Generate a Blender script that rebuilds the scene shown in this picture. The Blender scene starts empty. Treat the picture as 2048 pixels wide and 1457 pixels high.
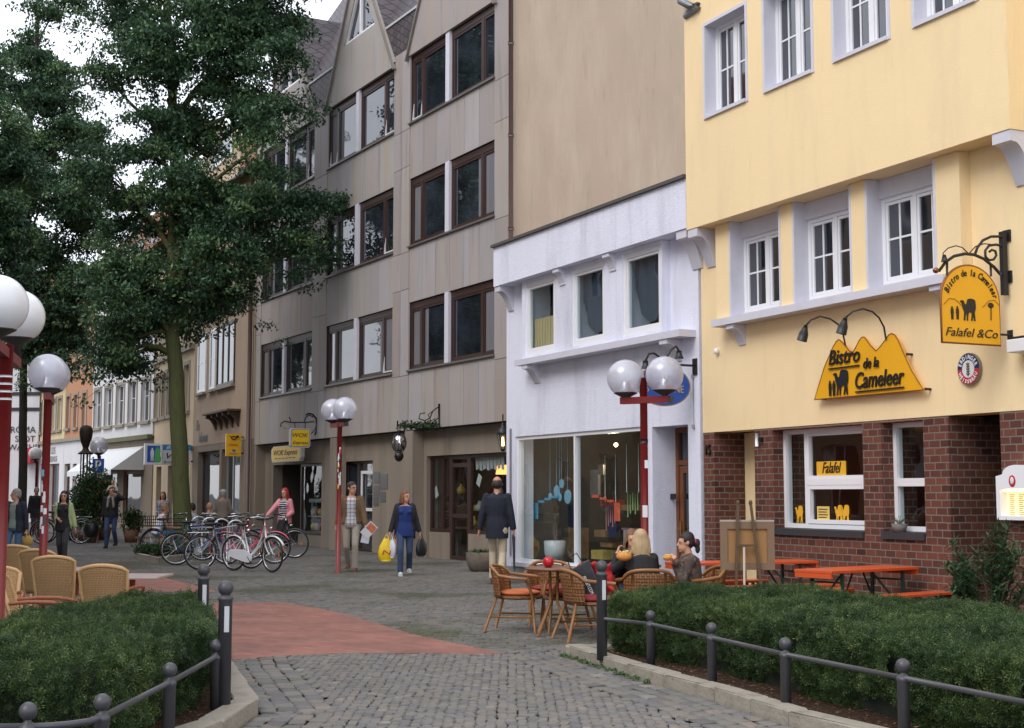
import bpy, bmesh, math, random
import numpy as np
from mathutils import Vector, Matrix, Quaternion
random.seed(7); RNG = np.random.default_rng(7)
SC = bpy.context.scene; COL = SC.collection; PI = math.pi

# ---------------------------------------------------------------- camera, light
H_CAM = 1.5; FPX = 2750.0; W_PX, H_PX = 2048, 1457
PITCH = math.atan((988 - 728.5) / FPX)
cam = bpy.data.cameras.new('camera'); cam_o = bpy.data.objects.new('camera', cam); COL.objects.link(cam_o)
cam.sensor_fit = 'HORIZONTAL'; cam.sensor_width = 36; cam.lens = FPX / W_PX * 36
cam.clip_start = 0.1; cam.clip_end = 2000
cam_o.location = (0, 0, H_CAM); cam_o.rotation_euler = (PI/2 + PITCH, 0, 0)
SC.camera = cam_o
world = bpy.data.worlds.new('World'); SC.world = world; world.use_nodes = True
SUN_EL, SUN_AZ = math.radians(46), math.radians(222)     # azimuth clockwise from +Y
wn, wl = world.node_tree.nodes, world.node_tree.links
wn.clear()
sky = wn.new('ShaderNodeTexSky'); sky.sky_type = 'NISHITA'; sky.sun_disc = False
sky.sun_elevation = SUN_EL; sky.sun_rotation = SUN_AZ
bg = wn.new('ShaderNodeBackground'); bg.inputs['Strength'].default_value = 0.15
# overcast: a white cloud layer (noise broken) mixed over the clear sky
tc = wn.new('ShaderNodeTexCoord'); cn = wn.new('ShaderNodeTexNoise'); cn.inputs['Scale'].default_value = 2.2; cn.inputs['Detail'].default_value = 5
cr = wn.new('ShaderNodeMapRange'); cr.inputs[1].default_value = 0.3; cr.inputs[2].default_value = 0.75; cr.inputs[3].default_value = 4.9; cr.inputs[4].default_value = 8.2
cc = wn.new('ShaderNodeCombineColor'); mx = wn.new('ShaderNodeMix'); mx.data_type = 'RGBA'; mx.inputs[0].default_value = 0.82
wl.new(tc.outputs['Generated'], cn.inputs['Vector']); wl.new(cn.outputs[0], cr.inputs[0])
hs = wn.new('ShaderNodeVectorMath'); hs.operation = 'SCALE'; hs.inputs[0].default_value = (0.97, 0.985, 1.06)
wl.new(cr.outputs[0], hs.inputs['Scale'])
wl.new(sky.outputs[0], mx.inputs[6]); wl.new(hs.outputs[0], mx.inputs[7])
wl.new(mx.outputs[2], bg.inputs['Color'])
wo = wn.new('ShaderNodeOutputWorld'); wl.new(bg.outputs[0], wo.inputs[0])
sun = bpy.data.lights.new('sun', 'SUN'); sun.energy = 0.95; sun.angle = math.radians(32); sun.color = (1, 0.95, 0.88)
sun_o = bpy.data.objects.new('sun', sun); COL.objects.link(sun_o)
sd = Vector((math.sin(SUN_AZ)*math.cos(SUN_EL), math.cos(SUN_AZ)*math.cos(SUN_EL), math.sin(SUN_EL)))
sun_o.rotation_euler = sd.to_track_quat('Z', 'Y').to_euler(); sun_o.location = sd * 60
SC.view_settings.view_transform = 'Standard'; SC.view_settings.look = 'None'
SC.view_settings.gamma = 1; SC.view_settings.exposure = 0.79
SC.view_settings.use_curve_mapping = False
SC.render.engine = 'CYCLES'; SC.cycles.max_bounces = 6; SC.cycles.transparent_max_bounces = 10

# ---------------------------------------------------------------- projection helpers (used only to read sizes)
CAMP = Vector((0, 0, H_CAM)); cp, sp = math.cos(PITCH), math.sin(PITCH)
def ray(px, py):
    u, v = px - 1024, 728.5 - py
    return Vector((u, FPX*cp - v*sp, FPX*sp + v*cp)).normalized()
def G(px, py, h=0.0):
    d = ray(px, py); t = (h - H_CAM) / d.z; return CAMP + d*t
def P(px, py, Y):
    d = ray(px, py); return CAMP + d*(Y/d.y)
def XZ(px, Y, z=0.0):
    """point at horizontal pixel px, distance Y, height z"""
    dz = z - H_CAM; depth = Y*cp + dz*sp
    return Vector(((px-1024)/FPX*depth, Y, z))
class Frame:
    def __init__(s, gx, gy, vp):
        s.O = G(gx, gy); ph = math.atan((1024 - vp)*cp/FPX)
        s.away = Vector((-math.sin(ph), math.cos(ph), 0)); s.e = -s.away
        s.n = Vector((-math.cos(ph), -math.sin(ph), 0))        # outward, to the street
        s.rz = math.atan2(s.e.y, s.e.x)
    def L(s, px, py, d=0.0):
        r = ray(px, py); o = s.O + s.n*d
        t = (o - CAMP).dot(s.n) / r.dot(s.n); q = CAMP + r*t - s.O
        return q.dot(s.e), q.z
    def X(s, px, py, d=0.0): return s.L(px, py, d)[0]
    def Z(s, px, py, d=0.0): return s.L(px, py, d)[1]
    def W(s, x, y, z): return s.O + s.e*x - s.n*y + Vector((0, 0, z))
    def perp(s, px, py, x):
        """hit of a pixel with the vertical plane across the wall at local x -> (d outward, z)"""
        r = ray(px, py); o = s.O + s.e*x
        t = (o - CAMP).dot(s.e) / r.dot(s.e); q = CAMP + r*t - s.O
        return q.dot(s.n), q.z

# ---------------------------------------------------------------- mesh builder
class MB:
    def __init__(s): s.v = []; s.f = []; s.m = []; s.s = []; s.mi = 0; s.M = None
    def add(s, vs, fs, smooth=False):
        b = len(s.v)
        if s.M is not None: vs = [s.M @ Vector(q) for q in vs]
        s.v.extend([tuple(q) for q in vs])
        for f in fs: s.f.append(tuple(i + b for i in f)); s.m.append(s.mi); s.s.append(smooth)
        return s
    def box(s, x0, x1, y0, y1, z0, z1):
        if x0 > x1: x0, x1 = x1, x0
        if y0 > y1: y0, y1 = y1, y0
        if z0 > z1: z0, z1 = z1, z0
        return s.add([(x0,y0,z0),(x1,y0,z0),(x1,y1,z0),(x0,y1,z0),(x0,y0,z1),(x1,y0,z1),(x1,y1,z1),(x0,y1,z1)],
              [(0,3,2,1),(4,5,6,7),(0,1,5,4),(1,2,6,5),(2,3,7,6),(3,0,4,7)])
    def bar(s, p0, p1, w, h, up=(0,0,1)):
        p0, p1 = Vector(p0), Vector(p1); d = (p1-p0).normalized(); up = Vector(up)
        if abs(d.dot(up)) > .98: up = Vector((1,0,0))
        a = d.cross(up).normalized(); b = a.cross(d).normalized()
        vs = [p + a*(i*w/2) + b*(j*h/2) for p in (p0, p1) for i, j in ((-1,-1),(1,-1),(1,1),(-1,1))]
        return s.add(vs, [(0,1,2,3),(7,6,5,4),(0,4,5,1),(1,5,6,2),(2,6,7,3),(3,7,4,0)])
    def tube(s, pts, r, n=8, caps=True, closed=False):
        pts = [Vector(p) for p in pts]; k = len(pts)
        rs = r if isinstance(r, (list, tuple)) else [r]*k
        vs = []; prev = None
        for i, p in enumerate(pts):
            if closed: d = pts[(i+1) % k] - pts[i-1]
            else: d = pts[min(i+1, k-1)] - pts[max(i-1, 0)]
            d.normalize()
            if prev is None:
                a = d.cross(Vector((0,0,1)))
                if a.length < .05: a = d.cross(Vector((1,0,0)))
            else: a = prev - d*prev.dot(d)
            a.normalize(); prev = a; b = d.cross(a)
            rr = rs[i] if isinstance(rs[i], (tuple, list)) else (rs[i], rs[i])
            for j in range(n):
                t = 2*PI*j/n; vs.append(p + a*(math.cos(t)*rr[0]) + b*(math.sin(t)*rr[1]))
        fs = []
        for i in range(k if closed else k-1):
            i2 = (i+1) % k
            for j in range(n): fs.append((i*n+j, i2*n+j, i2*n+(j+1) % n, i*n+(j+1) % n)[::-1])
        s.add(vs, fs, True)
        if caps and not closed:
            b = len(s.v) - len(vs)
            for ring, rev in ((0, False), (k-1, True)):
                f = [b + ring*n + j for j in range(n)]
                s.f.append(tuple(f if not rev else f[::-1])); s.m.append(s.mi); s.s.append(False)
        return s
    def cyl(s, p0, p1, r0, r1=None, n=12): return s.tube([p0, p1], [r0, r0 if r1 is None else r1], n)
    def ell(s, c, r, n=12, m=8, R=None):
        c = Vector(c); r = (r, r, r) if not isinstance(r, (tuple, list)) else r
        vs = []; fs = []
        for i in range(1, m):
            ph = PI*i/m
            for j in range(n):
                th = 2*PI*j/n; q = Vector((r[0]*math.sin(ph)*math.cos(th), r[1]*math.sin(ph)*math.sin(th), r[2]*math.cos(ph)))
                vs.append((R @ q if R else q) + c)
        t = Vector((0,0,r[2])); b = -t
        if R: t = R @ t; b = R @ b
        vs += [c + t, c + b]; T = len(vs)-2; B = T+1
        for i in range(m-2):
            for j in range(n): fs.append((i*n+j, (i+1)*n+j, (i+1)*n+(j+1) % n, i*n+(j+1) % n))
        for j in range(n): fs.append((T, j, (j+1) % n)); fs.append((B, (m-2)*n+(j+1) % n, (m-2)*n+j))
        return s.add(vs, fs, True)
    def lathe(s, prof, c=(0,0,0), n=20):
        c = Vector(c); vs = []; fs = []
        for r, z in prof:
            for j in range(n):
                t = 2*PI*j/n; vs.append(c + Vector((r*math.cos(t), r*math.sin(t), z)))
        for i in range(len(prof)-1):
            for j in range(n): fs.append((i*n+j, i*n+(j+1) % n, (i+1)*n+(j+1) % n, (i+1)*n+j))
        return s.add(vs, fs, True)
    def prism(s, poly, f0, f1):
        """poly: 2-D points; f0, f1 map a 2-D point to 3-D on the near and far side"""
        n = len(poly); vs = [f0(*p) for p in poly] + [f1(*p) for p in poly]
        tri = tess(poly)
        fs = [t for t in tri] + [tuple(i+n for i in t[::-1]) for t in tri]
        ar = sum(poly[i][0]*poly[(i+1) % n][1] - poly[(i+1) % n][0]*poly[i][1] for i in range(n))
        for i in range(n):
            q = (i, (i+1) % n, (i+1) % n + n, i+n); fs.append(q[::-1] if ar > 0 else q)
        return s.add(vs, fs)
    def build(s, name, mats, parent=None, loc=None, rz=0.0, bevel=0.0):
        me = bpy.data.meshes.new(name); me.from_pydata(s.v, [], s.f)
        for m in (mats if isinstance(mats, (list, tuple)) else [mats]): me.materials.append(m)
        me.polygons.foreach_set('material_index', s.m); me.polygons.foreach_set('use_smooth', s.s)
        me.update(); return link(name, me, parent, loc, rz, bevel)
def link(name, me, parent=None, loc=None, rz=0.0, bevel=0.0):
    o = bpy.data.objects.new(name, me); COL.objects.link(o)
    if parent: o.parent = parent
    if loc is not None: o.location = loc
    if rz: o.rotation_euler = (0, 0, rz)
    if bevel:
        b = o.modifiers.new('bevel', 'BEVEL'); b.width = bevel; b.segments = 2; b.limit_method = 'ANGLE'
    return o
def tess(poly):
    from mathutils.geometry import tessellate_polygon
    t = tessellate_polygon([[Vector((p[0], p[1], 0)) for p in poly]])
    out = []
    for a, b, c in t:
        A, B, Cc = poly[a], poly[b], poly[c]
        cr_ = (B[0]-A[0])*(Cc[1]-A[1]) - (B[1]-A[1])*(Cc[0]-A[0])
        out.append((a, b, c) if cr_ > 0 else (a, c, b))
    return out
def npmesh(name, verts, faces, mats, parent=None, loc=None, midx=None, attr=None, smooth=False):
    """verts Nx3, faces MxK arrays"""
    me = bpy.data.meshes.new(name); nv, (nf, k) = len(verts), faces.shape
    me.vertices.add(nv); me.vertices.foreach_set('co', np.asarray(verts, np.float32).ravel())
    me.loops.add(nf*k); me.loops.foreach_set('vertex_index', faces.astype(np.int32).ravel())
    me.polygons.add(nf); me.polygons.foreach_set('loop_start', np.arange(0, nf*k, k, dtype=np.int32))
    me.polygons.foreach_set('loop_total', np.full(nf, k, np.int32))
    for m in (mats if isinstance(mats, (list, tuple)) else [mats]): me.materials.append(m)
    if midx is not None: me.polygons.foreach_set('material_index', midx.astype(np.int32))
    if attr is not None:
        a = me.attributes.new('tone', 'FLOAT', 'FACE'); a.data.foreach_set('value', attr.astype(np.float32))
    me.polygons.foreach_set('use_smooth', np.full(nf, smooth))
    me.update(calc_edges=True); return link(name, me, parent, loc)
def empty(name, label=None, cat=None, loc=(0,0,0), rz=0.0, group=None, kind=None):
    o = bpy.data.objects.new(name, None); COL.objects.link(o); o.location = loc; o.rotation_euler = (0,0,rz)
    o.empty_display_size = .2
    return tag(o, label, cat, group, kind)
def tag(o, label=None, cat=None, group=None, kind=None):
    if label: o['label'] = label
    if cat: o['category'] = cat
    if group: o['group'] = group
    if kind: o['kind'] = kind
    return o
def copy_tree(o, parent=None):
    c = o.copy(); COL.objects.link(c)
    if parent: c.parent = parent
    for ch in list(o.children): copy_tree(ch, c)
    return c

# ---------------------------------------------------------------- materials
def srgb(h):
    c = [int(h[i:i+2], 16)/255 for i in (0, 2, 4)]
    return tuple(x/12.92 if x <= .04045 else ((x+.055)/1.055)**2.4 for x in c)
MATS = {}
class NT:
    def __init__(s, name):
        s.m = bpy.data.materials.new(name); s.m.use_nodes = True; s.t = s.m.node_tree; s.N = s.t.nodes; s.Lk = s.t.links
        s.p = s.N['Principled BSDF']; s.out = s.N['Material Output']
    def n(s, typ, ins=None, **kw):
        x = s.N.new('ShaderNode' + typ)
        for k, v in kw.items(): setattr(x, k, v)
        for k, v in (ins or {}).items():
            if isinstance(v, bpy.types.NodeSocket): s.Lk.new(v, x.inputs[k])
            else: x.inputs[k].default_value = v
        return x
    def math(s, op, a, b=0.0):
        return s.n('Math', {0: a, 1: b}, operation=op).outputs[0]
    def ramp(s, fac, stops, interp='LINEAR'):
        r = s.n('ValToRGB', {0: fac}); r.color_ramp.interpolation = interp
        while len(r.color_ramp.elements) < len(stops): r.color_ramp.elements.new(.5)
        for e, (p, c) in zip(r.color_ramp.elements, stops): e.position = p; e.color = (*c, 1)
        return r.outputs[0]
    def noise(s, scale, detail=4, vec=None, rough=.55, dist=0.0):
        ins = {'Scale': scale, 'Detail': detail, 'Roughness': rough, 'Distortion': dist}
        if vec is not None: ins['Vector'] = vec
        return s.n('TexNoise', ins).outputs[0]
    def coord(s, sc=(1,1,1), kind='Object'):
        c = s.n('TexCoord').outputs[kind]
        return s.n('VectorMath', {0: c, 1: sc}, operation='MULTIPLY').outputs[0]
    def mix(s, f, a, b, mode='MIX'):
        x = s.n('Mix', data_type='RGBA', blend_type=mode)
        for i, v in ((0, f), (6, a), (7, b)):
            if isinstance(v, bpy.types.NodeSocket): s.Lk.new(v, x.inputs[i])
            else: x.inputs[i].default_value = v if i == 0 else (*v[:3], 1)
        return x.outputs[2]
    def setp(s, **kw):
        for k, v in kw.items():
            k = {'color': 'Base Color', 'rough': 'Roughness', 'metal': 'Metallic', 'spec': 'Specular IOR Level', 'normal': 'Normal',
                 'coat': 'Coat Weight', 'emit': 'Emission Color', 'estr': 'Emission Strength', 'sheen': 'Sheen Weight', 'trans': 'Transmission Weight'}.get(k, k)
            if isinstance(v, bpy.types.NodeSocket): s.Lk.new(v, s.p.inputs[k])
            else: s.p.inputs[k].default_value = (*v, 1) if isinstance(v, tuple) and len(v) == 3 else v
    def bump(s, h, strength=.3, dist=.01):
        s.setp(normal=s.n('Bump', {'Height': h, 'Strength': strength, 'Distance': dist}).outputs[0])
def mat(name, col, rough=.6, metal=0.0, var=.12, scale=4.0, bump=.0, bscale=60.0, spec=.5, stretch=(1,1,1), coat=0.0, dirt=None, dirtamt=.0):
    if name in MATS: return MATS[name]
    if isinstance(col, str): col = srgb(col)
    t = NT(name); v = t.coord(stretch)
    n1 = t.noise(scale, 5, v)
    a = tuple(min(1, c*(1-var)) for c in col); b = tuple(min(1, c*(1+var)) for c in col)
    c = t.mix(n1, a, b)
    if dirt:
        n2 = t.noise(scale*.6+1.3, 6, v, .65)
        c = t.mix(t.math('MULTIPLY', t.n('MapRange', {0: n2, 1: .52, 2: .75}).outputs[0], dirtamt), c, dirt)
    t.setp(color=c, rough=rough, metal=metal, spec=spec, coat=coat)
    if rough > .2: t.setp(rough=t.n('MapRange', {0: n1, 3: rough*.85, 4: min(1, rough*1.15)}).outputs[0])
    if bump: t.bump(t.noise(bscale, 3, v), bump, .01)
    MATS[name] = t.m; return t.m
def glass(name='glass', tint=(.9,.95,.95), wob=.02):
    if name in MATS: return MATS[name]
    t = NT(name)
    nz = t.n('Bump', {'Height': t.noise(1.3, 1, t.coord()), 'Strength': wob, 'Distance': .3}).outputs[0]
    g = t.n('BsdfGlossy', {'Roughness': .015, 'Color': (.95,.97,1,1), 'Normal': nz}); tr = t.n('BsdfTransparent', {'Color': (*tint, 1)})
    fr = t.n('Fresnel', {'IOR': 1.6, 'Normal': nz}); bf = t.n('NewGeometry').outputs['Backfacing']; m = t.n('MixShader', {0: t.math('MULTIPLY', fr.outputs[0], t.math('SUBTRACT', 1.0, bf)), 1: tr.outputs[0], 2: g.outputs[0]})
    t.Lk.new(m.outputs[0], t.out.inputs[0]); MATS[name] = t.m; return t.m
def emit(name, col, strength):
    if name in MATS: return MATS[name]
    t = NT(name); t.setp(color=col, emit=col, estr=strength); MATS[name] = t.m; return t.m
def foliage(name, c0, c1, c2, rough=.55):
    if name in MATS: return MATS[name]
    t = NT(name); a = t.n('Attribute', attribute_name='tone').outputs['Fac']
    c = t.ramp(a, [(0, c0), (.55, c1), (1, c2)]); t.setp(color=c, rough=rough, spec=.35)
    d = t.n('BsdfTranslucent', {'Color': c}); m = t.n('MixShader', {0: .22, 1: t.p.outputs[0], 2: d.outputs[0]})
    t.Lk.new(m.outputs[0], t.out.inputs[0]); MATS[name] = t.m; return t.m
def brick(name, c1, c2, mortar, bw=.25, bh=.083, ms=.011, axis=True, bump=.6, rough=.85):
    t = NT(name); o = t.n('TexCoord').outputs['Object']; s = t.n('SeparateXYZ', {0: o})
    u = t.math('ADD', s.outputs[0], s.outputs[1]); vec = t.n('CombineXYZ', {0: u, 1: s.outputs[2]}).outputs[0]
    wv = t.n('VectorMath', {0: vec, 1: t.n('VectorMath', {0: t.n('TexNoise', {'Vector': o, 'Scale': 7.0}).outputs[1], 1: (.012, .012, 0)}, operation='MULTIPLY').outputs[0]}, operation='ADD').outputs[0]
    b = t.n('TexBrick', {'Vector': wv, 'Color1': (0,0,0,1), 'Color2': (1,1,1,1), 'Mortar': (.5,.5,.5,1), 'Scale': 1.0, 'Mortar Size': ms, 'Mortar Smooth': .25,
                         'Bias': 0.0, 'Brick Width': bw, 'Row Height': bh}, offset=.5)
    bc = t.ramp(b.outputs[0], [(0, c1), (.35, tuple((x+y)/2 for x, y in zip(c1, c2))), (.7, c2), (1, tuple(x*.55 for x in c1))])
    bc = t.mix(t.math('MULTIPLY', t.noise(28, 4, o), .6), bc, tuple(x*.5 for x in c1))
    mc = t.mix(t.noise(5, 4, o), mortar, tuple(x*.55 for x in mortar))
    c = t.mix(b.outputs[1], bc, mc)
    t.setp(color=c, rough=rough, spec=.25)
    h = t.math('ADD', t.math('MULTIPLY', t.math('SUBTRACT', 1.0, b.outputs[1]), 1.0), t.math('MULTIPLY', t.noise(60, 3, o), .25))
    t.bump(h, bump, .012); MATS[name] = t.m; return t.m
def plaster(name, col, var=.05, stain=(.25,.2,.15), stainamt=.12, bump=.25, bscale=90):
    t = NT(name); o = t.coord(); st = t.coord((1,1,.22))
    c = t.mix(t.noise(.7, 5, o), tuple(x*(1-var) for x in col), tuple(min(1, x*(1+var)) for x in col))
    n2 = t.n('MapRange', {0: t.noise(1.6, 7, st, .65), 1: .5, 2: .8}).outputs[0]
    c = t.mix(t.math('MULTIPLY', n2, stainamt), c, stain)
    n3 = t.n('MapRange', {0: t.noise(5.5, 8, t.coord((1,1,.10)), .7), 1: .56, 2: .80}).outputs[0]; c = t.mix(t.math('MULTIPLY', n3, stainamt*.8), c, tuple(x*.45 for x in col))
    t.setp(color=c, rough=.85, spec=.25)
    t.bump(t.math('ADD', t.noise(bscale, 3, o), t.math('MULTIPLY', t.noise(9, 4, o), .8)), bump, .012)
    MATS[name] = t.m; return t.m

M_YEL = plaster('yellow_render', (.87,.68,.40), .06, (.52,.42,.27), .30)
M_WHT = plaster('white_render', (.73,.745,.86), .06, (.32,.32,.36), .5, .6, 45)
M_BEI = plaster('beige_render', (.49,.39,.30), .09, (.64,.54,.41), .65, .3, 30)
M_BRK = brick('red_brick', (.11,.042,.030), (.20,.072,.048), (.23,.19,.16), bw=.165, bh=.080, ms=.008)
M_FRAME = mat('white_window_frame', (.78,.79,.82), .35, var=.03)
M_TRIM = mat('lavender_trim', (.60,.60,.67), .6, var=.05, dirt=(.3,.3,.33), dirtamt=.2)
M_BROWNF = mat('brown_window_frame', (.045,.022,.018), .4, var=.15)
M_WOOD = mat('door_wood', (.16,.055,.02), .4, var=.3, scale=6, stretch=(4,4,.4))
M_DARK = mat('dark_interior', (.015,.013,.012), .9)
M_IRON = mat('black_iron', (.012,.012,.014), .45, var=.2)
M_GREYMET = mat('grey_painted_metal', (.055,.055,.062), .42, var=.12, scale=20)
M_GLASS = glass()
def panemat(name, col, refl_rough=.03):
    if name in MATS: return MATS[name]
    t = NT(name); o = t.coord()
    c = t.mix(t.n('MapRange', {0: t.noise(1.1, 4, o), 1: .4, 2: .65}).outputs[0], tuple(x*.5 for x in col), tuple(x*1.5 for x in col))
    t.setp(color=c, rough=refl_rough, spec=1.0, **{'IOR': 1.7})
    t.bump(t.noise(.9, 1, o), .03, .3); MATS[name] = t.m; return t.m
M_PANE = panemat('window_pane', (.02,.025,.035))
M_PANEW = panemat('window_pane_curtain', (.16,.16,.17))
# ---------------------------------------------------------------- ground
def ground_mat():
    t = NT('paved_ground'); o = t.n('TexCoord').outputs['Object']
    wv = t.n('VectorMath', {0: o, 1: t.n('VectorMath', {0: t.n('TexNoise', {'Vector': o, 'Scale': 1.7}).outputs[1], 1: (.16,.16,0)}, operation='MULTIPLY').outputs[0]}, operation='ADD').outputs[0]
    b = t.n('TexBrick', {'Vector': wv, 'Color1': (0,0,0,1), 'Color2': (1,1,1,1), 'Mortar': (.5,.5,.5,1), 'Scale': 1.0, 'Mortar Size': .012, 'Mortar Smooth': .3, 'Brick Width': .13, 'Row Height': .11}, offset=.5)
    c = t.ramp(b.outputs[0], [(0, (.10,.10,.115)), (.5, (.16,.15,.15)), (1, (.24,.22,.20))])
    c = t.mix(b.outputs[1], c, (.035,.035,.025))
    c = t.mix(t.math('MULTIPLY', t.n('MapRange', {0: t.noise(.35, 6, o), 1: .5, 2: .7}).outputs[0], .5), c, (.05,.055,.03))
    t.setp(color=c, rough=.8, spec=.3)
    t.bump(t.math('SUBTRACT', 1.0, b.outputs[1]), .5, .012); return t.m
M_GROUND = ground_mat()
me_ = MB(); me_.add([(-400,-60,-.03),(400,-60,-.03),(400,900,-.03),(-400,900,-.03)], [(0,1,2,3)])
tag(me_.build('ground', mat('joint_soil', (.06,.057,.045), .95, var=.4, scale=1.5)), kind='structure')

# outline of the paved areas read on the ground
def gp(*pts, h=0.0): return [tuple(G(x, y, h)[:2]) for x, y in pts]
def inpoly(x, y, poly):
    ins = np.zeros(len(x), bool); n = len(poly)
    for i in range(n):
        (x0, y0), (x1, y1) = poly[i], poly[(i+1) % n]
        if y0 == y1: continue
        c = ((y0 > y) != (y1 > y)) & (x < (x1-x0)*(y-y0)/(y1-y0) + x0); ins ^= c
    return ins
def segdist(x, y, pl):
    best = np.full(len(x), 1e9)
    for (x0, y0), (x1, y1) in zip(pl[:-1], pl[1:]):
        dx, dy = x1-x0, y1-y0; L2 = dx*dx+dy*dy
        t = np.clip(((x-x0)*dx + (y-y0)*dy)/L2, 0, 1)
        best = np.minimum(best, np.hypot(x-x0-t*dx, y-y0-t*dy))
    return best
# right planter kerb: front line (outer edge, top h .1)
KR = gp((1129,1288),(1180,1304),(1254,1327),(1330,1348),(1428,1374),(1500,1396),(1577,1420),(1742,1460),(1960,1530), h=.10)
KRB = gp((1129,1288),(1227,1279), h=.10)
d_ = Vector((KRB[1][0]-KRB[0][0], KRB[1][1]-KRB[0][1])).normalized()
KR_far = (KR[0][0] + 6.5*.62, KR[0][1] + 6.5*.02)
# left planter kerb outer edge
KL = gp((459,1312),(517,1397),(447,1441),(383,1462),(250,1530), h=.10)
KL = [(KL[0][0]-.62, KL[0][1]+2.6), (KL[0][0]-.20, KL[0][1]+.9)] + KL
RED1 = gp((470,1205),(565,1205),(640,1217),(700,1231),(760,1249),(820,1267),(900,1285),(1012,1307),(940,1309),(850,1307),(760,1306),(690,1307),(620,1309),(560,1312),(480,1318),(452,1322),(430,1260),(425,1205))
RED2 = gp((140,1150),(268,1147),(330,1156),(380,1168),(440,1184),(300,1184),(140,1186))
M_REDP = brick('red_clinker_paving', (.22,.075,.05), (.27,.10,.07), (.14,.06,.045), .2, .1, .006, bump=.2)
def red_mat():
    t = NT('red_paving'); o = t.n('TexCoord').outputs['Object']
    rv = t.n('VectorRotate', {'Vector': o, 'Angle': .7}, rotation_type='Z_AXIS').outputs[0]
    b = t.n('TexBrick', {'Vector': rv, 'Color1': (0,0,0,1), 'Color2': (1,1,1,1), 'Mortar': (.5,.5,.5,1), 'Scale': 1.0, 'Mortar Size': .004, 'Mortar Smooth': .3, 'Brick Width': .2, 'Row Height': .1}, offset=.5)
    c = t.ramp(b.outputs[0], [(0, (.24,.105,.080)), (.6, (.32,.145,.112)), (1, (.27,.13,.105))])
    c = t.mix(t.math('MULTIPLY', b.outputs[1], .6), c, (.12,.06,.045))
    c = t.mix(t.math('MULTIPLY', t.n('MapRange', {0: t.noise(1.4, 6, o), 1: .42, 2: .7}).outputs[0], .6), c, (.12,.07,.055)); c = t.mix(t.math('MULTIPLY', t.n('MapRange', {0: t.noise(4.5, 8, o, .7), 1: .55, 2: .75}).outputs[0], .5), c, (.30,.17,.14))
    t.setp(color=c, rough=.8, spec=.3); t.bump(t.math('SUBTRACT', 1.0, b.outputs[1]), .4, .006); return t.m
M_RED = red_mat()
for nm, pl in (('red_paving', RED1), ('red_paving', RED2)):
    m = MB(); m.prism(pl, lambda a, b: (a, b, .0), lambda a, b: (a, b, -.025)); tag(m.build(nm, M_RED), kind='structure')

# cobbles: every sett a real little domed stone
def stone_mat():
    t = NT('granite_sett'); a = t.n('Attribute', attribute_name='tone').outputs['Fac']; o = t.coord()
    c = t.ramp(a, [(0, (.135,.13,.13)), (.3, (.17,.165,.165)), (.5, (.20,.19,.175)), (.7, (.225,.20,.17)), (.85, (.185,.185,.165)), (.93, (.27,.22,.19)), (1, (.28,.27,.25))])
    c = t.mix(t.math('MULTIPLY', t.noise(45, 4, o), .5), c, (.07,.07,.07))
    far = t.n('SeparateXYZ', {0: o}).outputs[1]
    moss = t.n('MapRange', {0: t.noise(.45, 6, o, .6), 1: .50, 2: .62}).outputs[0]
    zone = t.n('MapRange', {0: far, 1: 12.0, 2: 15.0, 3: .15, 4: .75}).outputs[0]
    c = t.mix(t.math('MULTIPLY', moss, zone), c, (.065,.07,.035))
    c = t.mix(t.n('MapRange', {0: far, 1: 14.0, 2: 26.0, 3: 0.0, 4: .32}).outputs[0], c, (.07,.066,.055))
    c = t.mix(t.math('MULTIPLY', t.n('MapRange', {0: t.noise(1.1, 7, o, .65), 1: .5, 2: .72}).outputs[0], .35), c, (.085,.08,.06)); t.setp(color=c, rough=.85, spec=.2); t.bump(t.noise(70, 3, o), .3, .006); return t.m
M_SETT = stone_mat()
def stones(cx, cy, ang, w, l, name, jit=.12, h=.0, zj=.0022):
    n = len(cx); rng = RNG
    w = w*(1 + rng.uniform(-jit, jit, n)); l = l*(1 + rng.uniform(-jit, jit, n)); ang = ang + rng.normal(0, .06, n)
    ca, sa = np.cos(ang), np.sin(ang); zt = h + rng.normal(0, zj, n)
    vs = []
    tx, ty = rng.normal(0, .014, n), rng.normal(0, .014, n)
    for sc_, dz in ((1.0, -.012), (.95, -.002), (.7, .0015)):
        for i, j in ((-1,-1),(1,-1),(1,1),(-1,1)):
            ex = i*w/2*sc_*(1 + rng.uniform(-.09, .09, n)); ey = j*l/2*sc_*(1 + rng.uniform(-.09, .09, n))
            vs.append(np.stack([cx + ex*ca - ey*sa, cy + ex*sa + ey*ca, zt + dz + ex*tx + ey*ty], 1))
    V = np.stack(vs, 1).reshape(-1, 3)
    fb = [(0,1,5,4),(1,2,6,5),(2,3,7,6),(3,0,4,7),(4,5,9,8),(5,6,10,9),(6,7,11,10),(7,4,8,11),(8,9,10,11)]
    F = (np.array(fb)[None] + (np.arange(n)*12)[:, None, None]).reshape(-1, 4)
    tone = np.repeat(np.clip(rng.beta(1.6, 1.6, n), 0, 1), len(fb))
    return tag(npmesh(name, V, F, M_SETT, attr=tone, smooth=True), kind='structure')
def infov(x, y, m=350):
    px = 1024 + FPX*x/(y*cp) ; return (px > -m) & (px < 2048+m) & (y > 6.6)
plantR = [KR[0]] + KR[1:] + [(9, 7.0), (9, 13.2), KR_far]
plantL = KL + [(-7, 6.0), (-5.2, 8.5), (-4.05, 9.7), (-4.0, 11.2), (-3.5, 12.4)]
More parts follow.
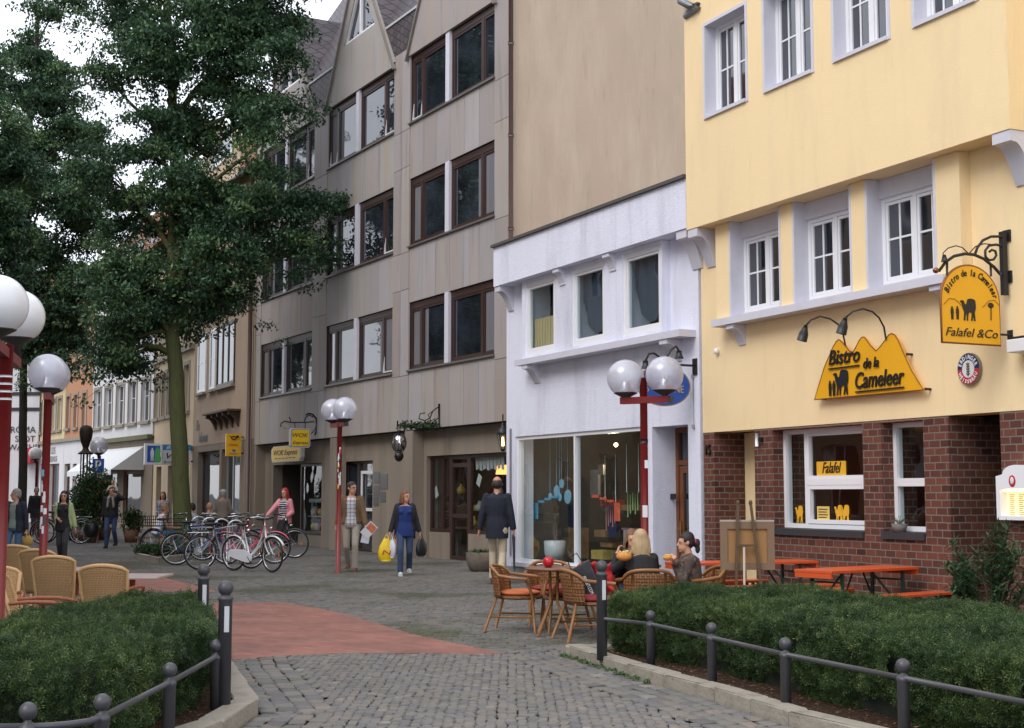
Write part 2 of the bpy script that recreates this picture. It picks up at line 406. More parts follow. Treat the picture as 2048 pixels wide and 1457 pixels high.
# zone A: segmental arcs in the foreground carriageway, between the red edge and the camera
lowA = gp((452,1322),(480,1318),(560,1312),(620,1309),(690,1307),(850,1307),(1012,1307),(1127,1303))
polyA = lowA + gp((1127,1303)) + [(KR[3][0], KR[3][1]), (KR[5][0], KR[5][1]), (4, 6.4), (-3.5, 6.4)] + [KL[3], KL[2]]
s_ = .070
xs, ys, an = [], [], []
SPAN = 1.05
for i in range(-6, 7):
    cx0 = i*SPAN
    for r in range(0, 125):
        base = 6.0 + r*s_
        k = int(SPAN/s_)
        for j in range(k):
            u = (j + .5)/k*2 - 1
            xs.append(cx0 + u*SPAN/2); ys.append(base + .30*math.sqrt(max(0, 1.25 - u*u)) ); an.append(-math.atan2(u*.34/ math.sqrt(max(.1, 1.25-u*u)), SPAN/2))
xs, ys, an = map(np.array, (xs, ys, an)); an = an*.9
xs = xs + RNG.normal(0, .006, len(xs)); ys = ys + RNG.normal(0, .006, len(ys))
edge_rows = np.minimum(segdist(xs, ys, KR), segdist(xs, ys, KL))
placed = []
def free(x, y, dist, cell=.25):
    h = {}
    for X, Y in placed:
        for a, b in zip(X, Y): h.setdefault((int(a//cell), int(b//cell)), []).append((a, b))
    out = np.ones(len(x), bool)
    for i, (a, b) in enumerate(zip(x, y)):
        ci, cj = int(a//cell), int(b//cell)
        for di in (-1,0,1):
            for dj in (-1,0,1):
                for p in h.get((ci+di, cj+dj), ()):
                    if (p[0]-a)**2 + (p[1]-b)**2 < dist*dist: out[i] = False; break
    return out
def along(pl, offs, size, lenr):
    X, Y, A = [], [], []
    for off in offs:
        for (x0, y0), (x1, y1) in zip(pl[:-1], pl[1:]):
            L = math.hypot(x1-x0, y1-y0); n = max(1, round(L/lenr)); a = math.atan2(y1-y0, x1-x0)
            nx, ny = -math.sin(a), math.cos(a)
            for k in range(n):
                t = (k + .5 + (.25 if int(off*10) % 2 else -.25))/n
                X.append(x0 + (x1-x0)*t + nx*off); Y.append(y0 + (y1-y0)*t + ny*off); A.append(a)
    return np.array(X), np.array(Y), np.array(A)
for pl, sg in ((KR, -1), (KL[1:], 1)):
    x, y, a = along(pl, [sg*o for o in (.08, .21, .34, .47)], .13, .17)
    ok = infov(x, y) & ~inpoly(x, y, plantR) & ~inpoly(x, y, plantL) & (np.minimum(segdist(x, y, KR), segdist(x, y, KL)) > .05) & ~inpoly(x, y, RED1)
    ok &= free(x, y, .11); placed.append((x[ok], y[ok]))
    stones(x[ok], y[ok], a[ok], .165, .122, 'kerbside_setts', .1)
ok = inpoly(xs, ys, polyA) & (segdist(xs, ys, KR) > .05) & (segdist(xs, ys, KL) > .05) & infov(xs, ys) & ~inpoly(xs, ys, plantR) & ~inpoly(xs, ys, plantL) & ~inpoly(xs, ys, RED1)
ok &= free(xs, ys, .088); placed.append((xs[ok], ys[ok]))
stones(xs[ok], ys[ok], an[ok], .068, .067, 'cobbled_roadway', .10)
# zone C: rows of setts over the rest of the street
gx, gy = np.meshgrid(np.arange(-20, 8, .115), np.arange(11, 34, .105))
gx = gx + (np.arange(gy.shape[0]) % 2)[:, None]*.057; x, y = gx.ravel(), gy.ravel()
wob = .10*np.sin(x*1.1) ; y = y + wob
x = x + RNG.normal(0, .009, len(x)); y = y + RNG.normal(0, .008, len(y))
ok = infov(x, y) & ~inpoly(x, y, RED1) & ~inpoly(x, y, RED2) & ~inpoly(x, y, plantR) & ~inpoly(x, y, plantL)
nr = y < 15; fr_ = np.ones(len(x), bool); fr_[nr & ok] = free(x[nr & ok], y[nr & ok], .085); ok &= fr_
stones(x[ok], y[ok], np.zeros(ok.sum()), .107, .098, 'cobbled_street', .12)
m = MB(); m.add([(-60,33.9,-.006),(30,33.9,-.006),(30,110,-.006),(-60,110,-.006)], [(0,1,2,3)])
tag(m.build('pavement', M_GROUND), kind='structure')

# kerbs and planting beds
M_KERB = mat('sandstone_kerb', (.30,.27,.22), .85, var=.2, scale=6, bump=.8, bscale=35, dirt=(.07,.065,.05), dirtamt=.6)
def offset(pl, d):
    out = []
    for i, p in enumerate(pl):
        a = Vector(pl[max(0, i-1)]); b = Vector(pl[min(len(pl)-1, i+1)]); t = (b-a).normalized()
        out.append((p[0] - t.y*d, p[1] + t.x*d))
    return out
def kerb(pl, d, name='kerb', joint=1.0, h=.1):
    inn = offset(pl, d); m = MB()
    for i in range(len(pl)-1):
        a, b, c, e = pl[i], pl[i+1], inn[i+1], inn[i]
        L = math.hypot(b[0]-a[0], b[1]-a[1]); n = max(1, round(L/joint))
        for k in range(n):
            g = .004/L*(1 if True else 0)
            t0, t1 = k/n + g, (k+1)/n - g
            q = [tuple(p0[j] + (p1[j]-p0[j])*t for j in (0,1)) for p0, p1, t in ((a,b,t0),(a,b,t1),(e,c,t1),(e,c,t0))]
            hj = h + random.uniform(-.004, .004); bv = .012
            cxx = sum(p[0] for p in q)/4; cyy = sum(p[1] for p in q)/4
            top = [(p[0] + (cxx-p[0])*.04, p[1] + (cyy-p[1])*.10) for p in q]
            vs = [(*p, -.05) for p in q] + [(*p, hj-bv) for p in q] + [(*p, hj) for p in top]
            ar = (q[1][0]-q[0][0])*(q[2][1]-q[0][1]) - (q[2][0]-q[0][0])*(q[1][1]-q[0][1])
            fs = [(0,1,5,4),(1,2,6,5),(2,3,7,6),(3,0,4,7),(4,5,9,8),(5,6,10,9),(6,7,11,10),(7,4,8,11),(8,9,10,11)]
            m.add(vs, fs if ar > 0 else [f[::-1] for f in fs])
    return tag(m.build(name, M_KERB), kind='structure')
kerb(KR, .15); kerb([KR_far, KR[0]], .15); kerb(KL, -.17, joint=.9)
def soil_mat():
    t = NT('planting_soil'); o = t.coord()
    c = t.ramp(t.noise(30, 6, o, .7), [(.3, (.018,.011,.008)), (.5, (.05,.03,.02)), (.62, (.09,.05,.03)), (.75, (.17,.11,.07))])
    t.setp(color=c, rough=.95, spec=.1); t.bump(t.noise(38, 5, o), 1.0, .03); return t.m
M_SOIL = soil_mat()
def soil(poly, h=.065):
    m = MB(); m.prism(poly, lambda a, b: (a, b, h), lambda a, b: (a, b, -.02)); return tag(m.build('soil', M_SOIL), kind='structure')
soil(offset(KR, .14) + [(9, 7.5), (9, 12.9), (KR_far[0], KR_far[1]-.13)])
soil(offset(KL, -.16) + [(-7, 6.0), (-5.2, 8.5), (-4.05, 9.7), (-4.0, 11.2), (-3.5, 12.4)])
kerb([(-7, 6.0), (-5.2, 8.5), (-4.05, 9.7), (-4.0, 11.2), (-3.5, 12.5), KL[0]], -.12 if False else .12)

# scattered litter: bark chips and fallen leaves on the beds, the kerbside and the street
def litter(n, xr, yr, poly, h, size, name, mats, seed=1, excl=()):
    r = np.random.default_rng(seed); x = r.uniform(*xr, n); y = r.uniform(*yr, n)
    ok = inpoly(x, y, poly) if poly else np.ones(n, bool)
    for e in excl: ok &= ~inpoly(x, y, e)
    x, y = x[ok], y[ok]; n = len(x); a = r.uniform(0, 2*PI, n); s = size*r.uniform(.5, 1.3, n)
    vs = []
    for i, j in ((-1,0),(0,-.45),(1,0),(0,.45)):
        vs.append(np.stack([x + s*(i*np.cos(a) - j*np.sin(a)), y + s*(i*np.sin(a) + j*np.cos(a)), h + r.uniform(0, .5, n)*s*(1+.3*i)], 1))
    V = np.stack(vs, 1).reshape(-1, 3); F = np.arange(4*n).reshape(-1, 4)
    return tag(npmesh(name, V, F, mats, attr=r.uniform(0, 1, n)), name.replace('_', ' ') + ' scattered over the ground', 'litter', kind='stuff')
M_CHIP = foliage('bark_chips', (.06,.03,.015), (.14,.08,.05), (.25,.17,.1))
M_FALL = foliage('fallen_leaf', (.10,.06,.02), (.22,.17,.06), (.30,.26,.10))
litter(9000, (0, 5), (7, 13.2), plantR, .07, .016, 'bark_mulch', M_CHIP, 3)
litter(5000, (-4, -1), (7, 12.6), plantL, .07, .016, 'bark_mulch', M_CHIP, 4)
litter(800, (-16, 6), (9, 38), None, .008, .02, 'fallen_leaves', M_FALL, 5, (plantR, plantL))
# ---------------------------------------------------------------- building tools
def wallgrid(m, x0, x1, z0, z1, y0, y1, holes=(), top=True, bottom=True):
    xs = sorted({x0, x1, *[h[0] for h in holes], *[h[1] for h in holes]}); zs = sorted({z0, z1, *[h[2] for h in holes], *[h[3] for h in holes]})
    xs = [x for x in xs if x0-1e-6 <= x <= x1+1e-6]; zs = [z for z in zs if z0-1e-6 <= z <= z1+1e-6]
    def solid(i, j):
        if i < 0 or j < 0 or i >= len(xs)-1 or j >= len(zs)-1: return False
        cx, cz = (xs[i]+xs[i+1])/2, (zs[j]+zs[j+1])/2
        return not any(h[0] < cx < h[1] and h[2] < cz < h[3] for h in holes)
    for i in range(len(xs)-1):
        for j in range(len(zs)-1):
            if not solid(i, j): continue
            a, b, c, d = xs[i], xs[i+1], zs[j], zs[j+1]
            m.add([(a,y0,c),(b,y0,c),(b,y0,d),(a,y0,d)], [(0,1,2,3)]); m.add([(a,y1,c),(b,y1,c),(b,y1,d),(a,y1,d)], [(3,2,1,0)])
            if not solid(i-1, j): m.add([(a,y0,c),(a,y0,d),(a,y1,d),(a,y1,c)], [(0,1,2,3)])
            if not solid(i+1, j): m.add([(b,y0,c),(b,y0,d),(b,y1,d),(b,y1,c)], [(3,2,1,0)])
            if not solid(i, j-1): m.add([(a,y0,c),(b,y0,c),(b,y1,c),(a,y1,c)], [(3,2,1,0)])
            if not solid(i, j+1): m.add([(a,y0,d),(b,y0,d),(b,y1,d),(a,y1,d)], [(0,1,2,3)])
    return m
def frame_boxes(m, x0, x1, z0, z1, y, fw, dp, cols=(), rows=(), mw=None):
    mw = mw or fw
    m.box(x0, x0+fw, y, y+dp, z0, z1); m.box(x1-fw, x1, y, y+dp, z0, z1)
    m.box(x0+fw, x1-fw, y, y+dp, z0, z0+fw); m.box(x0+fw, x1-fw, y, y+dp, z1-fw, z1)
    for c in cols: m.box(c-mw/2, c+mw/2, y+.002, y+dp-.002, z0+fw, z1-fw)
    for r in rows: m.box(x0+fw, x1-fw, y+.004, y+dp-.004, r-mw/2, r+mw/2)
def win(parent, x0, x1, z0, z1, y, mf=None, mp=None, cols=(), rows=(), fw=.055, mw=None, dp=.07, munt=(), name='window', sill=None, sash=True):
    mf = mf or M_FRAME; mp = mp or M_PANE
    m = MB(); frame_boxes(m, x0, x1, z0, z1, y, fw, dp, cols, rows, mw)
    if sash:
        cs = [x0+fw] + sorted(cols) + [x1-fw]; g = (mw or fw)/2
        for i in range(len(cs)-1):
            a = cs[i] + (g if i else 0) + .004; b = cs[i+1] - (g if i < len(cs)-2 else 0) - .004
            if b - a > .15: frame_boxes(m, a, b, z0+fw+.004, z1-fw-.004, y+.012, .035, dp-.03)
    for (kind, p, a, b) in munt:
        if kind == 'v': m.box(p-.011, p+.011, y+.02, y+.05, a, b)
        else: m.box(a, b, y+.022, y+.048, p-.011, p+.011)
    f = m.build(name, mf, parent, bevel=0)
    g = MB(); g.box(x0+fw*.5, x1-fw*.5, y+.032, y+.036, z0+fw*.5, z1-fw*.5); g.build('pane', mp, f)
    if sill:
        s = MB(); s.box(x0-sill[0], x1+sill[0], y-sill[1], y, z0-sill[2], z0-.002); s.build('sill', sill[3], f)
    return f
def bracket(m, x0, x1, y_out, z_top, h, y_wall=0.0):
    """console: curved profile in the y-z plane, top reaches y_out, foot at the wall"""
    d = y_wall - y_out; pr = [(y_out, z_top), (y_out, z_top - h*.22)]
    for i in range(1, 9):
        t = i/8; pr.append((y_out + d*(.08 + .78*(t**.75)), z_top - h*(.22 + .66*(1-math.cos(t*PI/2)*1.0)**.9)))
    pr += [(y_wall - .02, z_top - h), (y_wall + .01, z_top - h), (y_wall + .01, z_top)]
    m.prism(pr, lambda a, b: (x0, a, b), lambda a, b: (x1, a, b))
def textmesh(txt, size=1.0, shear=0.0, ext=.01, align='CENTER', sx=1.0, bold=0.0):
    c = bpy.data.curves.new('t', 'FONT'); c.body = txt; c.size = size; c.shear = shear; c.extrude = ext; c.align_x = align; c.offset = bold
    c.resolution_u = 3
    o = bpy.data.objects.new('t', c); COL.objects.link(o); dg = bpy.context.evaluated_depsgraph_get(); dg.update()
    me = bpy.data.meshes.new_from_object(o.evaluated_get(dg)); bpy.data.objects.remove(o); bpy.data.curves.remove(c)
    if sx != 1.0: me.transform(Matrix.Scale(sx, 4, (1,0,0)))
    return me
def text_on(parent, name, txt, x, z, y, size, material, shear=0.0, sx=1.0, ext=.004, rot=0.0, bold=0.0, align='CENTER'):
    """letters standing on a local x-z plane, facing -y"""
    me = textmesh(txt, size, shear, ext, align, sx, bold); me.materials.append(material)
    me.transform(Matrix.Translation((x, y, z)) @ Matrix.Rotation(rot, 4, 'Y') @ Matrix.Rotation(PI/2, 4, 'X'))
    return link(name, me, parent)
def arc_text(parent, name, txt, cx, cz, y, R, a0, a1, size, material, flip=False, shear=0, bold=0.0, sx=1.0):
    """letters along an arc, angles from straight up, clockwise; joined into one mesh"""
    m = MB(); n = len(txt)
    for i, ch in enumerate(txt):
        if ch == ' ': continue
        a = a0 + (a1-a0)*(i/(n-1)); me = textmesh(ch, size, shear, .003, 'CENTER', sx, bold)
        if not flip: T = Matrix.Translation((cx + R*math.sin(a), y, cz + R*math.cos(a))) @ Matrix.Rotation(a, 4, 'Y')
        else: T = Matrix.Translation((cx + R*math.sin(a), y, cz + R*math.cos(a))) @ Matrix.Rotation(a + PI, 4, 'Y')
        T = T @ Matrix.Rotation(PI/2, 4, 'X')
        m.add([T @ v.co for v in me.vertices], [tuple(p.vertices) for p in me.polygons]); bpy.data.meshes.remove(me)
    return m.build(name, material, parent)

def room_light(parent, loc, watts, col):
    l = bpy.data.lights.new('bulb_or_fill_light', 'POINT'); l.energy = watts; l.color = col; l.shadow_soft_size = .06
    o = bpy.data.objects.new('bulb_or_fill_light', l); COL.objects.link(o); o.parent = parent; o.location = loc; return o
YF = Frame(1405, 1210, -300); WF = Frame(1405, 1210, -360); GF = Frame(930, 1126, -513)
# ================================================================ yellow bistro house
def yellow_house():
    F = YF; b = empty('bistro_house', 'yellow rendered house with jettied upper floor over a red brick ground floor', 'house', F.O, F.rz)
    xl = F.X(1405, 800); xr = F.X(2048, 800) + 3.2
    zb = (F.Z(1406, 867) + F.Z(2000, 823))/2; dJ, dB = .33, .15
    xJ0, xJ1 = F.X(1373, 445, dJ), F.X(2020, 257, dJ); zJ = (F.Z(1500, 421, dJ) + F.Z(1900, 295, dJ))/2
    ZT = 12.5
    led0, led1 = F.X(1422, 650, .24), F.X(1886, 565, .24); lz1 = F.Z(1422, 641, .24); lz0 = F.Z(1422, 655, .24)
    bx0, bx1 = F.X(1432, 560, dB), F.X(1920, 400, dB)
    bw = [(F.X(a, y, dB), F.X(c, y2, dB)) for a, c, y, y2 in ((1459,1562,560,540),(1586,1704,520,500),(1732,1873,480,450))]
    holes = [(a, c, lz1, zJ) for a, c in bw]
    m = MB(); wallgrid(m, xl, xr, zb, zJ, 0, .35, holes)
    # bay standing proud of the wall, carried by the ledge
    wallgrid(m, bx0, bx1, lz1, zJ-.002, -dB, -.001, holes)
    jw = []
    z0u, z1u = F.Z(1408, 241, dJ), F.Z(1408, 48, dJ)
    for a, c, y in ((1408,1497,200),(1526.6,1629,150),(1665,1782.5,100),(1824.7,1960,40)):
        jw.append((F.X(a, y, dJ), F.X(c, y, dJ), z0u, z1u))
    zu2 = z0u + (z0u - lz1)
    jw2 = [(a, c, z0 + 2.9, z1 + 2.9) for a, c, z0, z1 in jw]
    wallgrid(m, xJ0, xJ1, zJ, ZT, -dJ, -.001, jw + jw2)
    wallgrid(m, xl, xr, zJ, ZT, 0, .35, [(a, c, z0, z1) for a, c, z0, z1 in jw + jw2])
    m.build('wall', M_YEL, b)
    # brick ground floor
    r1 = (F.X(1429, 1000), F.X(1510, 1000)); w1 = (F.X(1545.5, 950), F.X(1726, 950)); w2 = (F.X(1764, 950), F.X(1848, 950)); r2 = (F.X(1897, 900), F.X(2001, 900))
    zs1 = F.Z(1726, 1070); zs2 = F.Z(1848, 1074); zt = zb - .03
    m = MB(); wallgrid(m, xl+.003, xr, 0, zb-.003, .004, .5, [(r1[0], r1[1], 0, zb), (w1[0], w1[1], zs1, zt), (w2[0], w2[1], zs2, zt), (r2[0], r2[1], 0, zb)])
    m.box(r2[0]-.25, r2[0], .503, 1.5, 0, zb-.003); m.box(r2[1], r2[1]+.25, .503, 1.5, 0, zb-.003)
    m.build('brick_wall', M_BRK, b)
    m = MB(); m.box(r1[0]-.01, r1[1]+.01, .505, .6, 0, zb-.003); m.build('entrance_back_wall', M_YEL, b)
    dm = MB(); dm.box(r2[0], r2[1], 1.5, 1.56, 0, zb); d = dm.build('door', M_WOOD, b)
    hm = MB(); hm.tube([(r2[1]-.2, 1.46, 1.05), (r2[1]-.2, 1.44, 1.05), (r2[1]-.32, 1.44, 1.05)], .012, 6); hm.build('handle', mat('brass', (.5,.35,.12), .3, 1), d)
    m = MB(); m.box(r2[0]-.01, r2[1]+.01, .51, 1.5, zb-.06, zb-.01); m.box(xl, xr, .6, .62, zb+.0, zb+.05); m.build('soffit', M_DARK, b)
    # ledge and consoles
    m = MB(); m.box(led0, led1, -.24, -.0015, lz0, lz1-.002)
    bracket(m, F.X(1453, 665, .2), F.X(1453, 665, .2)+.16, -.21, lz0-.002, .26)
    bracket(m, F.X(1860, 600, .2), F.X(1860, 600, .2)+.16, -.21, lz0-.002, .26); m.build('ledge', M_TRIM, b)
    m = MB(); bracket(m, xJ0+.02, xJ0+.24, -dJ+.01, zJ-.003, .50); m.build('console', M_TRIM, b)
    m = MB(); bracket(m, xJ1-.25, xJ1-.01, -dJ+.01, zJ-.003, .50); m.build('console', M_TRIM, b)
    # bay windows
    for i, (a, c) in enumerate(bw):
        m = MB(); e = .035
        m.box(a, a+e, -dB-.006, .22, lz1+.001, zJ-.004); m.box(c-e, c, -dB-.006, .22, lz1+.001, zJ-.004); m.box(a+e, c-e, .0, .22, lz1+.001, lz1+.06)
        m.box(a+e, c-e, .02, .22, zJ-.22, zJ-.004); m.build('window_surround', M_TRIM, b)
        A, C = a+e, c-e; mid = (A+C)/2; z0, z1 = lz1+.06, zJ-.22; zm = z0 + (z1-z0)*.52
        q = (C-A)/4
        win(b, A, C, z0, z1, .06, cols=(mid,), fw=.05, mw=.06, mp=M_PANE, munt=[('v', A+q*1.02, z0+.08, z1-.08), ('v', C-q*1.02, z0+.08, z1-.08), ('h', zm, A+.09, mid-.05), ('h', zm, mid+.05, C-.09)])
    for i, (a, c, z0, z1) in enumerate(jw + jw2):
        m = MB(); e = .045; Y0, Y1 = -dJ-.012, -dJ+.30
        m.box(a, a+e, Y0, Y1, z0, z1); m.box(c-e, c, Y0, Y1, z0, z1); m.box(a+e, c-e, Y0, Y1, z1-e, z1); m.box(a+e, c-e, Y0-.02, Y1, z0, z0+e)
        m.build('window_surround', M_TRIM, b)
        A, C = a+e, c-e; mid = (A+C)/2; q = (C-A)/4; Z0, Z1 = z0+e, z1-e; zm = Z0 + (Z1-Z0)*.5
        win(b, A, C, Z0, Z1, -dJ+.17, cols=(mid,), fw=.05, mw=.06, munt=[('v', A+q*1.02, Z0+.08, Z1-.08), ('v', C-q*1.02, Z0+.08, Z1-.08), ('h', zm, A+.09, mid-.05), ('h', zm, mid+.05, C-.09)])
    # ground floor windows (real glass, a dim dining room behind)
    def sashwin(x0, x1, z0, z1, y):
        w = x1 - x0; m = MB(); frame_boxes(m, x0, x1, z0, z1, y, .055, .08)
        return m
    x0, x1 = w1[0]+.0, w1[1]; zA, zB = zs1+.045, zt
    ya = .17; L_ = lambda px: F.X(px, 950, -ya)
    c1, c2 = L_(1612), L_(1722); X0, X1 = x0, x1
    m = MB(); frame_boxes(m, X0, X1, zA, zB, ya, .055, .09)
    m.box(c1-.028, c1+.028, ya+.002, ya+.088, zA+.055, zB-.055)
    zm = F.Z(1650, 964, -ya); m.box(c1+.028, X1-.10, ya-.012, ya+.06, zm-.04, zm+.04)
    frame_boxes(m, c1+.03, X1-.08, zA+.06, zm-.04, ya-.008, .05, .06); frame_boxes(m, c1+.03, X1-.08, zm+.04, zB-.058, ya-.004, .035, .06)
    f = m.build('window', M_FRAME, b)
    g = MB(); g.box(X0+.03, X1-.03, ya+.035, ya+.04, zA+.03, zB-.03); g.build('pane', M_GLASS, f)
    g = MB(); g.box(X0-.01, X1+.002, -.03, ya-.01, zs1-.04, zs1+.04); g.build('sill', mat('slate_sill', (.04,.04,.045), .5), f)
    zA2 = zs2+.045; m = MB(); frame_boxes(m, w2[0], w2[1], zA2, zB, ya, .055, .09); zm2 = F.Z(1815, 965, -ya); m.box(w2[0]+.055, w2[1]-.055, ya-.01, ya+.07, zm2-.045, zm2+.045)
    f2 = m.build('window', M_FRAME, b)
    g = MB(); g.box(w2[0]+.03, w2[1]-.03, ya+.035, ya+.04, zA2+.03, zB-.03); g.build('pane', M_GLASS, f2)
    g = MB(); g.box(w2[0]-.01, w2[1]+.002, -.03, ya-.01, zs2-.04, zs2+.04); g.build('sill', MATS['slate_sill'], f2)
    # room
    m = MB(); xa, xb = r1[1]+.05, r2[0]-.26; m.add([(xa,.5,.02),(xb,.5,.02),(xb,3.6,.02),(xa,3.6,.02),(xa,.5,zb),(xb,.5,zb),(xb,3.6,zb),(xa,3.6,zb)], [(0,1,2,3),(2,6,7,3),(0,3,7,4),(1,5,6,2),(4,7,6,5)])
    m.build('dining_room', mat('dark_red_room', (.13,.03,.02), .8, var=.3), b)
    m = MB(); 
    for i in range(3): m.box(xa+.3+i*.9, xa+1.0+i*.9, 2.4, 3.0, .7, .74); m.box(xa+.6+i*.9, xa+.66+i*.9, 2.65, 2.7, .02, .7)
    m.box(xa+.1, xb-.1, 3.5, 3.58, 1.5, 2.1); m.build('room_furniture', mat('room_yellow', (.55,.28,.04), .6), b)
    room_light(b, (xa+1.2, 1.8, zb-.5), 2.5, (1,.7,.45))  # added fill light to brighten the dining room, belongs to no fitting
    # notices stuck behind the panes
    yn = ya+.02
    def plate(name, px0, py0, px1, py1, col, txt=None, ts=.05, rnd=0):
        xx0, zz1 = F.L(px0, py0, -yn); xx1, zz0 = F.L(px1, py1, -yn); mm = MB(); mm.box(xx0, xx1, yn, yn+.006, zz0, zz1); o = mm.build(name, col, f)
        return xx0, xx1, zz0, zz1, o
    my = mat('notice_yellow', (.78,.42,.03), .5, var=.04); mk = mat('sign_black', (.01,.01,.012), .5)
    a = plate('falafel_notice', 1633, 924, 1692, 954, my); text_on(f, 'falafel_lettering', 'Falafel', (a[0]+a[1])/2, a[2]+.05, yn-.004, .19, mk, .35, .72)
    a = plate('opening_hours_notice', 1634, 1013, 1659, 1046, mat('notice_pale', (.75,.55,.16), .5))
    for k in range(5):
        mm = MB(); mm.box(a[0]+.03, a[1]-.03-.02*(k % 2), yn-.003, yn-.001, a[3]-.04-k*.033, a[3]-.03-k*.033); mm.build('notice_line', mk, f)
    for px in (1598, 1677, 1690):
        xx, zz = F.L(px, 1046, -yn); mm = MB(); mm.prism([(p*.0013, q*.0014) for p, q in CAMEL], lambda u, v: (xx+u, yn, zz+v), lambda u, v: (xx+u, yn+.004, zz+v)); mm.build('camel_cutout', my, f)
    # lamp tube by the window and house number
    m = MB(); m.box(xl, xr, .354, 9, zb+.06, ZT-.01); m.box(xl, xr, 3.8, 9, 0, zb+.05); m.build('house_body', M_YEL, b)
    m = MB(); m.prism([(-.7, ZT), (9.5, ZT), (4.5, ZT+4.2)], lambda p, q: (xl-.2, p, q), lambda p, q: (xr+.2, p, q)); m.build('roof', mat('roof_tile_dark', (.12,.05,.035), .8, bump=.5, bscale=20), b)
    m = MB(); gx, gz = F.L(1352, 5, .45)
    m.tube([(gx+.1, -dJ-.1, 12.3), (gx+.06, -dJ-.1, gz+.3), (gx+.1, -dJ-.1, gz-.02), (gx+.32, -dJ-.08, gz-.16), (gx+.42, -dJ-.04, gz-.17), (xJ0+.05, -dJ-.0, gz-.2)], .055, 8); m.build('downpipe', mat('zinc', (.22,.23,.25), .5, .6), b)
    num = text_on(b, 'house_number', '15', F.X(1417, 905), F.Z(1417, 910), -.012, .2, mk, 0, .75, .012)
    return b, dict(zb=zb, zJ=zJ, xl=xl, xr=xr, dJ=dJ)
CAMEL = [(10,0),(20,0),(24,28),(30,52),(36,30),(33,0),(43,0),(44,28),(50,55),(74,58),(72,30),(66,0),(76,0),(82,30),(88,20),(90,0),(100,0),(98,35),(96,60),(104,80),(106,110),(102,140),(88,150),(60,152),(44,146),(38,128),(34,112),(26,108),(18,118),(14,132),(4,138),(-10,134),(-16,126),(-4,120),(0,108),(2,90),(10,72),(16,55),(14,30)]
CAMEL_OLD = [(0,0),(4,0),(6,30),(10,48),(14,30),(14,0),(18,0),(20,30),(24,52),(50,52),(54,30),(58,0),(62,0),(62,32),(66,30),(70,0),(74,0),(72,40),(76,60),(80,75),(82,100),(78,132),(70,140),(52,146),(38,140),(30,126),(28,100),(22,96),(12,110),(8,128),(2,134),(-10,130),(-20,122),(-18,116),(-6,116),(-4,104),(0,84),(6,64),(2,36)]
CAMEL = [(x-45, y) for x, y in CAMEL]
YH, YI = yellow_house()

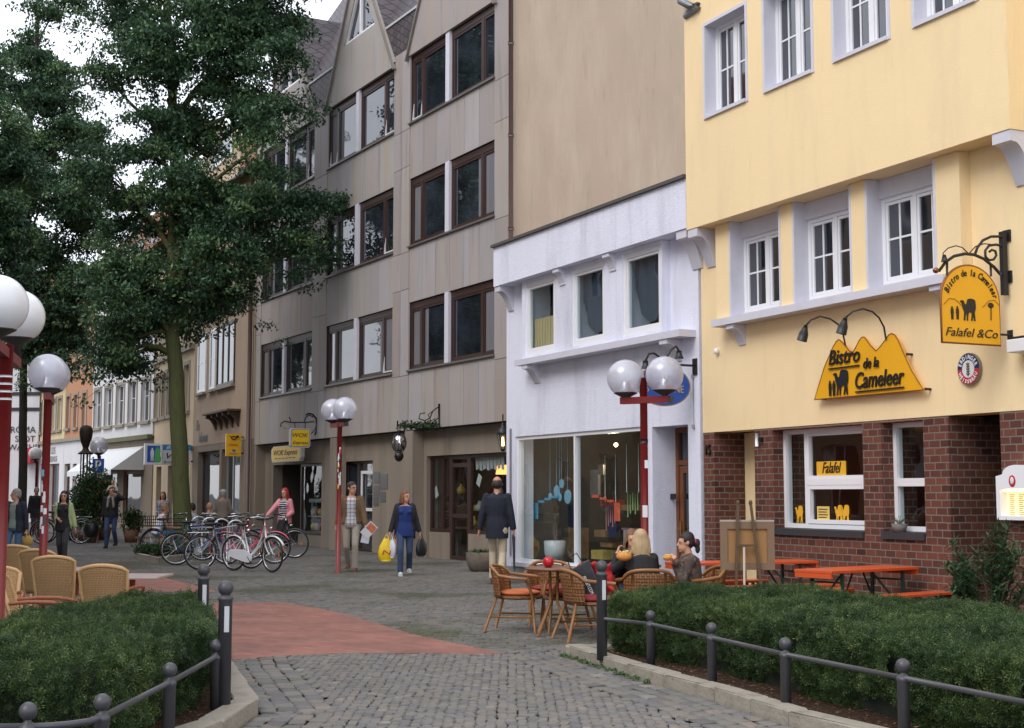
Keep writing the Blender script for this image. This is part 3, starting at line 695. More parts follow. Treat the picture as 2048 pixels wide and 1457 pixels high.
# ================================================================ white shop house
def white_house():
    F = WF; b = empty('shop_house', 'low white rendered shop house with big display window between beige wall and yellow bistro', 'house', F.O, F.rz)
    xl, xr = F.X(1013, 900), -.003
    dP = .30; px0, px1 = F.X(987, 530, dP), F.X(1372, 420, dP)
    zt = (F.Z(987, 497, dP) + F.Z(1370, 357, dP))/2; zp = (F.Z(1005, 569, dP) + F.Z(1354, 462, dP))/2
    dB = .14; bx0, bx1 = F.X(1044, 640, dB), F.X(1324, 560, dB); lz1 = (F.Z(1029, 720, .28) + F.Z(1350, 661, .28))/2; lz0 = lz1 - .10
    sw = (F.X(1031, 1000), F.X(1297, 1000)); zw0 = F.Z(1031, 1124); zw1 = (F.Z(1036, 875) + F.Z(1281, 852))/2
    dr = (F.X(1305, 950), F.X(1377, 950)); zd = F.Z(1340, 852)
    wins = [(F.X(a, y, dB), F.X(c, y, dB)) for a, c, y in ((1050,1110,640),(1143,1209,600),(1245,1322,560))]
    wz0, wz1 = F.Z(1052, 712, dB), F.Z(1052, 553, dB); wz1 = min(wz1, zp-.06)
    holes = [(a, c, wz0, wz1) for a, c in wins]
    m = MB(); wallgrid(m, xl, xr, 0, zp+.05, 0, .35, [(sw[0], sw[1], zw0, zw1), (dr[0], dr[1], 0, zd)] + holes)
    wallgrid(m, bx0, bx1, lz1, zp-.002, -dB, -.001, holes)
    m.box(px0, px1, -dP, .35, zp, zt)
    m.box(dr[0]-.2, dr[0], .352, .75, 0, zd); m.box(dr[1], dr[1]+.1, .352, .75, 0, zd); m.box(dr[0]-.2, dr[1]+.1, .352, .75, zd, zd+.1)
    m.box(xl, xr, .352, 9, zp, zt-.2); m.box(xl, xl+.25, .352, 9, 0, zp-.002)
    m.build('wall', M_WHT, b)
    m = MB(); m.box(px0-.03, px1+.01, -dP-.05, .4, zt+.002, zt+.05); m.build('coping', mat('dark_coping', (.08,.075,.07), .8), b)
    m = MB(); m.box(xl+.01, sw[1]+.1, -.03, -.002, 0, zw0-.08); m.build('plinth', mat('grey_plinth', (.23,.25,.29), .8, bump=.3), b)
    m = MB(); m.box(F.X(1029, 720, .28), F.X(1358, 660, .28), -.28, -.0015, lz0, lz1-.002)
    for p in (1043, 1318): x = F.X(p, 740 if p < 1100 else 690, .26); bracket(m, x, x+.2, -.26, lz0-.002, .30)
    m.build('ledge', M_TRIM, b)
    for p, q in ((990,620),(1105,580),(1204,545)):
        x = F.X(p, q, dP-.02); m = MB(); bracket(m, x, x+.19, -dP+.02, zp-.003, .42 if p < 1000 else .26, 0 if p < 1000 else -dB); m.build('console', M_TRIM, b)
    m = MB(); bracket(m, px1-.28, px1-.03, -dP+.02, zp-.003, .52); m.build('console', M_TRIM, b)
    for i, (a, c) in enumerate(wins):
        f = win(b, a, c, wz0, wz1, -dB+.02, fw=.075, dp=.09, mp=M_GLASS)
        if i == 0:
            q = MB(); 
            for k in range(9): q.box(a+.09+(c-a-.2)*k/9, a+.09+(c-a-.2)*(k+.8)/9, .0, .01, wz0+.08, wz0+(wz1-wz0)*.5)
            q.build('bamboo_blind', mat('blind_cream', (.55,.42,.22), .8), f)
        else:
            n = 14; vs = []; fs = []
            for k in range(n+1):
                t = k/n; xx = a+.1+(c-a-.2)*t; yy = .02+.02*math.sin(t*22); dep = .35+.45*math.sin(PI*t)**.7
                vs += [(xx, yy, wz1-.08), (xx+.0, yy+.01, wz1-.08-(wz1-wz0)*dep)]
            for k in range(n): fs.append((2*k, 2*k+1, 2*k+3, 2*k+2))
            q = MB(); q.add(vs, fs, True); q.build('curtain', mat('blue_net_curtain', (.05,.065,.10), .9), f)
    # upper room and shop room
    def room(x0, x1, y0, y1, z0, z1, mt, nm):
        m = MB(); m.add([(x0,y0,z0),(x1,y0,z0),(x1,y1,z0),(x0,y1,z0),(x0,y0,z1),(x1,y0,z1),(x1,y1,z1),(x0,y1,z1)], [(0,1,2,3),(2,6,7,3),(0,3,7,4),(1,5,6,2),(4,7,6,5)]); return m.build(nm, mt, b)
    room(bx0, bx1, .36, 2.5, wz0-.3, wz1+.1, mat('upper_room', (.04,.028,.022), .9), 'upper_room')
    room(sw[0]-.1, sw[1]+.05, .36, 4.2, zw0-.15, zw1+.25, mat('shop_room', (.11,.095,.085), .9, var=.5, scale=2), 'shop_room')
    # display window
    y0 = .03; m = MB(); mid = F.X(1149, 1000, -y0)
    frame_boxes(m, sw[0], sw[1], zw0, zw1, y0, .06, .1, cols=(mid,), mw=.05); f = m.build('display_window', M_FRAME, b)
    g = MB(); g.box(sw[0]+.02, sw[1]-.02, y0+.05, y0+.056, zw0+.02, zw1-.02); g.build('pane', M_GLASS, f)
    g = MB(); g.box(sw[0]-.05, sw[1]+.02, -.06, .03, zw0-.07, zw0-.001); g.build('sill', M_TRIM, f)
    # goods in the shop
    sh = MB(); 
    for zz in (.9, 1.3, 1.7): sh.box(sw[0]+1.2, sw[1]-.3, 3.6, 4.0, zz, zz+.04)
    sh.box(sw[0]+1.2, sw[0]+1.24, 3.6, 4.0, .3, 2.2); sh.box(mid+.5, mid+2.0, 2.2, 2.8, .95, 1.0); sh.box(mid+.6, mid+1.9, 2.3, 2.7, .3, .95); sh.build('shelf', mat('shelf_wood', (.30,.15,.06), .6), b)
    cols = [(.6,.1,.1), (.1,.3,.5), (.6,.4,.1), (.5,.5,.5), (.15,.4,.2), (.5,.12,.3)]
    for k in range(16):
        q = MB(); xx = sw[0]+1.4+random.random()*(sw[1]-sw[0]-2.0); zz = random.choice((.94, 1.34, 1.74)); s = random.uniform(.06, .12)
        q.lathe([(0,0),(s,0),(s*1.1,s*.8),(s*.5,s*1.6),(s*.5,s*1.9),(0,s*1.9)], (xx, 3.75, zz), 8); q.build('shelf_goods', mat('goods_%d' % (k % 6), cols[k % 6], .6), b)
    for k, px in enumerate((1100, 1232)):
        room_light(b, (F.X(px, 890, -1.2), 1.15, F.Z(px, 890, -1.2)-.1), 14, (1,.75,.5))
        q = MB(); X = F.X(px, 890, -1.2); Z = F.Z(px, 890, -1.2); q.ell((X, 1.2, Z), .035, 8, 6); q.build('pendant_bulb', emit('warm_bulb', (1,.55,.25), 12), b)
    # decorations hanging behind the glass
    yd = .4
    def LX(px, py): return F.L(px, py, -yd)
    mb = mat('paper_blue', (.08,.33,.52), .6); mo = mat('paper_orange', (.75,.12,.06), .6)
    def strip(px0, py0, px1, py1, mt, nm):
        x0, z1 = LX(px0, py0); x1, z0 = LX(px1, py1); q = MB(); q.box(x0, x1, yd, yd+.006, z0, z1); q.build(nm, mt, b)
    for r in ((1067,1006,1076,1039),(1077,1001,1088,1006),(1089,996,1101,1001),(1103,992,1116,997)): strip(*r, mb, 'blue_paper_strip')
    for r in ((1183,990,1197,996),(1199,995,1213,1000),(1214,1000,1227,1005),(1228,1006,1240,1043)): strip(*r, mo, 'orange_paper_strip')
    mg = mat('glass_disc_blue', (.25,.45,.62), .2)
    for px, py, r in ((1121,968,9),(1111,983,12),(1098,993,7),(1133,994,14),(1117,995,8)):
        x, z = LX(px, py); q = MB(); q.cyl((x, yd+.02, z), (x, yd+.03, z), r/118, n=16); q.tube([(x, yd+.02, z), (x, yd+.02, zw1)], .003, 4); q.build('hanging_disc', mg, b)
    for px0, px1, py0, py1, col in ((1250,1270,985,1035,(.35,.5,.2)), (1207,1224,1005,1060,(.55,.2,.22))):
        for k in range(5):
            x0, z1 = LX(px0+(px1-px0)*k/4, py0+(k % 2)*4); _, z0 = LX(px0+(px1-px0)*k/4, py1-(k*7 % 15)); q = MB(); q.cyl((x0, yd+.05, z0), (x0, yd+.05, z1), .012, n=6); q.build('chime_tube', mat('chime%d' % px0, tuple(x*.6 for x in col), .5), b)
        for px in (px0-2, px1+2):
            x0, z0 = LX(px, py0); q = MB(); q.tube([(x0, yd+.05, z0), (x0, yd+.05, z0+.75)], .006, 5); q.build('hanging_cord', mat('cord_white', (.6,.6,.58), .7), b)
    # cluttered shop floor behind the glass
    yc = 1.1
    def LC(px, py): return F.L(px, py, -yc)
    items = [((1112,1055),(1148,1118),(.30,.16,.07),'wooden_crate'), ((1112,1040),(1124,1096),(.35,.05,.05),'red_cloth'), ((1117,1070),(1128,1110),(.08,.28,.25),'teal_scarf'), ((1134,1010),(1147,1052),(.02,.03,.08),'navy_shirt'), ((1070,1020),(1084,1060),(.45,.42,.42),'white_blouse'),
             ((1226,1060),(1240,1118),(.45,.42,.46),'pale_panel'), ((1243,1056),(1276,1062),(.40,.14,.20),'pink_shelf'), ((1178,1060),(1200,1075),(.30,.16,.07),'wooden_box'), ((1180,1085),(1204,1096),(.30,.16,.07),'wooden_box'), ((1182,1100),(1206,1120),(.5,.35,.08),'yellow_parcel'), ((1205,1030),(1222,1075),(.04,.04,.10),'dark_apron'), ((1180,1000),(1200,1012),(.33,.06,.04),'red_box'), ((1240,1010),(1262,1022),(.28,.15,.07),'wooden_box'), ((1090,1020),(1108,1028),(.28,.15,.07),'wooden_box'), ((1160,940),(1176,990),(.30,.30,.32),'pale_poster'), ((1196,930),(1206,950),(.4,.35,.3),'hanging_star')]
    for i, ((a, c), (d, e), col, nm) in enumerate(items):
        xa, zb2 = LC(a, c); xb, za2 = LC(d, e); q = MB(); dd = .05 + .25*('box' in nm or 'crate' in nm or 'parcel' in nm); q.box(xa, xb, yc+.1*(i % 3), yc+.1*(i % 3)+dd, za2, zb2); q.build(nm, mat('goods_' + nm, col, .7, var=.5, scale=7), b)
    for s in (-1, 1):
        xa, za2 = LC(1118 + 4*s + 14, 1122); xb, zb2 = LC(1133, 1060); q = MB(); q.bar((xa, yc-.2, za2), (xb, yc-.1, zb2), .03, .03, (0,1,0)); q.build('trestle_leg', mat('goods_wooden_box', (.28,.15,.07), .7), b)
    # vase of twigs
    x, z = LX(1083, 1118); q = MB(); q.lathe([(0,0),(.14,0),(.18,.12),(.19,.33),(.16,.34),(.15,.3),(0,.3)], (x+.02, yd+.25, zw0+.02), 16); v = q.build('vase', mat('vase_white', (.6,.6,.63), .3), b)
    q = MB(); 
    for k in range(22):
        a = random.uniform(0, 2*PI); s = random.uniform(.05, .35); q.tube([(x+.02, yd+.25, zw0+.3), (x+.02+s*.4*math.cos(a), yd+.25+s*.2*math.sin(a), zw0+.75), (x+.02+s*math.cos(a), yd+.25+s*.3*math.sin(a), zw0+1.1+random.random()*.3)], .004, 4)
    q.build('twigs', mat('twig', (.15,.11,.08), .8), v)
    # entrance door
    m = MB(); frame_boxes(m, dr[0], dr[1], 0, zd-.01, .40, .07, .06, rows=(1.95,)); frame_boxes(m, dr[0]+.075, dr[1]-.075, .05, 1.9, .415, .1, .05, rows=(.75,)); d = m.build('door', M_WOOD, b)
    m = MB(); m.box(dr[0]+.05, dr[1]-.05, .44, .445, .05, zd-.05); m.build('pane', M_PANE, d)
    m = MB(); m.box(dr[0]+.11, dr[0]+.14, .385, .415, .85, 1.1); m.tube([(dr[0]+.125,.385,1.0),(dr[0]+.125,.35,1.0),(dr[0]+.22,.35,1.0)], .01, 6); m.build('handle', mat('brass', (.5,.35,.12), .3, 1), d)
    m = MB(); m.box(F.X(1343,986,-.3)-.05, F.X(1343,986,-.3)+.1, .3, .31, 1.42, 1.5); m.build('name_plate', M_IRON, b)
    m = MB(); m.box(F.X(1021,860), F.X(1021,860)+.05, -.02, 0, zw0+.1, F.Z(1021,858)); m.build('expansion_strip', mat('grey_strip', (.2,.2,.22), .7), b)
    return b
WH = white_house()

# ================================================================ grey office building with three gables
def stone_panel(name, col):
    t = NT(name); o = t.coord(); st = t.coord((1.6,1.6,.16))
    c = t.mix(t.noise(.9, 5, o), tuple(x*.9 for x in col), tuple(x*1.1 for x in col))
    c = t.mix(t.math('MULTIPLY', t.n('MapRange', {0: t.noise(1.2, 5, st), 1: .45, 2: .75}).outputs[0], .6), c, (.37,.29,.20))
    c = t.mix(t.math('MULTIPLY', t.n('MapRange', {0: t.noise(2.2, 6, st), 1: .55, 2: .8}).outputs[0], .5), c, (.10,.085,.075))
    t.setp(color=c, rough=.62, spec=.35); t.bump(t.noise(80, 3, o), .15, .004); MATS[name] = t.m; return t.m
MP = [stone_panel('stone_panel_%d' % i, c) for i, c in enumerate([(.34,.315,.315), (.36,.335,.32), (.31,.28,.275), (.37,.35,.36)])]
def slate_mat():
    t = NT('slate_roof'); o = t.n('TexCoord').outputs['Object']; s = t.n('SeparateXYZ', {0: o})
    u = t.math('ADD', s.outputs[0], t.math('MULTIPLY', s.outputs[1], .6)); v = t.math('MULTIPLY', s.outputs[2], 1.2)
    vec = t.n('CombineXYZ', {0: u, 1: v}).outputs[0]; rv = t.n('VectorRotate', {'Vector': vec, 'Angle': .6}, rotation_type='Z_AXIS').outputs[0]
    b = t.n('TexBrick', {'Vector': rv, 'Color1': (0,0,0,1), 'Color2': (1,1,1,1), 'Mortar': (.5,.5,.5,1), 'Scale': 1.0, 'Mortar Size': .012, 'Mortar Smooth': .1, 'Brick Width': .26, 'Row Height': .20}, offset=.5)
    c = t.ramp(b.outputs[0], [(0, (.055,.045,.052)), (.5, (.075,.062,.07)), (1, (.10,.082,.088))]); c = t.mix(b.outputs[1], c, (.010,.009,.010))
    t.setp(color=c, rough=.55, spec=.4); t.bump(t.math('SUBTRACT', b.outputs[0], b.outputs[1]), .5, .01); return t.m
M_SLATE = slate_mat()
def grey_house():
    F = GF; b = empty('office_building', 'grey stone clad office building with brown strip windows and three steep gables', 'building', F.O, F.rz)
    xl, xr = F.X(507, 800), F.X(1018, 600)
    bays = [(F.X(521,740), F.X(624,715)), (F.X(651,730), F.X(785,705)), (F.X(818,720), F.X(988,700))]
    bays[2] = ((F.X(818,720)+F.X(820,245))/2, (F.X(988,700)+F.X(991,155))/2)
    z1 = [F.Z(988,709), F.Z(989,430), F.Z(992,152)]; z2 = [F.Z(987,558), F.Z(990,279), F.Z(992,2)]
    zo = (F.Z(640,877) + F.Z(1010,844))/2
    R = .35
    # back wall behind the cladding
    holes = [(a, c, s, t_) for a, c in bays for s, t_ in zip(z1, z2)]
    ztop = z2[2] + .25
    m = MB(); wallgrid(m, xl+.01, xr-.01, zo+.01, ztop, .03, .4, holes); m.build('wall', M_DARK, b)
    m = MB(); g = .006
    def pan(x0, x1, za, zb_, y=0.0):
        m.mi = random.choice((0,0,1,2,3)); m.box(x0+g, x1-g, y, .028, za+g, zb_-g)
    levels = [zo] + [z for p in zip(z1, z2) for z in p]
    for bi, (a, c) in enumerate(bays):
        n = 5 if bi < 2 else 6
        for za, zb_ in ((zo, z1[0]), (z2[0], z1[1]), (z2[1], z1[2])):
            for k in range(n): pan(a + (c-a)*k/n, a + (c-a)*(k+1)/n, za, zb_)
    piers = [(xl, bays[0][0]), (bays[0][1], bays[1][0]), (bays[1][1], bays[2][0]), (bays[2][1], xr)]
    lv = [zo, z1[0]-.12, z2[0]+.35, z1[1]-.12, z2[1]+.35, z1[2]-.12, ztop]
    for i, (a, c) in enumerate(piers):
        for j in range(len(lv)-1):
            if i in (1, 2): mid = (a+c)/2; pan(a, mid, lv[j], lv[j+1], -.012); pan(mid, c, lv[j], lv[j+1], -.012)
            else: pan(a, c, lv[j], lv[j+1], -.012)
    m.build('stone_cladding', MP, b)
    # strip windows
    curt = [(1,0,0,0),(0,0,1,0),(0,0,0,0),(1,1,0,1),(0,0,0,1),(0,1,0,0)]
    for bi, (a, c) in enumerate(bays):
        for ri in range(3):
            w = c-a; zz0, zz1 = z1[ri], z2[ri]; y = .05
            pm = a + w*.475
            cp_ = MB(); cp_.box(pm-.10, pm+.10, -.02, .1, zz0+.0, zz1-.002); cp_.build('window_post', M_TRIM, b)
            m = MB(); y_ = y
            for x0, x1, s in ((a, pm-.10, 0), (pm+.10, c, 1)):
                frame_boxes(m, x0, x1, zz0, zz1-.003, y, .06, .08)
                xm = x0 + (x1-x0)*(.30 if s == 0 else .70); m.box(xm-.045, xm+.045, y+.002, y+.078, zz0+.06, zz1-.063)
                m.box(x0+.06, x1-.06, y+.003, y+.07, zz1-.16, zz1-.063)
                for u0, u1 in ((x0+.064, xm-.049), (xm+.049, x1-.064)): frame_boxes(m, u0, u1, zz0+.064, zz1-.165, y+.014, .05, .05)
            f = m.build('window', M_BROWNF, b)
            gl = MB(); gl.box(a+.03, c-.03, y+.045, y+.05, zz0+.03, zz1-.03); gl.build('pane', M_PANE, f)
            for x0, x1, k in ((a+.11, a+w*.13, 0), (c-w*.14, c-.11, 1), (a+w*.17, a+w*.21, 0), (c-w*.21, c-w*.17, 1)):
                if random.random() < .6: cu = MB(); cu.box(x0, x1, y+.0405, y+.0425, zz0+.11, zz1-.21); cu.build('curtain', mat('pale_curtain', (.15,.15,.165), .8, var=.4, scale=3, stretch=(6,6,.3)), f)
            s = MB(); s.box(a-.03, c+.03, -.06, y, zz0-.045, zz0-.002); s.build('sill', mat('aluminium_sill', (.16,.155,.15), .4, .3), f)
            # a tilted casement in some windows
            if (bi, ri) in ((1,0),(1,1),(1,2),(0,2),(2,2)):
                side = 0 if (bi, ri) in ((2,2),) else 1
                for sd_ in ((0,1) if (bi, ri) == (1,2) else (side,)):
                    x0, x1 = (a+.07, a+(w*.475-.1)*.30-.05) if sd_ == 0 else (c-(w*.525-.1)*.30+.05, c-.07)
                    q = MB(); zt_ = zz1-.17; zb_ = zz0+.07; lean = .13
                    for (u0, v0), (u1, v1) in (((x0,0),(x0,1)), ((x1,0),(x1,1)), ((x0,0),(x1,0)), ((x0,1),(x1,1))):
                        q.bar((u0, y-.0+lean*v0*1.0, zb_+(zt_-zb_)*v0), (u1, y-.0+lean*v1, zb_+(zt_-zb_)*v1), .035, .045, (0,1,0))
                    q.build('tilted_casement', mat('white_casement', (.6,.6,.62), .4), f)
    # gables
    M_GEDGE = mat('gable_edge', (.20,.18,.16), .6)
    feet = [F.Z(654,227), F.Z(798,134)]; zf = sum(feet)/2
    Lx, Lz = F.L(654,227); Tx, Tz = F.L(707,2); Rx, Rz = F.L(798,134); Sx, Sz = F.L(760,2)
    sl = (Tz-Lz)/(Tx-Lx); sr = (Sz-Rz)/(Sx-Rx); slope = (sl - sr)/2
    half0 = (bays[1][1]-bays[1][0])/2 + .12
    wb = F.Z(722, 72)
    for bi, (a, c) in enumerate(bays):
        cx = (a+c)/2; half = (c-a)/2 + .10; zft = z2[2] + .10 ; apex = zft + slope*half
        inset = .62/ math.cos(math.atan(1/slope)) if False else .42
        zw = wb if bi == 1 else wb + (0)
        def ox(z): return half*(apex-z)/(apex-zft)
        hw = ox(zw) - inset; az = zw + hw*slope
        m = MB(); T0 = lambda p, q: (p, -.05, q); T1 = lambda p, q: (p, .25, q)
        m.prism([(cx-half, zft), (cx+half, zft), (cx+ox(zw), zw), (cx-ox(zw), zw)], T0, T1)
        m.prism([(cx-ox(zw), zw), (cx-hw, zw), (cx, az), (cx, apex)], T0, T1); m.prism([(cx+hw, zw), (cx+ox(zw), zw), (cx, apex), (cx, az)], T0, T1)
        m.box(a, c, -.05, .25, z2[2]+.0, zft)
        gb = m.build('gable', [MP[bi if bi < 3 else 0]], b)
        m = MB()
        for sg in (-1, 1): m.bar((cx+sg*(half+.02), -.07, zft-.2), (cx, -.07, apex+.03), .05, .09, (0,1,0)); 
        m.build('verge', M_GEDGE, gb)
        m = MB()
        e = .07
        for p0, p1 in (((cx-hw, zw+.02), (cx, az-.02)), ((cx+hw, zw+.02), (cx, az-.02)), ((cx-hw, zw+.035), (cx+hw, zw+.035)), ((cx, zw+.05), (cx, az-.06))):
            m.bar((p0[0], .02, p0[1]), (p1[0], .02, p1[1]), .09, .07, (0,1,0))
        m.build('gable_window', M_FRAME, gb)
        m = MB(); m.add([(cx-hw,.05,zw),(cx+hw,.05,zw),(cx,.05,az)], [(0,1,2)]); m.build('gable_pane', M_PANE, gb)
        m = MB(); m.add([(cx-half-.04,-.02,zft),(cx,-.02,apex+.05),(cx,5,apex+.05),(cx-half-.04,5,zft)], [(0,3,2,1)]); m.add([(cx+half+.04,-.02,zft),(cx,-.02,apex+.05),(cx,5,apex+.05),(cx+half+.04,5,zft)], [(0,1,2,3)]); m.build('gable_roof', M_SLATE, b)
    # slate apron and main roof between the gables
    ez = F.Z(779, 57, 0)
    m = MB(); m.box(xl-.05, xr-.02, -.01, .05, ztop+.002, ez); m.build('slate_apron', M_SLATE, b)
    m = MB(); gaps = []
    for a, c in bays: hf = (c-a)/2 + .10; af = z2[2] + .10 + slope*hf; w_ = hf*(af-ez)/(af-z2[2]-.10); gaps += [(a+c)/2 - w_ - .03, (a+c)/2 + w_ + .03]
    gaps = [xl-.05] + gaps + [xr+.03]
    for i in range(0, len(gaps), 2):
        if gaps[i+1] - gaps[i] > .05: m = MB(); m.box(gaps[i], gaps[i+1], -.04, .08, ez+.002, ez+.06); m.build('gutter', mat('pale_flashing', (.45,.46,.48), .5), b)
    rt = 4.6
    m = MB(); m.add([(xl-.05,-.02,ez+.05),(xr+.05,-.02,ez+.05),(xr+.05,rt*.62,ez+rt),(xl-.05,rt*.62,ez+rt),(xl-.05,rt*1.24+4,ez+.05),(xr+.05,rt*1.24+4,ez+.05)], [(0,1,2,3),(3,2,5,4)]); m.build('roof', M_SLATE, b)
    # flank wall (fire wall) towards the camera
    m = MB(); m.prism([(.03, 0), (11, 0), (11, ez), (rt*.62, ez+rt-.05), (.03, ez)], lambda p, q: (xr-.006, p, q), lambda p, q: (xr+.06, p, q)); m.build('flank_wall', M_BEI, b)
    m = MB(); m.prism([(.41, 0), (11, 0), (11, ez), (.41, ez)], lambda p, q: (xl+.02, p, q), lambda p, q: (xl-.04+.1, p, q)); m.box(xl+.1, xr-.1, 10.8, 11, 0, ez); m.build('rear_wall', M_BEI, b)
    px_ = xr + .12
    m = MB(); m.tube([(px_, -.02, ez), (px_, -.02, .1)], .05, 8)
    for z in (3, 5, 7, 9, 11): m.cyl((px_, -.02, z), (px_, -.02, z+.06), .065)
    m.build('downpipe', mat('brown_pipe', (.10,.06,.05), .5), b)
    # ------------- ground floor
    D = -.30
    def X(px, d=D): return F.X(px, 980, d)
    m = MB(); m.mi = 0
    M_GS = stone_panel('ground_stone', (.24,.205,.17))
    p0 = F.X(524, 1000, -.1); sA = (F.X(546, 980, D), F.X(643, 980, D)); sB = (X(684), X(745)); sC = (X(853), xr)
    zA = F.Z(600, 928, D); zBt = F.Z(745, 921, D); zC = F.Z(870, 912, D)
    holes = [(sA[0], sA[1], 0, zA), (sB[0], sB[1], 0, zBt), (sC[0], sC[1]-.12, 0, zC)]
    wallgrid(m, xl, xr, 0, zo-.005, .30, .6, holes); m.box(xl-.0, xl+.35, -.005, .3, 0, zo-.012)
    for px in (666, 818): x = F.X(px, 1000, -.02); m.box(x-.22, x+.22, .0, .298, 0, zo-.012)
    m.build('ground_floor_wall', M_GS, b)
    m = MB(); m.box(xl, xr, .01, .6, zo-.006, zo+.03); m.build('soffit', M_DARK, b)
    def shop(x0, x1, z0, z1, y, cols, nm, room_mat, parts, rows=()):
        m = MB(); frame_boxes(m, x0, x1, z0, z1, y, .07, .08, cols, rows, .08); f = m.build(nm, M_BROWNF, b)
        g = MB(); g.box(x0+.03, x1-.03, y+.04, y+.045, z0+.03, z1-.03); g.build('pane', M_GLASS, f); return f
    # wok shop: open door left, display window right
    xd = F.X(601, 980, D-.15)
    f = shop(xd, sA[1]-.01, F.Z(620, 1068, D-.15), zA-.01, .45, (), 'display_window', None, None)
    m = MB(); m.box(xd, sA[1], .4, .7, 0, F.Z(620, 1070, D-.15)); m.build('shop_plinth', M_GS, b)
    def room(x0, x1, y0, y1, z1_, mt, nm='shop_room'):
        m = MB(); m.add([(x0,y0,.01),(x1,y0,.01),(x1,y1,.01),(x0,y1,.01),(x0,y0,z1_),(x1,y0,z1_),(x1,y1,z1_),(x0,y1,z1_)], [(0,1,2,3),(2,6,7,3),(0,3,7,4),(1,5,6,2),(4,7,6,5)]); return m.build(nm, mt, b)
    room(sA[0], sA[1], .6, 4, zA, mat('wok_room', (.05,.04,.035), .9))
    m = MB(); zq = F.Z(620, 1068, D-.15)
    for k in range(2):
        for j in range(6): 
            xx = xd+.2+j*(sA[1]-xd-.3)/6; m.mi = (j+k) % 3; m.lathe([(0,0),(.09,.0),(.1,.12),(.05,.2),(0,.2)], (xx, .8, zq+.1+k*.42), 8)
    m.build('bowls_on_display', [mat('bowl_yellow', (.5,.35,.06), .5), mat('bowl_cream', (.5,.48,.38), .5), mat('bowl_red', (.35,.05,.03), .5)], f)
    m = MB(); m.box(xd+.05, sA[1]-.08, .66, .95, zq+.48, zq+.5); m.box(xd+.05, sA[1]-.08, .66, .95, zq+.02, zq+.06); m.box(xd+.05, sA[1]-.08, .7, .72, zq+.9, zq+1.0); m.build('display_shelf', mat('steel_shelf', (.35,.36,.33), .4), f)
    m = MB(); m.box(xd+.2, xd+.75, 1.6, 1.65, 1.9, 1.98); m.build('ceiling_light', emit('green_shop_light', (.35,.8,.45), 1.2), b)
    m = MB(); m.box(xd+.2, xd+1.1, 1.5, 1.53, zA-.35, zA-.3); m.build('ceiling_light', emit('warm_shop_light', (1,.6,.3), 1.5), b)
    # entrance door
    m = MB(); frame_boxes(m, sB[0], sB[1], 0, zBt-.01, .42, .07, .08, cols=((sB[0]+sB[1])/2-.1,), rows=()); d = m.build('door', M_BROWNF, b)
    g = MB(); g.box(sB[0]+.04, sB[1]-.04, .46, .465, .05, zBt-.05); g.build('pane', M_PANE, d)
    g = MB(); mx_ = (sB[0]+sB[1])/2; frame_boxes(g, mx_+.02, sB[1]-.09, 1.05, 2.1, .40, .08, .03); g.build('white_door_frame', M_FRAME, d)
    m = MB()
    for x0, x1, za_, zb_ in ((748,760,2.06,1.78),(748,759,1.72,1.45),(761,776,2.0,1.62),(761,772,1.55,1.3),(748,758,1.42,1.2)):
        m.box(X(x0), X(x1), .285, .298, zb_, za_)
    m.build('name_plates', mat('plate_grey', (.2,.2,.2), .35, .6), b)
    # right-hand shop: window, glazed door, window
    x0, x1 = sC[0], sC[1]-.12
    cA, cB, cC = X(901, D-.1), X(908, D-.1), X(938, D-.1)
    room(x0, x1, .62, 3.6, zC+.05, mat('gift_room', (.10,.06,.04), .9, var=.4))
    zsill = .62
    m = MB(); m.box(x0, cA, .38, .6, 0, zsill-.01); m.box(cC, x1, .38, .6, 0, zsill-.01); m.build('shop_plinth', M_GS, b)
    shop(x0, cA, zsill, zC-.01, .4, (x0+(cA-x0)*.62,), 'display_window', None, None)
    shop(cC, x1, zsill, zC-.01, .4, (), 'display_window', None, None)
    m = MB(); frame_boxes(m, cA+.005, cC-.005, 0, zC-.012, .4, .09, .08, rows=(1.0, 2.15)); d = m.build('door', M_BROWNF, b)
    g = MB(); g.box(cA+.05, cC-.05, .44, .445, .05, zC-.05); g.build('pane', M_GLASS, d)
    m = MB()
    for k in range(14):
        m.mi = k % 4; xx = x0+.2+random.random()*(x1-x0-.4); zz = random.choice((.75, .75, 1.1, 1.5)); s = random.uniform(.05,.11)
        m.lathe([(0,0),(s,0),(s*1.2,s),(s*.4,s*2),(s*.5,s*2.4),(0,s*2.4)], (xx, .9+random.random()*.3, zz), 8)
    m.mi = 3; m.box(x0+.1, x1-.1, .8, 1.25, .68, .72)
    m.build('gift_goods', [mat('gift_white', (.5,.5,.52), .5), mat('gift_gold', (.55,.35,.08), .4), mat('gift_brown', (.25,.1,.04), .5), mat('gift_shelf', (.16,.08,.04), .6)], b)
    m = MB(); m.lathe([(0,0),(.16,0),(.12,.22),(0,.22)], (cA+.3, 1.6, 1.95), 12); m.build('table_lamp', emit('amber_lamp', (1,.42,.10), 1.6), b)
    m = MB()
    for k in range(8): 
        xx = cC+.1+k*.17; m.add([(xx,.5,zC-.08),(xx+.17,.5,zC-.08),(xx+.14,.52,zC-.33-.05*(k % 2)),(xx+.05,.5,zC-.36)], [(0,1,2,3),(3,2,1,0)])
    m.build('lace_pelmet', mat('lace_white', (.5,.48,.5), .8), b)
    for px, py, ang in ((958, 961, .5), (872, 985, -.5)):
        x, z = F.L(px, py, D-.2); q = MB(); q.M = Matrix.Translation((x, .5, z)) @ Matrix.Rotation(ang, 4, 'Y'); q.box(-.09, .09, 0, .004, -.13, .13); q.build('paper_sheet', mat('paper_white', (.6,.6,.6), .7), b)
    return b, dict(zo=zo, xl=xl, xr=xr, ez=ez)
GH, GI = grey_house()
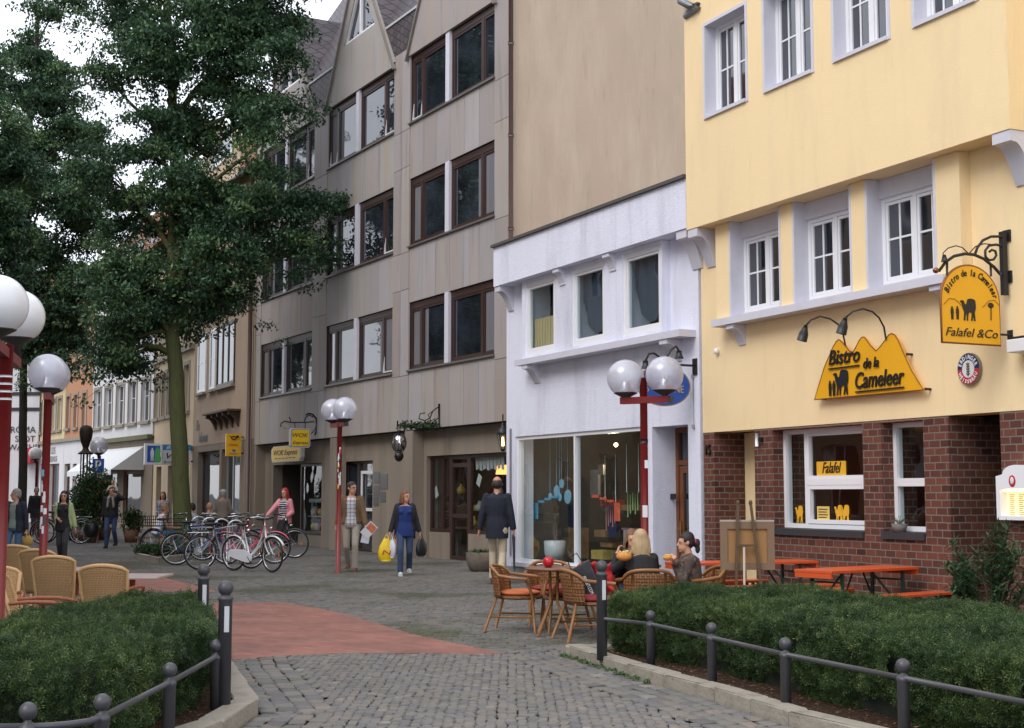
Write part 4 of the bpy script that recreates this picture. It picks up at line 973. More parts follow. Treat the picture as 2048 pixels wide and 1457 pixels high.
# ================================================================ houses further down the street
TF = Frame(507, 1086, -280)
def gy(px, gx0, k0, vp): return 988 + 1.5*k0*(px-vp)/(gx0-vp)
K305 = 65.5*(305+280)/787
W2 = Frame(305, 988+1.5*K305, -740)
M_TILE = None
def tile_mat():
    t = NT('orange_roof_tile'); o = t.n('TexCoord').outputs['Object']; s = t.n('SeparateXYZ', {0: o})
    vec = t.n('CombineXYZ', {0: s.outputs[0], 1: t.math('MULTIPLY', s.outputs[2], 1.15)}).outputs[0]
    b = t.n('TexBrick', {'Vector': vec, 'Color1': (0,0,0,1), 'Color2': (1,1,1,1), 'Mortar': (.5,.5,.5,1), 'Scale': 1.0, 'Mortar Size': .018, 'Mortar Smooth': .6, 'Brick Width': .22, 'Row Height': .34}, offset=0.0)
    c = t.ramp(b.outputs[0], [(0, (.26,.085,.035)), (.6, (.38,.13,.055)), (1, (.20,.07,.04))]); c = t.mix(b.outputs[1], c, (.08,.03,.02))
    c = t.mix(t.math('MULTIPLY', t.noise(2, 5, o), .35), c, (.10,.05,.03))
    t.setp(color=c, rough=.75, spec=.3); t.bump(t.math('SUBTRACT', 1.0, b.outputs[1]), .8, .03); return t.m
M_TILE = tile_mat()
M_SUR = mat('stone_surround', (.24,.21,.16), .7, var=.1)
def house(name, label, F, pxl, pxr, zt, col, wins, ground=None, roof=None, depth=9, surround=True, roofh=5.0, zr=None, gz=None):
    yb = 900
    b = empty(name, label, 'house', F.O, F.rz); xl, xr = F.X(pxl, yb), F.X(pxr, yb)
    wl = [(F.X(a, py0), F.X(c, py0), z0, z1) for a, c, py0, z0, z1 in wins]
    m = MB(); wallgrid(m, xl, xr, gz or 0, zt, 0, .3, wl); m.box(xl, xr, .303, depth, gz or 0, zt); m.build('wall', col, b)
    for a, c, z0, z1 in wl:
        mid = (a+c)/2
        f = win(b, a, c, z0, z1, .12, cols=(mid,), fw=.05, mw=.05, sash=False, munt=[('h', z0+(z1-z0)*.62, a+.05, c-.05)])
        if surround:
            m = MB(); m.box(a-.11, a, -.03, .0-.001, z0, z1); m.box(c, c+.11, -.03, -.001, z0, z1); m.box(a-.11, c+.11, -.035, -.001, z1, z1+.14); m.box(a-.15, c+.15, -.12, -.001, z0-.13, z0); m.build('window_surround', M_SUR, b)
    if roof:
        m = MB(); m.prism([(-.35, zt), (depth+.3, zt), (depth/2, zt+roofh)], lambda p, q: (xl-.02, p, q), lambda p, q: (xr+.02, p, q)); m.build('roof', roof, b)
        m = MB(); m.tube([(xl, -.38, zt-.02), (xr, -.38, zt-.02)], .07, 8); m.build('gutter', mat('zinc', (.22,.23,.25), .5, .6), b)
    return b, xl, xr
M_TAN = plaster('tan_render', (.34,.265,.20), .06, (.14,.10,.08), .4)
M_CRM = plaster('cream_render', (.55,.44,.30), .06, (.25,.2,.14), .3)
M_OFF = plaster('offwhite_render', (.58,.58,.60), .04, (.3,.3,.28), .25)
M_ORG = plaster('orange_render', (.42,.215,.125), .06, (.3,.16,.1), .3)
M_PALE = plaster('pale_yellow_render', (.55,.46,.28), .05, (.3,.25,.18), .3)
M_BRSTONE = plaster('brown_stone', (.22,.18,.14), .08, (.1,.08,.06), .4)
# tan house with post office
def zT(px, py): return TF.Z(px, py)
zs = zT(400, 787); zt_ = zT(400, 672); zu0 = zT(430, 340); zu1 = zT(430, 285)
tan, txl, txr = house('tan_house', 'tan rendered house with post office shop and steep orange tiled roof', TF, 386, 506, zT(500, 352), M_TAN, [], roof=M_TILE, roofh=6.2, gz=zT(430, 888))
m = MB(); zr_ = zT(500, 352); m.prism([(3.6, zr_+4.6), (9.2, zr_+.02), (4.5, zr_+6.15)], lambda p, q: (txr+.02, p, q), lambda p, q: (txr+5.5, p, q)); m.build('rear_roof', M_TILE, tan)
for a, c in ((397,413),(421,432),(435,470)):
    x0, x1 = TF.X(a, 750), TF.X(c, 750); f = win(tan, x0, x1, zs, zt_, -.05, mf=M_FRAME if c < 434 else M_BROWNF, cols=() if c < 434 else (x0+(x1-x0)*.33, x0+(x1-x0)*.66), fw=.07, dp=.06, munt=[('h', (zs+zt_)/2, x0, x1)] if c < 434 else ())
    q = MB(); q.box(x0-.05, x1+.05, -.14, -.002, zs-.1, zs-.01); q.build('sill', M_SUR, f)
    if c < 434: continue
    q = MB()
    for t in (.28, .62, .95): xx = x0+(x1-x0)*t; q.box(xx-.045, xx-.01, -.02, .0, zs+.1, zt_-.1)
    q.build('white_sash', M_FRAME, f)
m = MB(); gx0, gx1 = TF.X(386, 500), TF.X(478, 500); zz = zT(500, 352)
m.prism([(gx0, zz), (gx1, zz), (gx1, zz+1.5), ((gx0+gx1)/2, zz+2.9), (gx0, zz+1.5)], lambda p, q: (p, -.02, q), lambda p, q: (p, 3, q)); m.build('dormer_gable', M_CRM, tan)
for a, c in ((427,441),(443,466)): win(tan, TF.X(a, 300), TF.X(c, 300), zu0, zu1, -.06, fw=.08, dp=.05, munt=[('h', (zu0+zu1)/2, TF.X(a,300), TF.X(c,300))])
x0, x1 = TF.X(430, 828), TF.X(482, 828); zc = zT(455, 824); m = MB(); m.box(x0, x1, -.45, -.002, zc-.06, zc)
for k in range(5): bracket(m, x0+.15+k*(x1-x0-.5)/4, x0+.30+k*(x1-x0-.5)/4, -.36, zc-.062, .5)
m.build('cornice', mat('brown_cornice', (.10,.06,.04), .7), tan)
m = MB(); m.tube([(txr-.15, -.12, zT(500, 352)), (txr-.15, -.12, .2)], .07, 8); m.build('downpipe', mat('brown_pipe', (.10,.06,.05), .5), tan)
# tan ground floor
zg = zT(430, 888); s0, s1 = TF.X(394, 980), TF.X(437, 980); d0, d1 = TF.X(441, 980), TF.X(478, 980); zst = zT(415, 903)
m = MB(); wallgrid(m, txl, txr, 0, zg-.003, .01, .35, [(s0, s1, .5, zst), (d0, d1, 0, zst)]); m.box(txl, txl+.3, .352, 9, 0, zg); m.box(txl, txr, 4.2, 9, 0, zg); m.build('ground_floor_wall', M_BRSTONE, tan)
f = win(tan, s0, s1, .5, zst, .2, mf=M_BROWNF, mp=M_PANE, cols=(), fw=.10, sash=False, name='shop_window')
f = win(tan, d0, d1, 0.02, zst, .2, mf=mat('grey_alu', (.35,.36,.38), .4, .4), cols=(d0+(d1-d0)*.35,), fw=.09, sash=False, name='shop_door')
text_on(tan, 'shop_lettering', 'Flo', TF.X(396, 870), TF.Z(396, 862), -.03, .55, M_IRON, .3, .8); text_on(tan, 'shop_lettering', 'Hafermann', TF.X(407, 880), TF.Z(409, 884), -.03, .52, M_IRON, .3, .62)
# cream house
rows = [(zT(312,842)-.0, zT(312,735)), (zT(312,665), zT(312,590)-.3)]
rows = [(4.6, 6.35), (7.7, 9.3)]
cw = [(a, c, 790, *r) for r in rows for a, c in ((311,320),(324.5,334),(338,347),(369,378.5))]
cream, cxl, cxr = house('cream_house', 'narrow cream house with tall brown framed windows behind the tree trunk', TF, 305, 385.5, 11.2, M_CRM, cw, roof=M_TILE, gz=zT(350, 905))
m = MB(); m.box(cxl, cxr, -.16, -.002, 6.85, 7.05); m.box(cxl, cxr, -.12, -.002, zT(350,905)-.02, zT(350,905)+.16); m.build('cornice', M_SUR, cream)
zg = zT(350, 905); m = MB(); hs_ = [(TF.X(a, 980), TF.X(c, 980), .02, zg-.5) for a, c in ((312,322),(335,345),(352,366))]
wallgrid(m, cxl, cxr, 0, zg-.002, .0, .35, hs_); m.box(cxl, cxr, .352, 9, 0, zg-.003); m.build('ground_floor_wall', M_CRM, cream)
for h in hs_: win(cream, *h, .2, mf=M_BROWNF, fw=.08, sash=False, name='shop_window')
# white house with awning
r1, r2 = (W2.Z(196, 856), W2.Z(196, 781)), (W2.Z(196, 720), W2.Z(196, 642))
ww = [(a, c, 820, *r) for r in (r1, r2, (r2[0]+3.0, r2[1]+3.0)) for a, c in ((189,202),(210,224),(233,248),(257,273),(283.5,299.5))]
zf = W2.Z(250, 878)
wh, wxl, wxr = house('white_townhouse', 'white rendered townhouse with stone framed windows above a white awning', W2, 182.5, 304.5, W2.Z(190, 560), M_OFF, ww, roof=M_TILE, gz=zf)
m = MB(); m.box(wxl, wxr, -.22, -.002, zf-.12, zf+.06); m.build('ledge', mat('mossy_ledge', (.12,.115,.06), .9, var=.4), wh)
o0, o1 = W2.X(245, 1000), W2.X(280, 1000); o2, o3 = W2.X(205, 1000), W2.X(232, 1000)
m = MB(); wallgrid(m, wxl, wxr, 0, zf-.13, .02, .35, [(o0, o1, .35, W2.Z(262, 942)), (o2, o3, .02, W2.Z(262, 942))]); m.box(wxl, wxr, .352, 9, 0, zf-.12); m.build('ground_floor_wall', M_BRSTONE, wh)
win(wh, o0, o1, .35, W2.Z(262, 942), .1, mf=M_WOOD, fw=.14, sash=False, name='shop_window'); win(wh, o2, o3, .02, W2.Z(262, 942), .2, mf=M_BROWNF, fw=.1, sash=False, name='shop_door')
a0, a1 = W2.X(196, 930), W2.X(288, 930); zA0, zA1 = W2.Z(262, 938, 1.3), W2.Z(240, 897, 0)
m = MB(); m.add([(a0,-.0,zA1),(a1,-.0,zA1),(a1,-1.4,zA0),(a0,-1.4,zA0),(a0,-1.4,zA0-.22),(a1,-1.4,zA0-.22),(a0,0,zA0-.0),(a1,0,zA0-.0)], [(0,1,2,3),(3,2,5,4),(0,3,6),(1,7,2)]); m.build('awning', mat('awning_white', (.62,.64,.66), .7, var=.04), wh)
# orange and pale houses
ro = [(W2.Z(140, 857), W2.Z(140, 793)), (W2.Z(160, 735)-.1, W2.Z(160, 665))]
ow = [(a, c, 820, *r) for r in ro + [(ro[1][0]+2.9, ro[1][1]+2.9)] for a, c in ((133.5,140),(148.5,155.5),(165,172.5))]
zf2 = W2.Z(150, 880)
orange, oxl, oxr = house('orange_house', 'orange rendered house between the white townhouse and a pale yellow one', W2, 128, 182, W2.Z(160, 585), M_ORG, ow, roof=M_TILE, gz=zf2)
pw = [(a, c, 840, *r) for r in (ro[0],) for a, c in ((78,84),(104,112),(116,123))]
pale, pxl_, pxr_ = house('pale_yellow_house', 'low pale yellow house at the far end of the row', W2, 70, 127.7, W2.Z(90, 772), M_PALE, pw, roof=M_TILE, gz=zf2, roofh=3)
for hb, xl_, xr_, ops, nm in ((orange, oxl, oxr, ((127.5,139),(144,152),(160,175)), 'white_shopfront'), (pale, pxl_, pxr_, ((80,92),(98,117)), 'white_shopfront')):
    hs2 = [(W2.X(a, 980), W2.X(c, 980), .02, W2.Z((a+c)/2, 928)) for a, c in ops]; hs2 = [(max(a, xl_+.05), c, d, e) for a, c, d, e in hs2]
    m = MB(); wallgrid(m, xl_, xr_, 0, zf2-.003, .0, .35, hs2); m.box(xl_, xr_, .352, 9, 0, zf2-.004); m.build('ground_floor_wall', M_OFF, hb)
    for h in hs2: win(hb, *h, .15, mf=M_WOOD, fw=.10, sash=False, name='shop_window')
    m = MB(); m.box(xl_, xr_, -.14, -.002, zf2-.05, zf2+.12); m.build('ledge', M_SUR, hb)
text_on(pale, 'shop_lettering', 'LOS', W2.X(107, 905), W2.Z(107, 908), -.03, .5, mat('grey_letters', (.2,.2,.2), .6)); text_on(pale, 'shop_lettering', 'ABENDS', W2.X(107, 920), W2.Z(107, 924), -.03, .42, MATS['grey_letters'])
# closing white timber framed house
EF = Frame(76, 1045, -60000)
end, exl, exr = house('timbered_house', 'white gabled house with dark timber beams closing the end of the street', EF, -40, 76, EF.Z(30, 700), M_OFF, [], roof=M_TILE, roofh=5)
m = MB()
for py in (788, 819): z = EF.Z(40, py); m.box(exl, exr, -.05, -.002, z-.09, z+.09)
m.build('timber_beam', M_IRON, end)
M_LET = mat('black_letters', (.03,.03,.035), .6)
for txt, x, y, sz in (('ROMA', 46, 866, 1.05), ('SPOT', 50, 884, 1.0), ('WACHE', 47, 901, 1.0)):
    text_on(end, 'wall_lettering', txt, EF.X(x, y), EF.Z(x, y), -.03, sz*.46, M_LET, 0, 1.0)
m = MB(); m.box(EF.X(52, 900), EF.X(74, 900), -.9, -.02, EF.Z(60, 927), EF.Z(60, 897)); m.build('red_shop_sign', mat('sign_red', (.5,.02,.03), .5), end)
text_on(end, 'sign_lettering', 'Y', EF.X(61, 915), EF.Z(61, 922), -.92, .7, M_FRAME)
# facade row across the street, outside the frame: what the shop windows mirror
M_SAND = stone_panel('opposite_sandstone', (.42,.31,.20))
def opp(p0, p1, h, mt, label):
    a, c = Vector((*p0, 0)), Vector((*p1, 0)); d = (c-a); L = d.length; rz = math.atan2(d.y, d.x)
    b = empty('opposite_house', label, 'house', a, rz); ws = []
    nx = int(L/2.6)
    for i in range(nx):
        for z in (1.0, 4.6, 7.6): ws.append((.8+i*2.6, 2.0+i*2.6, z, z+1.7))
    m = MB(); wallgrid(m, 0, L, 0, h, 0, .3, ws); m.box(0, L, .303, 8, 0, h); m.build('wall', mt, b)
    for w in ws: win(b, *w, .12, cols=((w[0]+w[1])/2,), sash=False)
    m = MB(); m.prism([(-.3, h), (8, h), (4, h+4.5)], lambda p, q: (-.1, p, q), lambda p, q: (L+.1, p, q)); m.build('roof', M_TILE, b)
opp((-9.5, 16), (-15.5, 31), 9.5, M_SAND, 'sandstone house across the street, outside the frame, mirrored in shop windows')
opp((-16.0, 31.5), (-23.5, 50), 10.5, M_CRM, 'cream house across the street further down, outside the frame')
opp((-8.0, 3), (-9.3, 15.5), 9.0, M_OFF, 'white house across the street beside the camera, outside the frame')

# ================================================================ trees
M_LEAF = foliage('tree_leaf', (.022,.056,.032), (.070,.145,.072), (.17,.26,.08))
M_BARK = mat('mossy_bark', (.075,.085,.028), .9, var=.35, scale=5, bump=1.0, bscale=14, stretch=(3,3,.5), dirt=(.035,.028,.02), dirtamt=.7)
M_BARK2 = mat('dark_bark', (.035,.03,.022), .9, var=.35, scale=5, bump=1.0, bscale=14, stretch=(3,3,.5))
def leaf_clusters(name, parent, centers, n_each, spread, size, mt, seed, droop=.5, tone_shift=None):
    r = np.random.default_rng(seed); C = np.repeat(np.asarray(centers), n_each, 0); n = len(C)
    off = r.normal(0, 1, (n, 3)); off /= np.maximum(1, np.linalg.norm(off, axis=1)[:, None]/1.6)
    off *= np.array(spread); Pp = C + off; Pp[:, 2] -= droop*(off[:, 0]**2 + off[:, 1]**2)
    yaw = r.uniform(0, 2*PI, n); pit = r.normal(-.65, .4, n); roll = r.normal(0, .6, n); s = size*r.uniform(.6, 1.3, n)
    d = np.stack([np.cos(yaw)*np.cos(pit), np.sin(yaw)*np.cos(pit), np.sin(pit)], 1)
    u = np.cross(d, np.array([0,0,1.0])); u /= np.linalg.norm(u, axis=1)[:, None]; w = np.cross(u, d)
    sd_ = u*np.cos(roll)[:, None] + w*np.sin(roll)[:, None]
    a = Pp - d*s[:, None]*.5; b = Pp + sd_*s[:, None]*.26; c = Pp + d*s[:, None]*.5; e = Pp - sd_*s[:, None]*.26
    V = np.stack([a, b, c, e], 1).reshape(-1, 3); F = np.arange(4*n).reshape(-1, 4)
    ct = np.repeat(r.uniform(-.22, .22, len(centers)), n_each)
    tone = np.clip(.38 + ct + r.normal(0, .13, n), 0, .93); tone[r.random(n) < .012] = 1.0
    if tone_shift is not None: tone = np.clip(tone + np.repeat(tone_shift, n_each), 0, 1)
    return npmesh(name, V, F, mt, parent=parent, attr=tone)
def tree(name, label, base, trunk, tr, blobs, n_clusters, n_each, seed, bark, size=.11, group=None):
    """trunk: list of points; blobs: (centre, radii) lobes of the crown"""
    r = random.Random(seed); t = empty(name, label, 'tree', base, group=group); B = Vector(base)
    m = MB(); T = [Vector(p)-B for p in trunk]
    path = []
    for i in range(len(T)-1):
        for k in range(5): path.append(T[i].lerp(T[i+1], k/5) + Vector((r.uniform(-.02,.02), r.uniform(-.02,.02), 0)))
    path.append(T[-1]); N = len(path)
    rad = [tr*(1.25 if i == 0 else 1.06 if i == 1 else 1.0)*(1 - .72*i/N) for i in range(N)]
    m.tube(path, rad, 14); m.build('trunk', bark, t)
    lm = MB(); cents = []; shift = []; vol = [b[1][0]*b[1][1]*b[1][2] for b in blobs]; tot = sum(v**.62 for v in vol)
    for (c, R), v in zip(blobs, vol):
        c = Vector(c) - B; R = Vector(R)
        zb_ = max(min(T[2].z*1.02, c.z), c.z - 1.2 - r.random()*1.2); j = min(range(N), key=lambda i: abs(path[i].z - min(zb_, path[-1].z*.96)))
        s0 = path[j]; midp = s0.lerp(c, .5) + Vector((r.uniform(-.3,.3), r.uniform(-.3,.3), .25))
        rr = min(rad[j]*.6, .10)
        lm.tube([s0, s0.lerp(midp, .5)+Vector((0,0,.1)), midp, c], [rr, rr*.75, rr*.55, .02], 6)
        n = max(3, int(n_clusters*(v**.62)/tot/11))
        for k in range(n):
            q = Vector((r.gauss(0,1), r.gauss(0,1), r.gauss(0,1))).normalized()*(.30 + .62*r.random()**.7)
            p = c + Vector((q.x*R.x, q.y*R.y, q.z*R.z)); tn = r.uniform(-.22, .26); hs_ = r.uniform(.24, .42)
            for _ in range(11):
                dx, dy = r.gauss(0, hs_), r.gauss(0, hs_); cents.append(p + Vector((dx, dy, r.gauss(0, .10) - .55*(dx*dx+dy*dy)))); shift.append(tn)
            st = midp.lerp(c, r.random()); mp_ = st.lerp(p, .55) + Vector((0,0,.12)); lm.tube([st, mp_, p], [.03, .02, .008], 4)
            for _ in range(5): e_ = r.choice(cents[-11:]); lm.tube([mp_.lerp(p,.7), e_], [.012, .004], 3)
    lm.build('limbs', bark, t)
    leaf_clusters('crown', t, [tuple(c) for c in cents], n_each, (.20, .20, .10), size, M_LEAF, seed, .8, np.array(shift))
    return t
def blob(px, py, Y, rx, ry, rd=None, dy=0.0):
    k = FPX/Y; c = P(px, py, Y+dy); return (tuple(c), (rx/k, (rd or (rx+ry)/2)/k, ry/k))
def blobsJ(L, Y, seed):
    r = random.Random(seed); return [blob(px, py, Y, rx, ry, None, dy if dy is not None else r.uniform(-1.0, 1.0)) for px, py, rx, ry, dy in [(*l, None)[:5] for l in L]]
Y1 = 36.0; kb = G(366, 1100)
base1 = XZ(366, Y1, 0.05)
tr1 = [base1, XZ(358, Y1, 3.2), XZ(346, Y1, 5.6), P(345, 560, Y1), P(350, 300, Y1+.3), P(335, 20, Y1+.5), P(330, -150, Y1+.6)]
L1 = [(330,120,105,85),(250,30,80,60),(420,40,110,80),(530,30,80,60),(480,150,85,62),(555,195,48,50),(540,275,40,32),(400,250,95,70),(300,270,80,60),
      (340,370,95,60),(270,420,75,60),(400,410,60,60),(350,480,100,60),(260,520,75,55),(460,400,45,40),(520,410,80,42),(610,400,70,32),(665,410,38,24),(590,480,55,40),(655,480,26,45),(540,470,50,38),
      (440,500,70,60),(410,560,50,45),(440,600,24,40),(330,580,70,50),(240,600,48,38),(240,660,20,36),(235,710,24,32),(350,640,20,32),(290,640,30,28),(230,560,40,50),(245,640,42,42),(225,690,36,36),(250,720,26,26),(440,580,40,45),(385,620,28,30),(300,600,50,40),(470,540,40,40),
      (210,150,45,40),(545,95,60,50),(585,45,32,45),(455,80,60,60),(500,230,60,50),(540,330,35,25),(330,-60,150,60),(500,-60,140,60),(190,330,50,60)]
tree('plane_tree', 'tall leafy tree with mossy trunk standing behind the bicycle racks', base1, tr1, .24, blobsJ(L1, Y1, 3), 3900, 42, 11, M_BARK, .12)
Y2 = 50.0; base2 = XZ(45, Y2, 0)
tr2 = [base2, XZ(46, Y2, 3.2), XZ(48, Y2, 6.5), P(52, 500, Y2), P(60, 250, Y2), P(75, 60, Y2), P(80, -100, Y2)]
L2 = [(70,95,60,40),(30,180,60,50),(110,180,80,65),(60,290,100,60),(160,260,60,55),(40,380,80,60),(120,380,85,65),(180,420,50,60),(30,480,70,60),(100,500,90,60),(60,590,80,50),(130,600,50,50),(100,660,60,35),(140,680,30,25),(50,660,50,35),(90,700,30,20),(170,540,35,40),(150,610,40,45),(110,720,55,30),(20,640,50,40),(160,650,30,40),(120,10,60,30),(200,340,40,40)]
tree('plane_tree', 'dark tree further back with slim trunk beside the leftmost lamp', base2, tr2, .17, blobsJ(L2, Y2, 5), 2700, 38, 12, M_BARK2, .155)
Y3 = 43.0; base3 = XZ(-120, Y3, 0)
L3 = [(-60,120,70,60),(20,330,70,60),(-40,250,90,80),(10,470,60,60),(-50,400,90,80),(-60,560,80,60),(20,560,50,45)]
tree('plane_tree', 'tree at the left border of the picture, only its crown reaching in', base3, [base3, XZ(-118, Y3, 3), XZ(-110, Y3, 6), P(-90, 300, Y3), P(-70, 0, Y3)], .22, blobsJ(L3, Y3, 6), 1200, 38, 13, M_BARK2, .14)

# ================================================================ clipped yew hedges
M_YEW = foliage('yew_needles', (.020,.042,.015), (.052,.095,.032), (.16,.21,.06), .5)
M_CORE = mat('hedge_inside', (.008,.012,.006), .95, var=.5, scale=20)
def hedge(name, label, poly, h0, h1, n_top, n_side, seed, core=None):
    r = np.random.default_rng(seed); c = np.array(poly); cx, cy = c.mean(0)
    o = empty(name, label, 'hedge', (cx, cy, 0)); m = MB()
    ins = [((x-cx)*.97, (y-cy)*.97) for x, y in poly]
    ins = [(p[0]-cx, p[1]-cy) for p in offset_in(poly, .09, cx, cy)]
    if core: ins = [(x-cx, y-cy) for x, y in core]
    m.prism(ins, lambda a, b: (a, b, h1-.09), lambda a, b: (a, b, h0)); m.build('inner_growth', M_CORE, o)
    P_, Nn = [], []
    x0, x1, y0, y1 = c[:,0].min(), c[:,0].max(), c[:,1].min(), c[:,1].max()
    x = r.uniform(x0, x1, n_top*3); y = r.uniform(y0, y1, n_top*3); ok = inpoly(x, y, poly); x, y = x[ok][:n_top], y[ok][:n_top]
    bum = .04*np.sin(x*5.1+y*3.3)*np.sin(y*4.1-x)+.035*np.sin(x*2.1-y*4.7)+.03*np.sin(x*13+3*np.sin(y*7))*np.sin(y*11)
    edge = np.clip(segdist(x, y, list(poly)+[poly[0]])/.16, 0, 1)
    P_.append(np.stack([x-cx, y-cy, h1 + bum - .08*(1-edge)**2 + r.normal(0, .012, len(x))], 1)); Nn.append(np.tile([0,0,1.0], (len(x), 1)))
    per = list(poly) + [poly[0]]; Ls = [math.dist(a, b) for a, b in zip(per[:-1], per[1:])]
    for a, b, L in zip(per[:-1], per[1:], Ls):
        k = int(n_side*L/sum(Ls)); t = r.random(k); z = h0 + (h1-h0)*r.random(k)
        nx, ny = (b[1]-a[1])/L, -(b[0]-a[0])/L
        if nx*((a[0]+b[0])/2-cx) + ny*((a[1]+b[1])/2-cy) < 0: nx, ny = -nx, -ny
        s = t*L; bu = .06*np.sin(s*4+z*6)*np.sin(s*1.7) + .05*np.sin(s*12-z*9)*np.sin(z*13+s*5) - .05*((z-h0)/(h1-h0) > .9) - .09*(z < h0+.12)
        P_.append(np.stack([a[0]+(b[0]-a[0])*t + nx*bu - cx, a[1]+(b[1]-a[1])*t + ny*bu - cy, z], 1)); Nn.append(np.tile([nx, ny, .15], (k, 1)))
    Pp = np.concatenate(P_); Nn = np.concatenate(Nn); n = len(Pp)
    d = Nn + r.normal(0, .6, (n, 3)); d[:, 2] += .15; d /= np.linalg.norm(d, axis=1)[:, None]
    ref = r.normal(0, 1, (n, 3)); u = np.cross(d, ref); u /= np.linalg.norm(u, axis=1)[:, None]
    L = r.uniform(.035, .085, n); tn = np.clip(.30 + .35*(np.sin(Pp[:,0]*3.1+1)*np.sin(Pp[:,1]*2.7+Pp[:,2]*5)) * .5 + r.normal(0, .14, n), 0, .9); tn[r.random(n) < .04] = 1; tn = tn + .12*np.sin(Pp[:,0]*8+2*np.sin(Pp[:,1]*6))*np.sin(Pp[:,1]*9)
    VV, TT = [], []
    w = np.cross(u, d)
    for i in range(7):
        t = (i+.5)/7
        sgn = 1 if i % 2 else -1
        a = Pp + d*(L*t)[:, None] - d*.02; nl = r.uniform(.018, .03, n)*(1.1-.5*t)
        tip = a + (u*sgn + d*.7 + w*r.normal(0,.35,n)[:,None])*nl[:, None]
        pr = np.cross(tip-a, w); pr /= np.linalg.norm(pr, axis=1)[:, None]; hw = .0034
        VV.append(np.stack([a - d*hw, (a+tip)/2 - pr*hw*.9, tip, (a+tip)/2 + pr*hw*.9], 1)); TT.append(np.clip(tn + .25*t - .05, 0, 1))
    V = np.concatenate(VV).reshape(-1, 3); F = np.arange(len(V)).reshape(-1, 4)
    npmesh('foliage', V, F, M_YEW, parent=o, attr=np.concatenate(TT)); return o
def offset_in(poly, d, cx, cy):
    n = len(poly); ar = sum(poly[i][0]*poly[(i+1) % n][1] - poly[(i+1) % n][0]*poly[i][1] for i in range(n)); sg = 1 if ar > 0 else -1
    out = []
    for i in range(n):
        p, a, b = Vector(poly[i]), Vector(poly[i-1]), Vector(poly[(i+1) % n])
        n1 = Vector((-(p-a).y, (p-a).x)).normalized()*sg; n2 = Vector((-(b-p).y, (b-p).x)).normalized()*sg
        q = (n1+n2); q = q/max(.3, q.dot(n1)); out.append(p + q*d)
    return out
HL = [(-2.12, 9.6), (-2.18, 7.7), (-2.9, 6.95), (-5.0, 6.5), (-4.5, 8.4), (-3.62, 9.6), (-3.66, 10.9), (-3.2, 12.0), (-2.62, 11.9)]
hedge('yew_hedge', 'square clipped yew hedge in the left planter in front of the cane chairs', HL, .06, .60, 34000, 26000, 21, [(-2.25,9.6),(-2.32,7.9),(-3.0,7.1),(-4.6,6.8),(-4.1,8.4),(-3.45,9.6),(-3.5,10.8),(-3.15,11.8),(-2.75,11.75)])
HRp = [tuple(G(a, b, .07)[:2]) for a, b in ((1222,1302),(1300,1318),(1440,1346),(1600,1392),(1800,1446),(2060,1510))] + [(3.1, 7.2), (5.6, 7.2)]
f1 = G(2048, 1224, .6); f2 = G(1900, 1210, .6); f3 = G(1560, 1175, .6); f4 = G(1232, 1177, .6)
HRp += [(f1.x+.6, f1.y-.6), (f1.x, f1.y), (f2.x, f2.y), (f3.x, f3.y), (f4.x, f4.y)]
hedge('yew_hedge', 'long clipped yew hedge in the right planter below the brick wall', HRp, .06, .575, 70000, 45000, 22)

# ================================================================ bollards and low rails
def bollard(h, r, plate=False):
    m = MB(); m.lathe([(0,0),(r,0),(r,h-.135),(r*1.12,h-.13),(r*1.12,h-.115),(r,h-.11),(r*.75,h-.098),(r*.45,h-.09),(r*.45,h-.078)], n=20)
    zc = h-.045; R = .043 if r < .04 else .052; zc = h-R
    m.lathe([(R*math.sin(t)+.0001, zc - R*math.cos(t)) for t in [PI*k/10 for k in range(1, 11)]], n=20); return m
posts = []
def post(px, py_top, hz, tall, i, label, group, soil_h=.06, plate=0):
    h = .86 if tall else .47; d = P(px, py_top, 1); # direction
    r = ray(px, py_top); t = (soil_h + h - H_CAM)/r.z; q = CAMP + r*t
    o = empty('bollard' if tall else 'rail_post', label, 'bollard' if tall else 'post', (q.x, q.y, soil_h), group=group)
    bollard(h, .046 if tall else .036).build('shaft', M_GREYMET, o)
    if plate:
        m = MB(); m.M = Matrix.Rotation(plate, 4, 'Z'); m.box(-.014, .018, -.054, -.046, h-.34, h-.17); m.build('reflector_plate', mat('reflector_white', (.5,.51,.53), .4), o)
    return Vector((q.x, q.y, soil_h))
def rail(pts, label, sag=0):
    m = MB(); o = Vector(pts[0]); m.tube([Vector(p)-o for p in pts], .017, 8); tag(m.build('fence_rail', M_GREYMET, loc=o), label, 'rail', 'rails between the planter posts')
g1 = 'posts of the right planter'; g2 = 'posts of the left planter'
A = [post(1203, 1121, 0, True, 0, 'tall grey ball-top bollard at the corner of the right planter', g1, plate=.3),
     post(1301, 1221, 0, False, 0, 'low grey post next to the tall bollard of the right planter', g1),
     post(1423, 1245, 0, False, 0, 'second low post from the left in front of the right hedge', g1),
     post(1570, 1275, 0, False, 0, 'third low post in front of the right hedge, paint flaked at its foot', g1),
     post(1805, 1317, 0, False, 0, 'rightmost and nearest low post in front of the right hedge', g1)]
A.append(A[-1] + (A[-1]-A[-2])*1.1)
names = ['from the tall corner bollard to the first low post', 'between the first and second low posts', 'between the second and third low posts', 'between the third and fourth low posts', 'running out of the picture at lower right']
for i in range(5):
    rail([A[i]+Vector((0,0,.355)), A[i+1]+Vector((0,0,.355))], 'grey rail of the right planter ' + names[i])
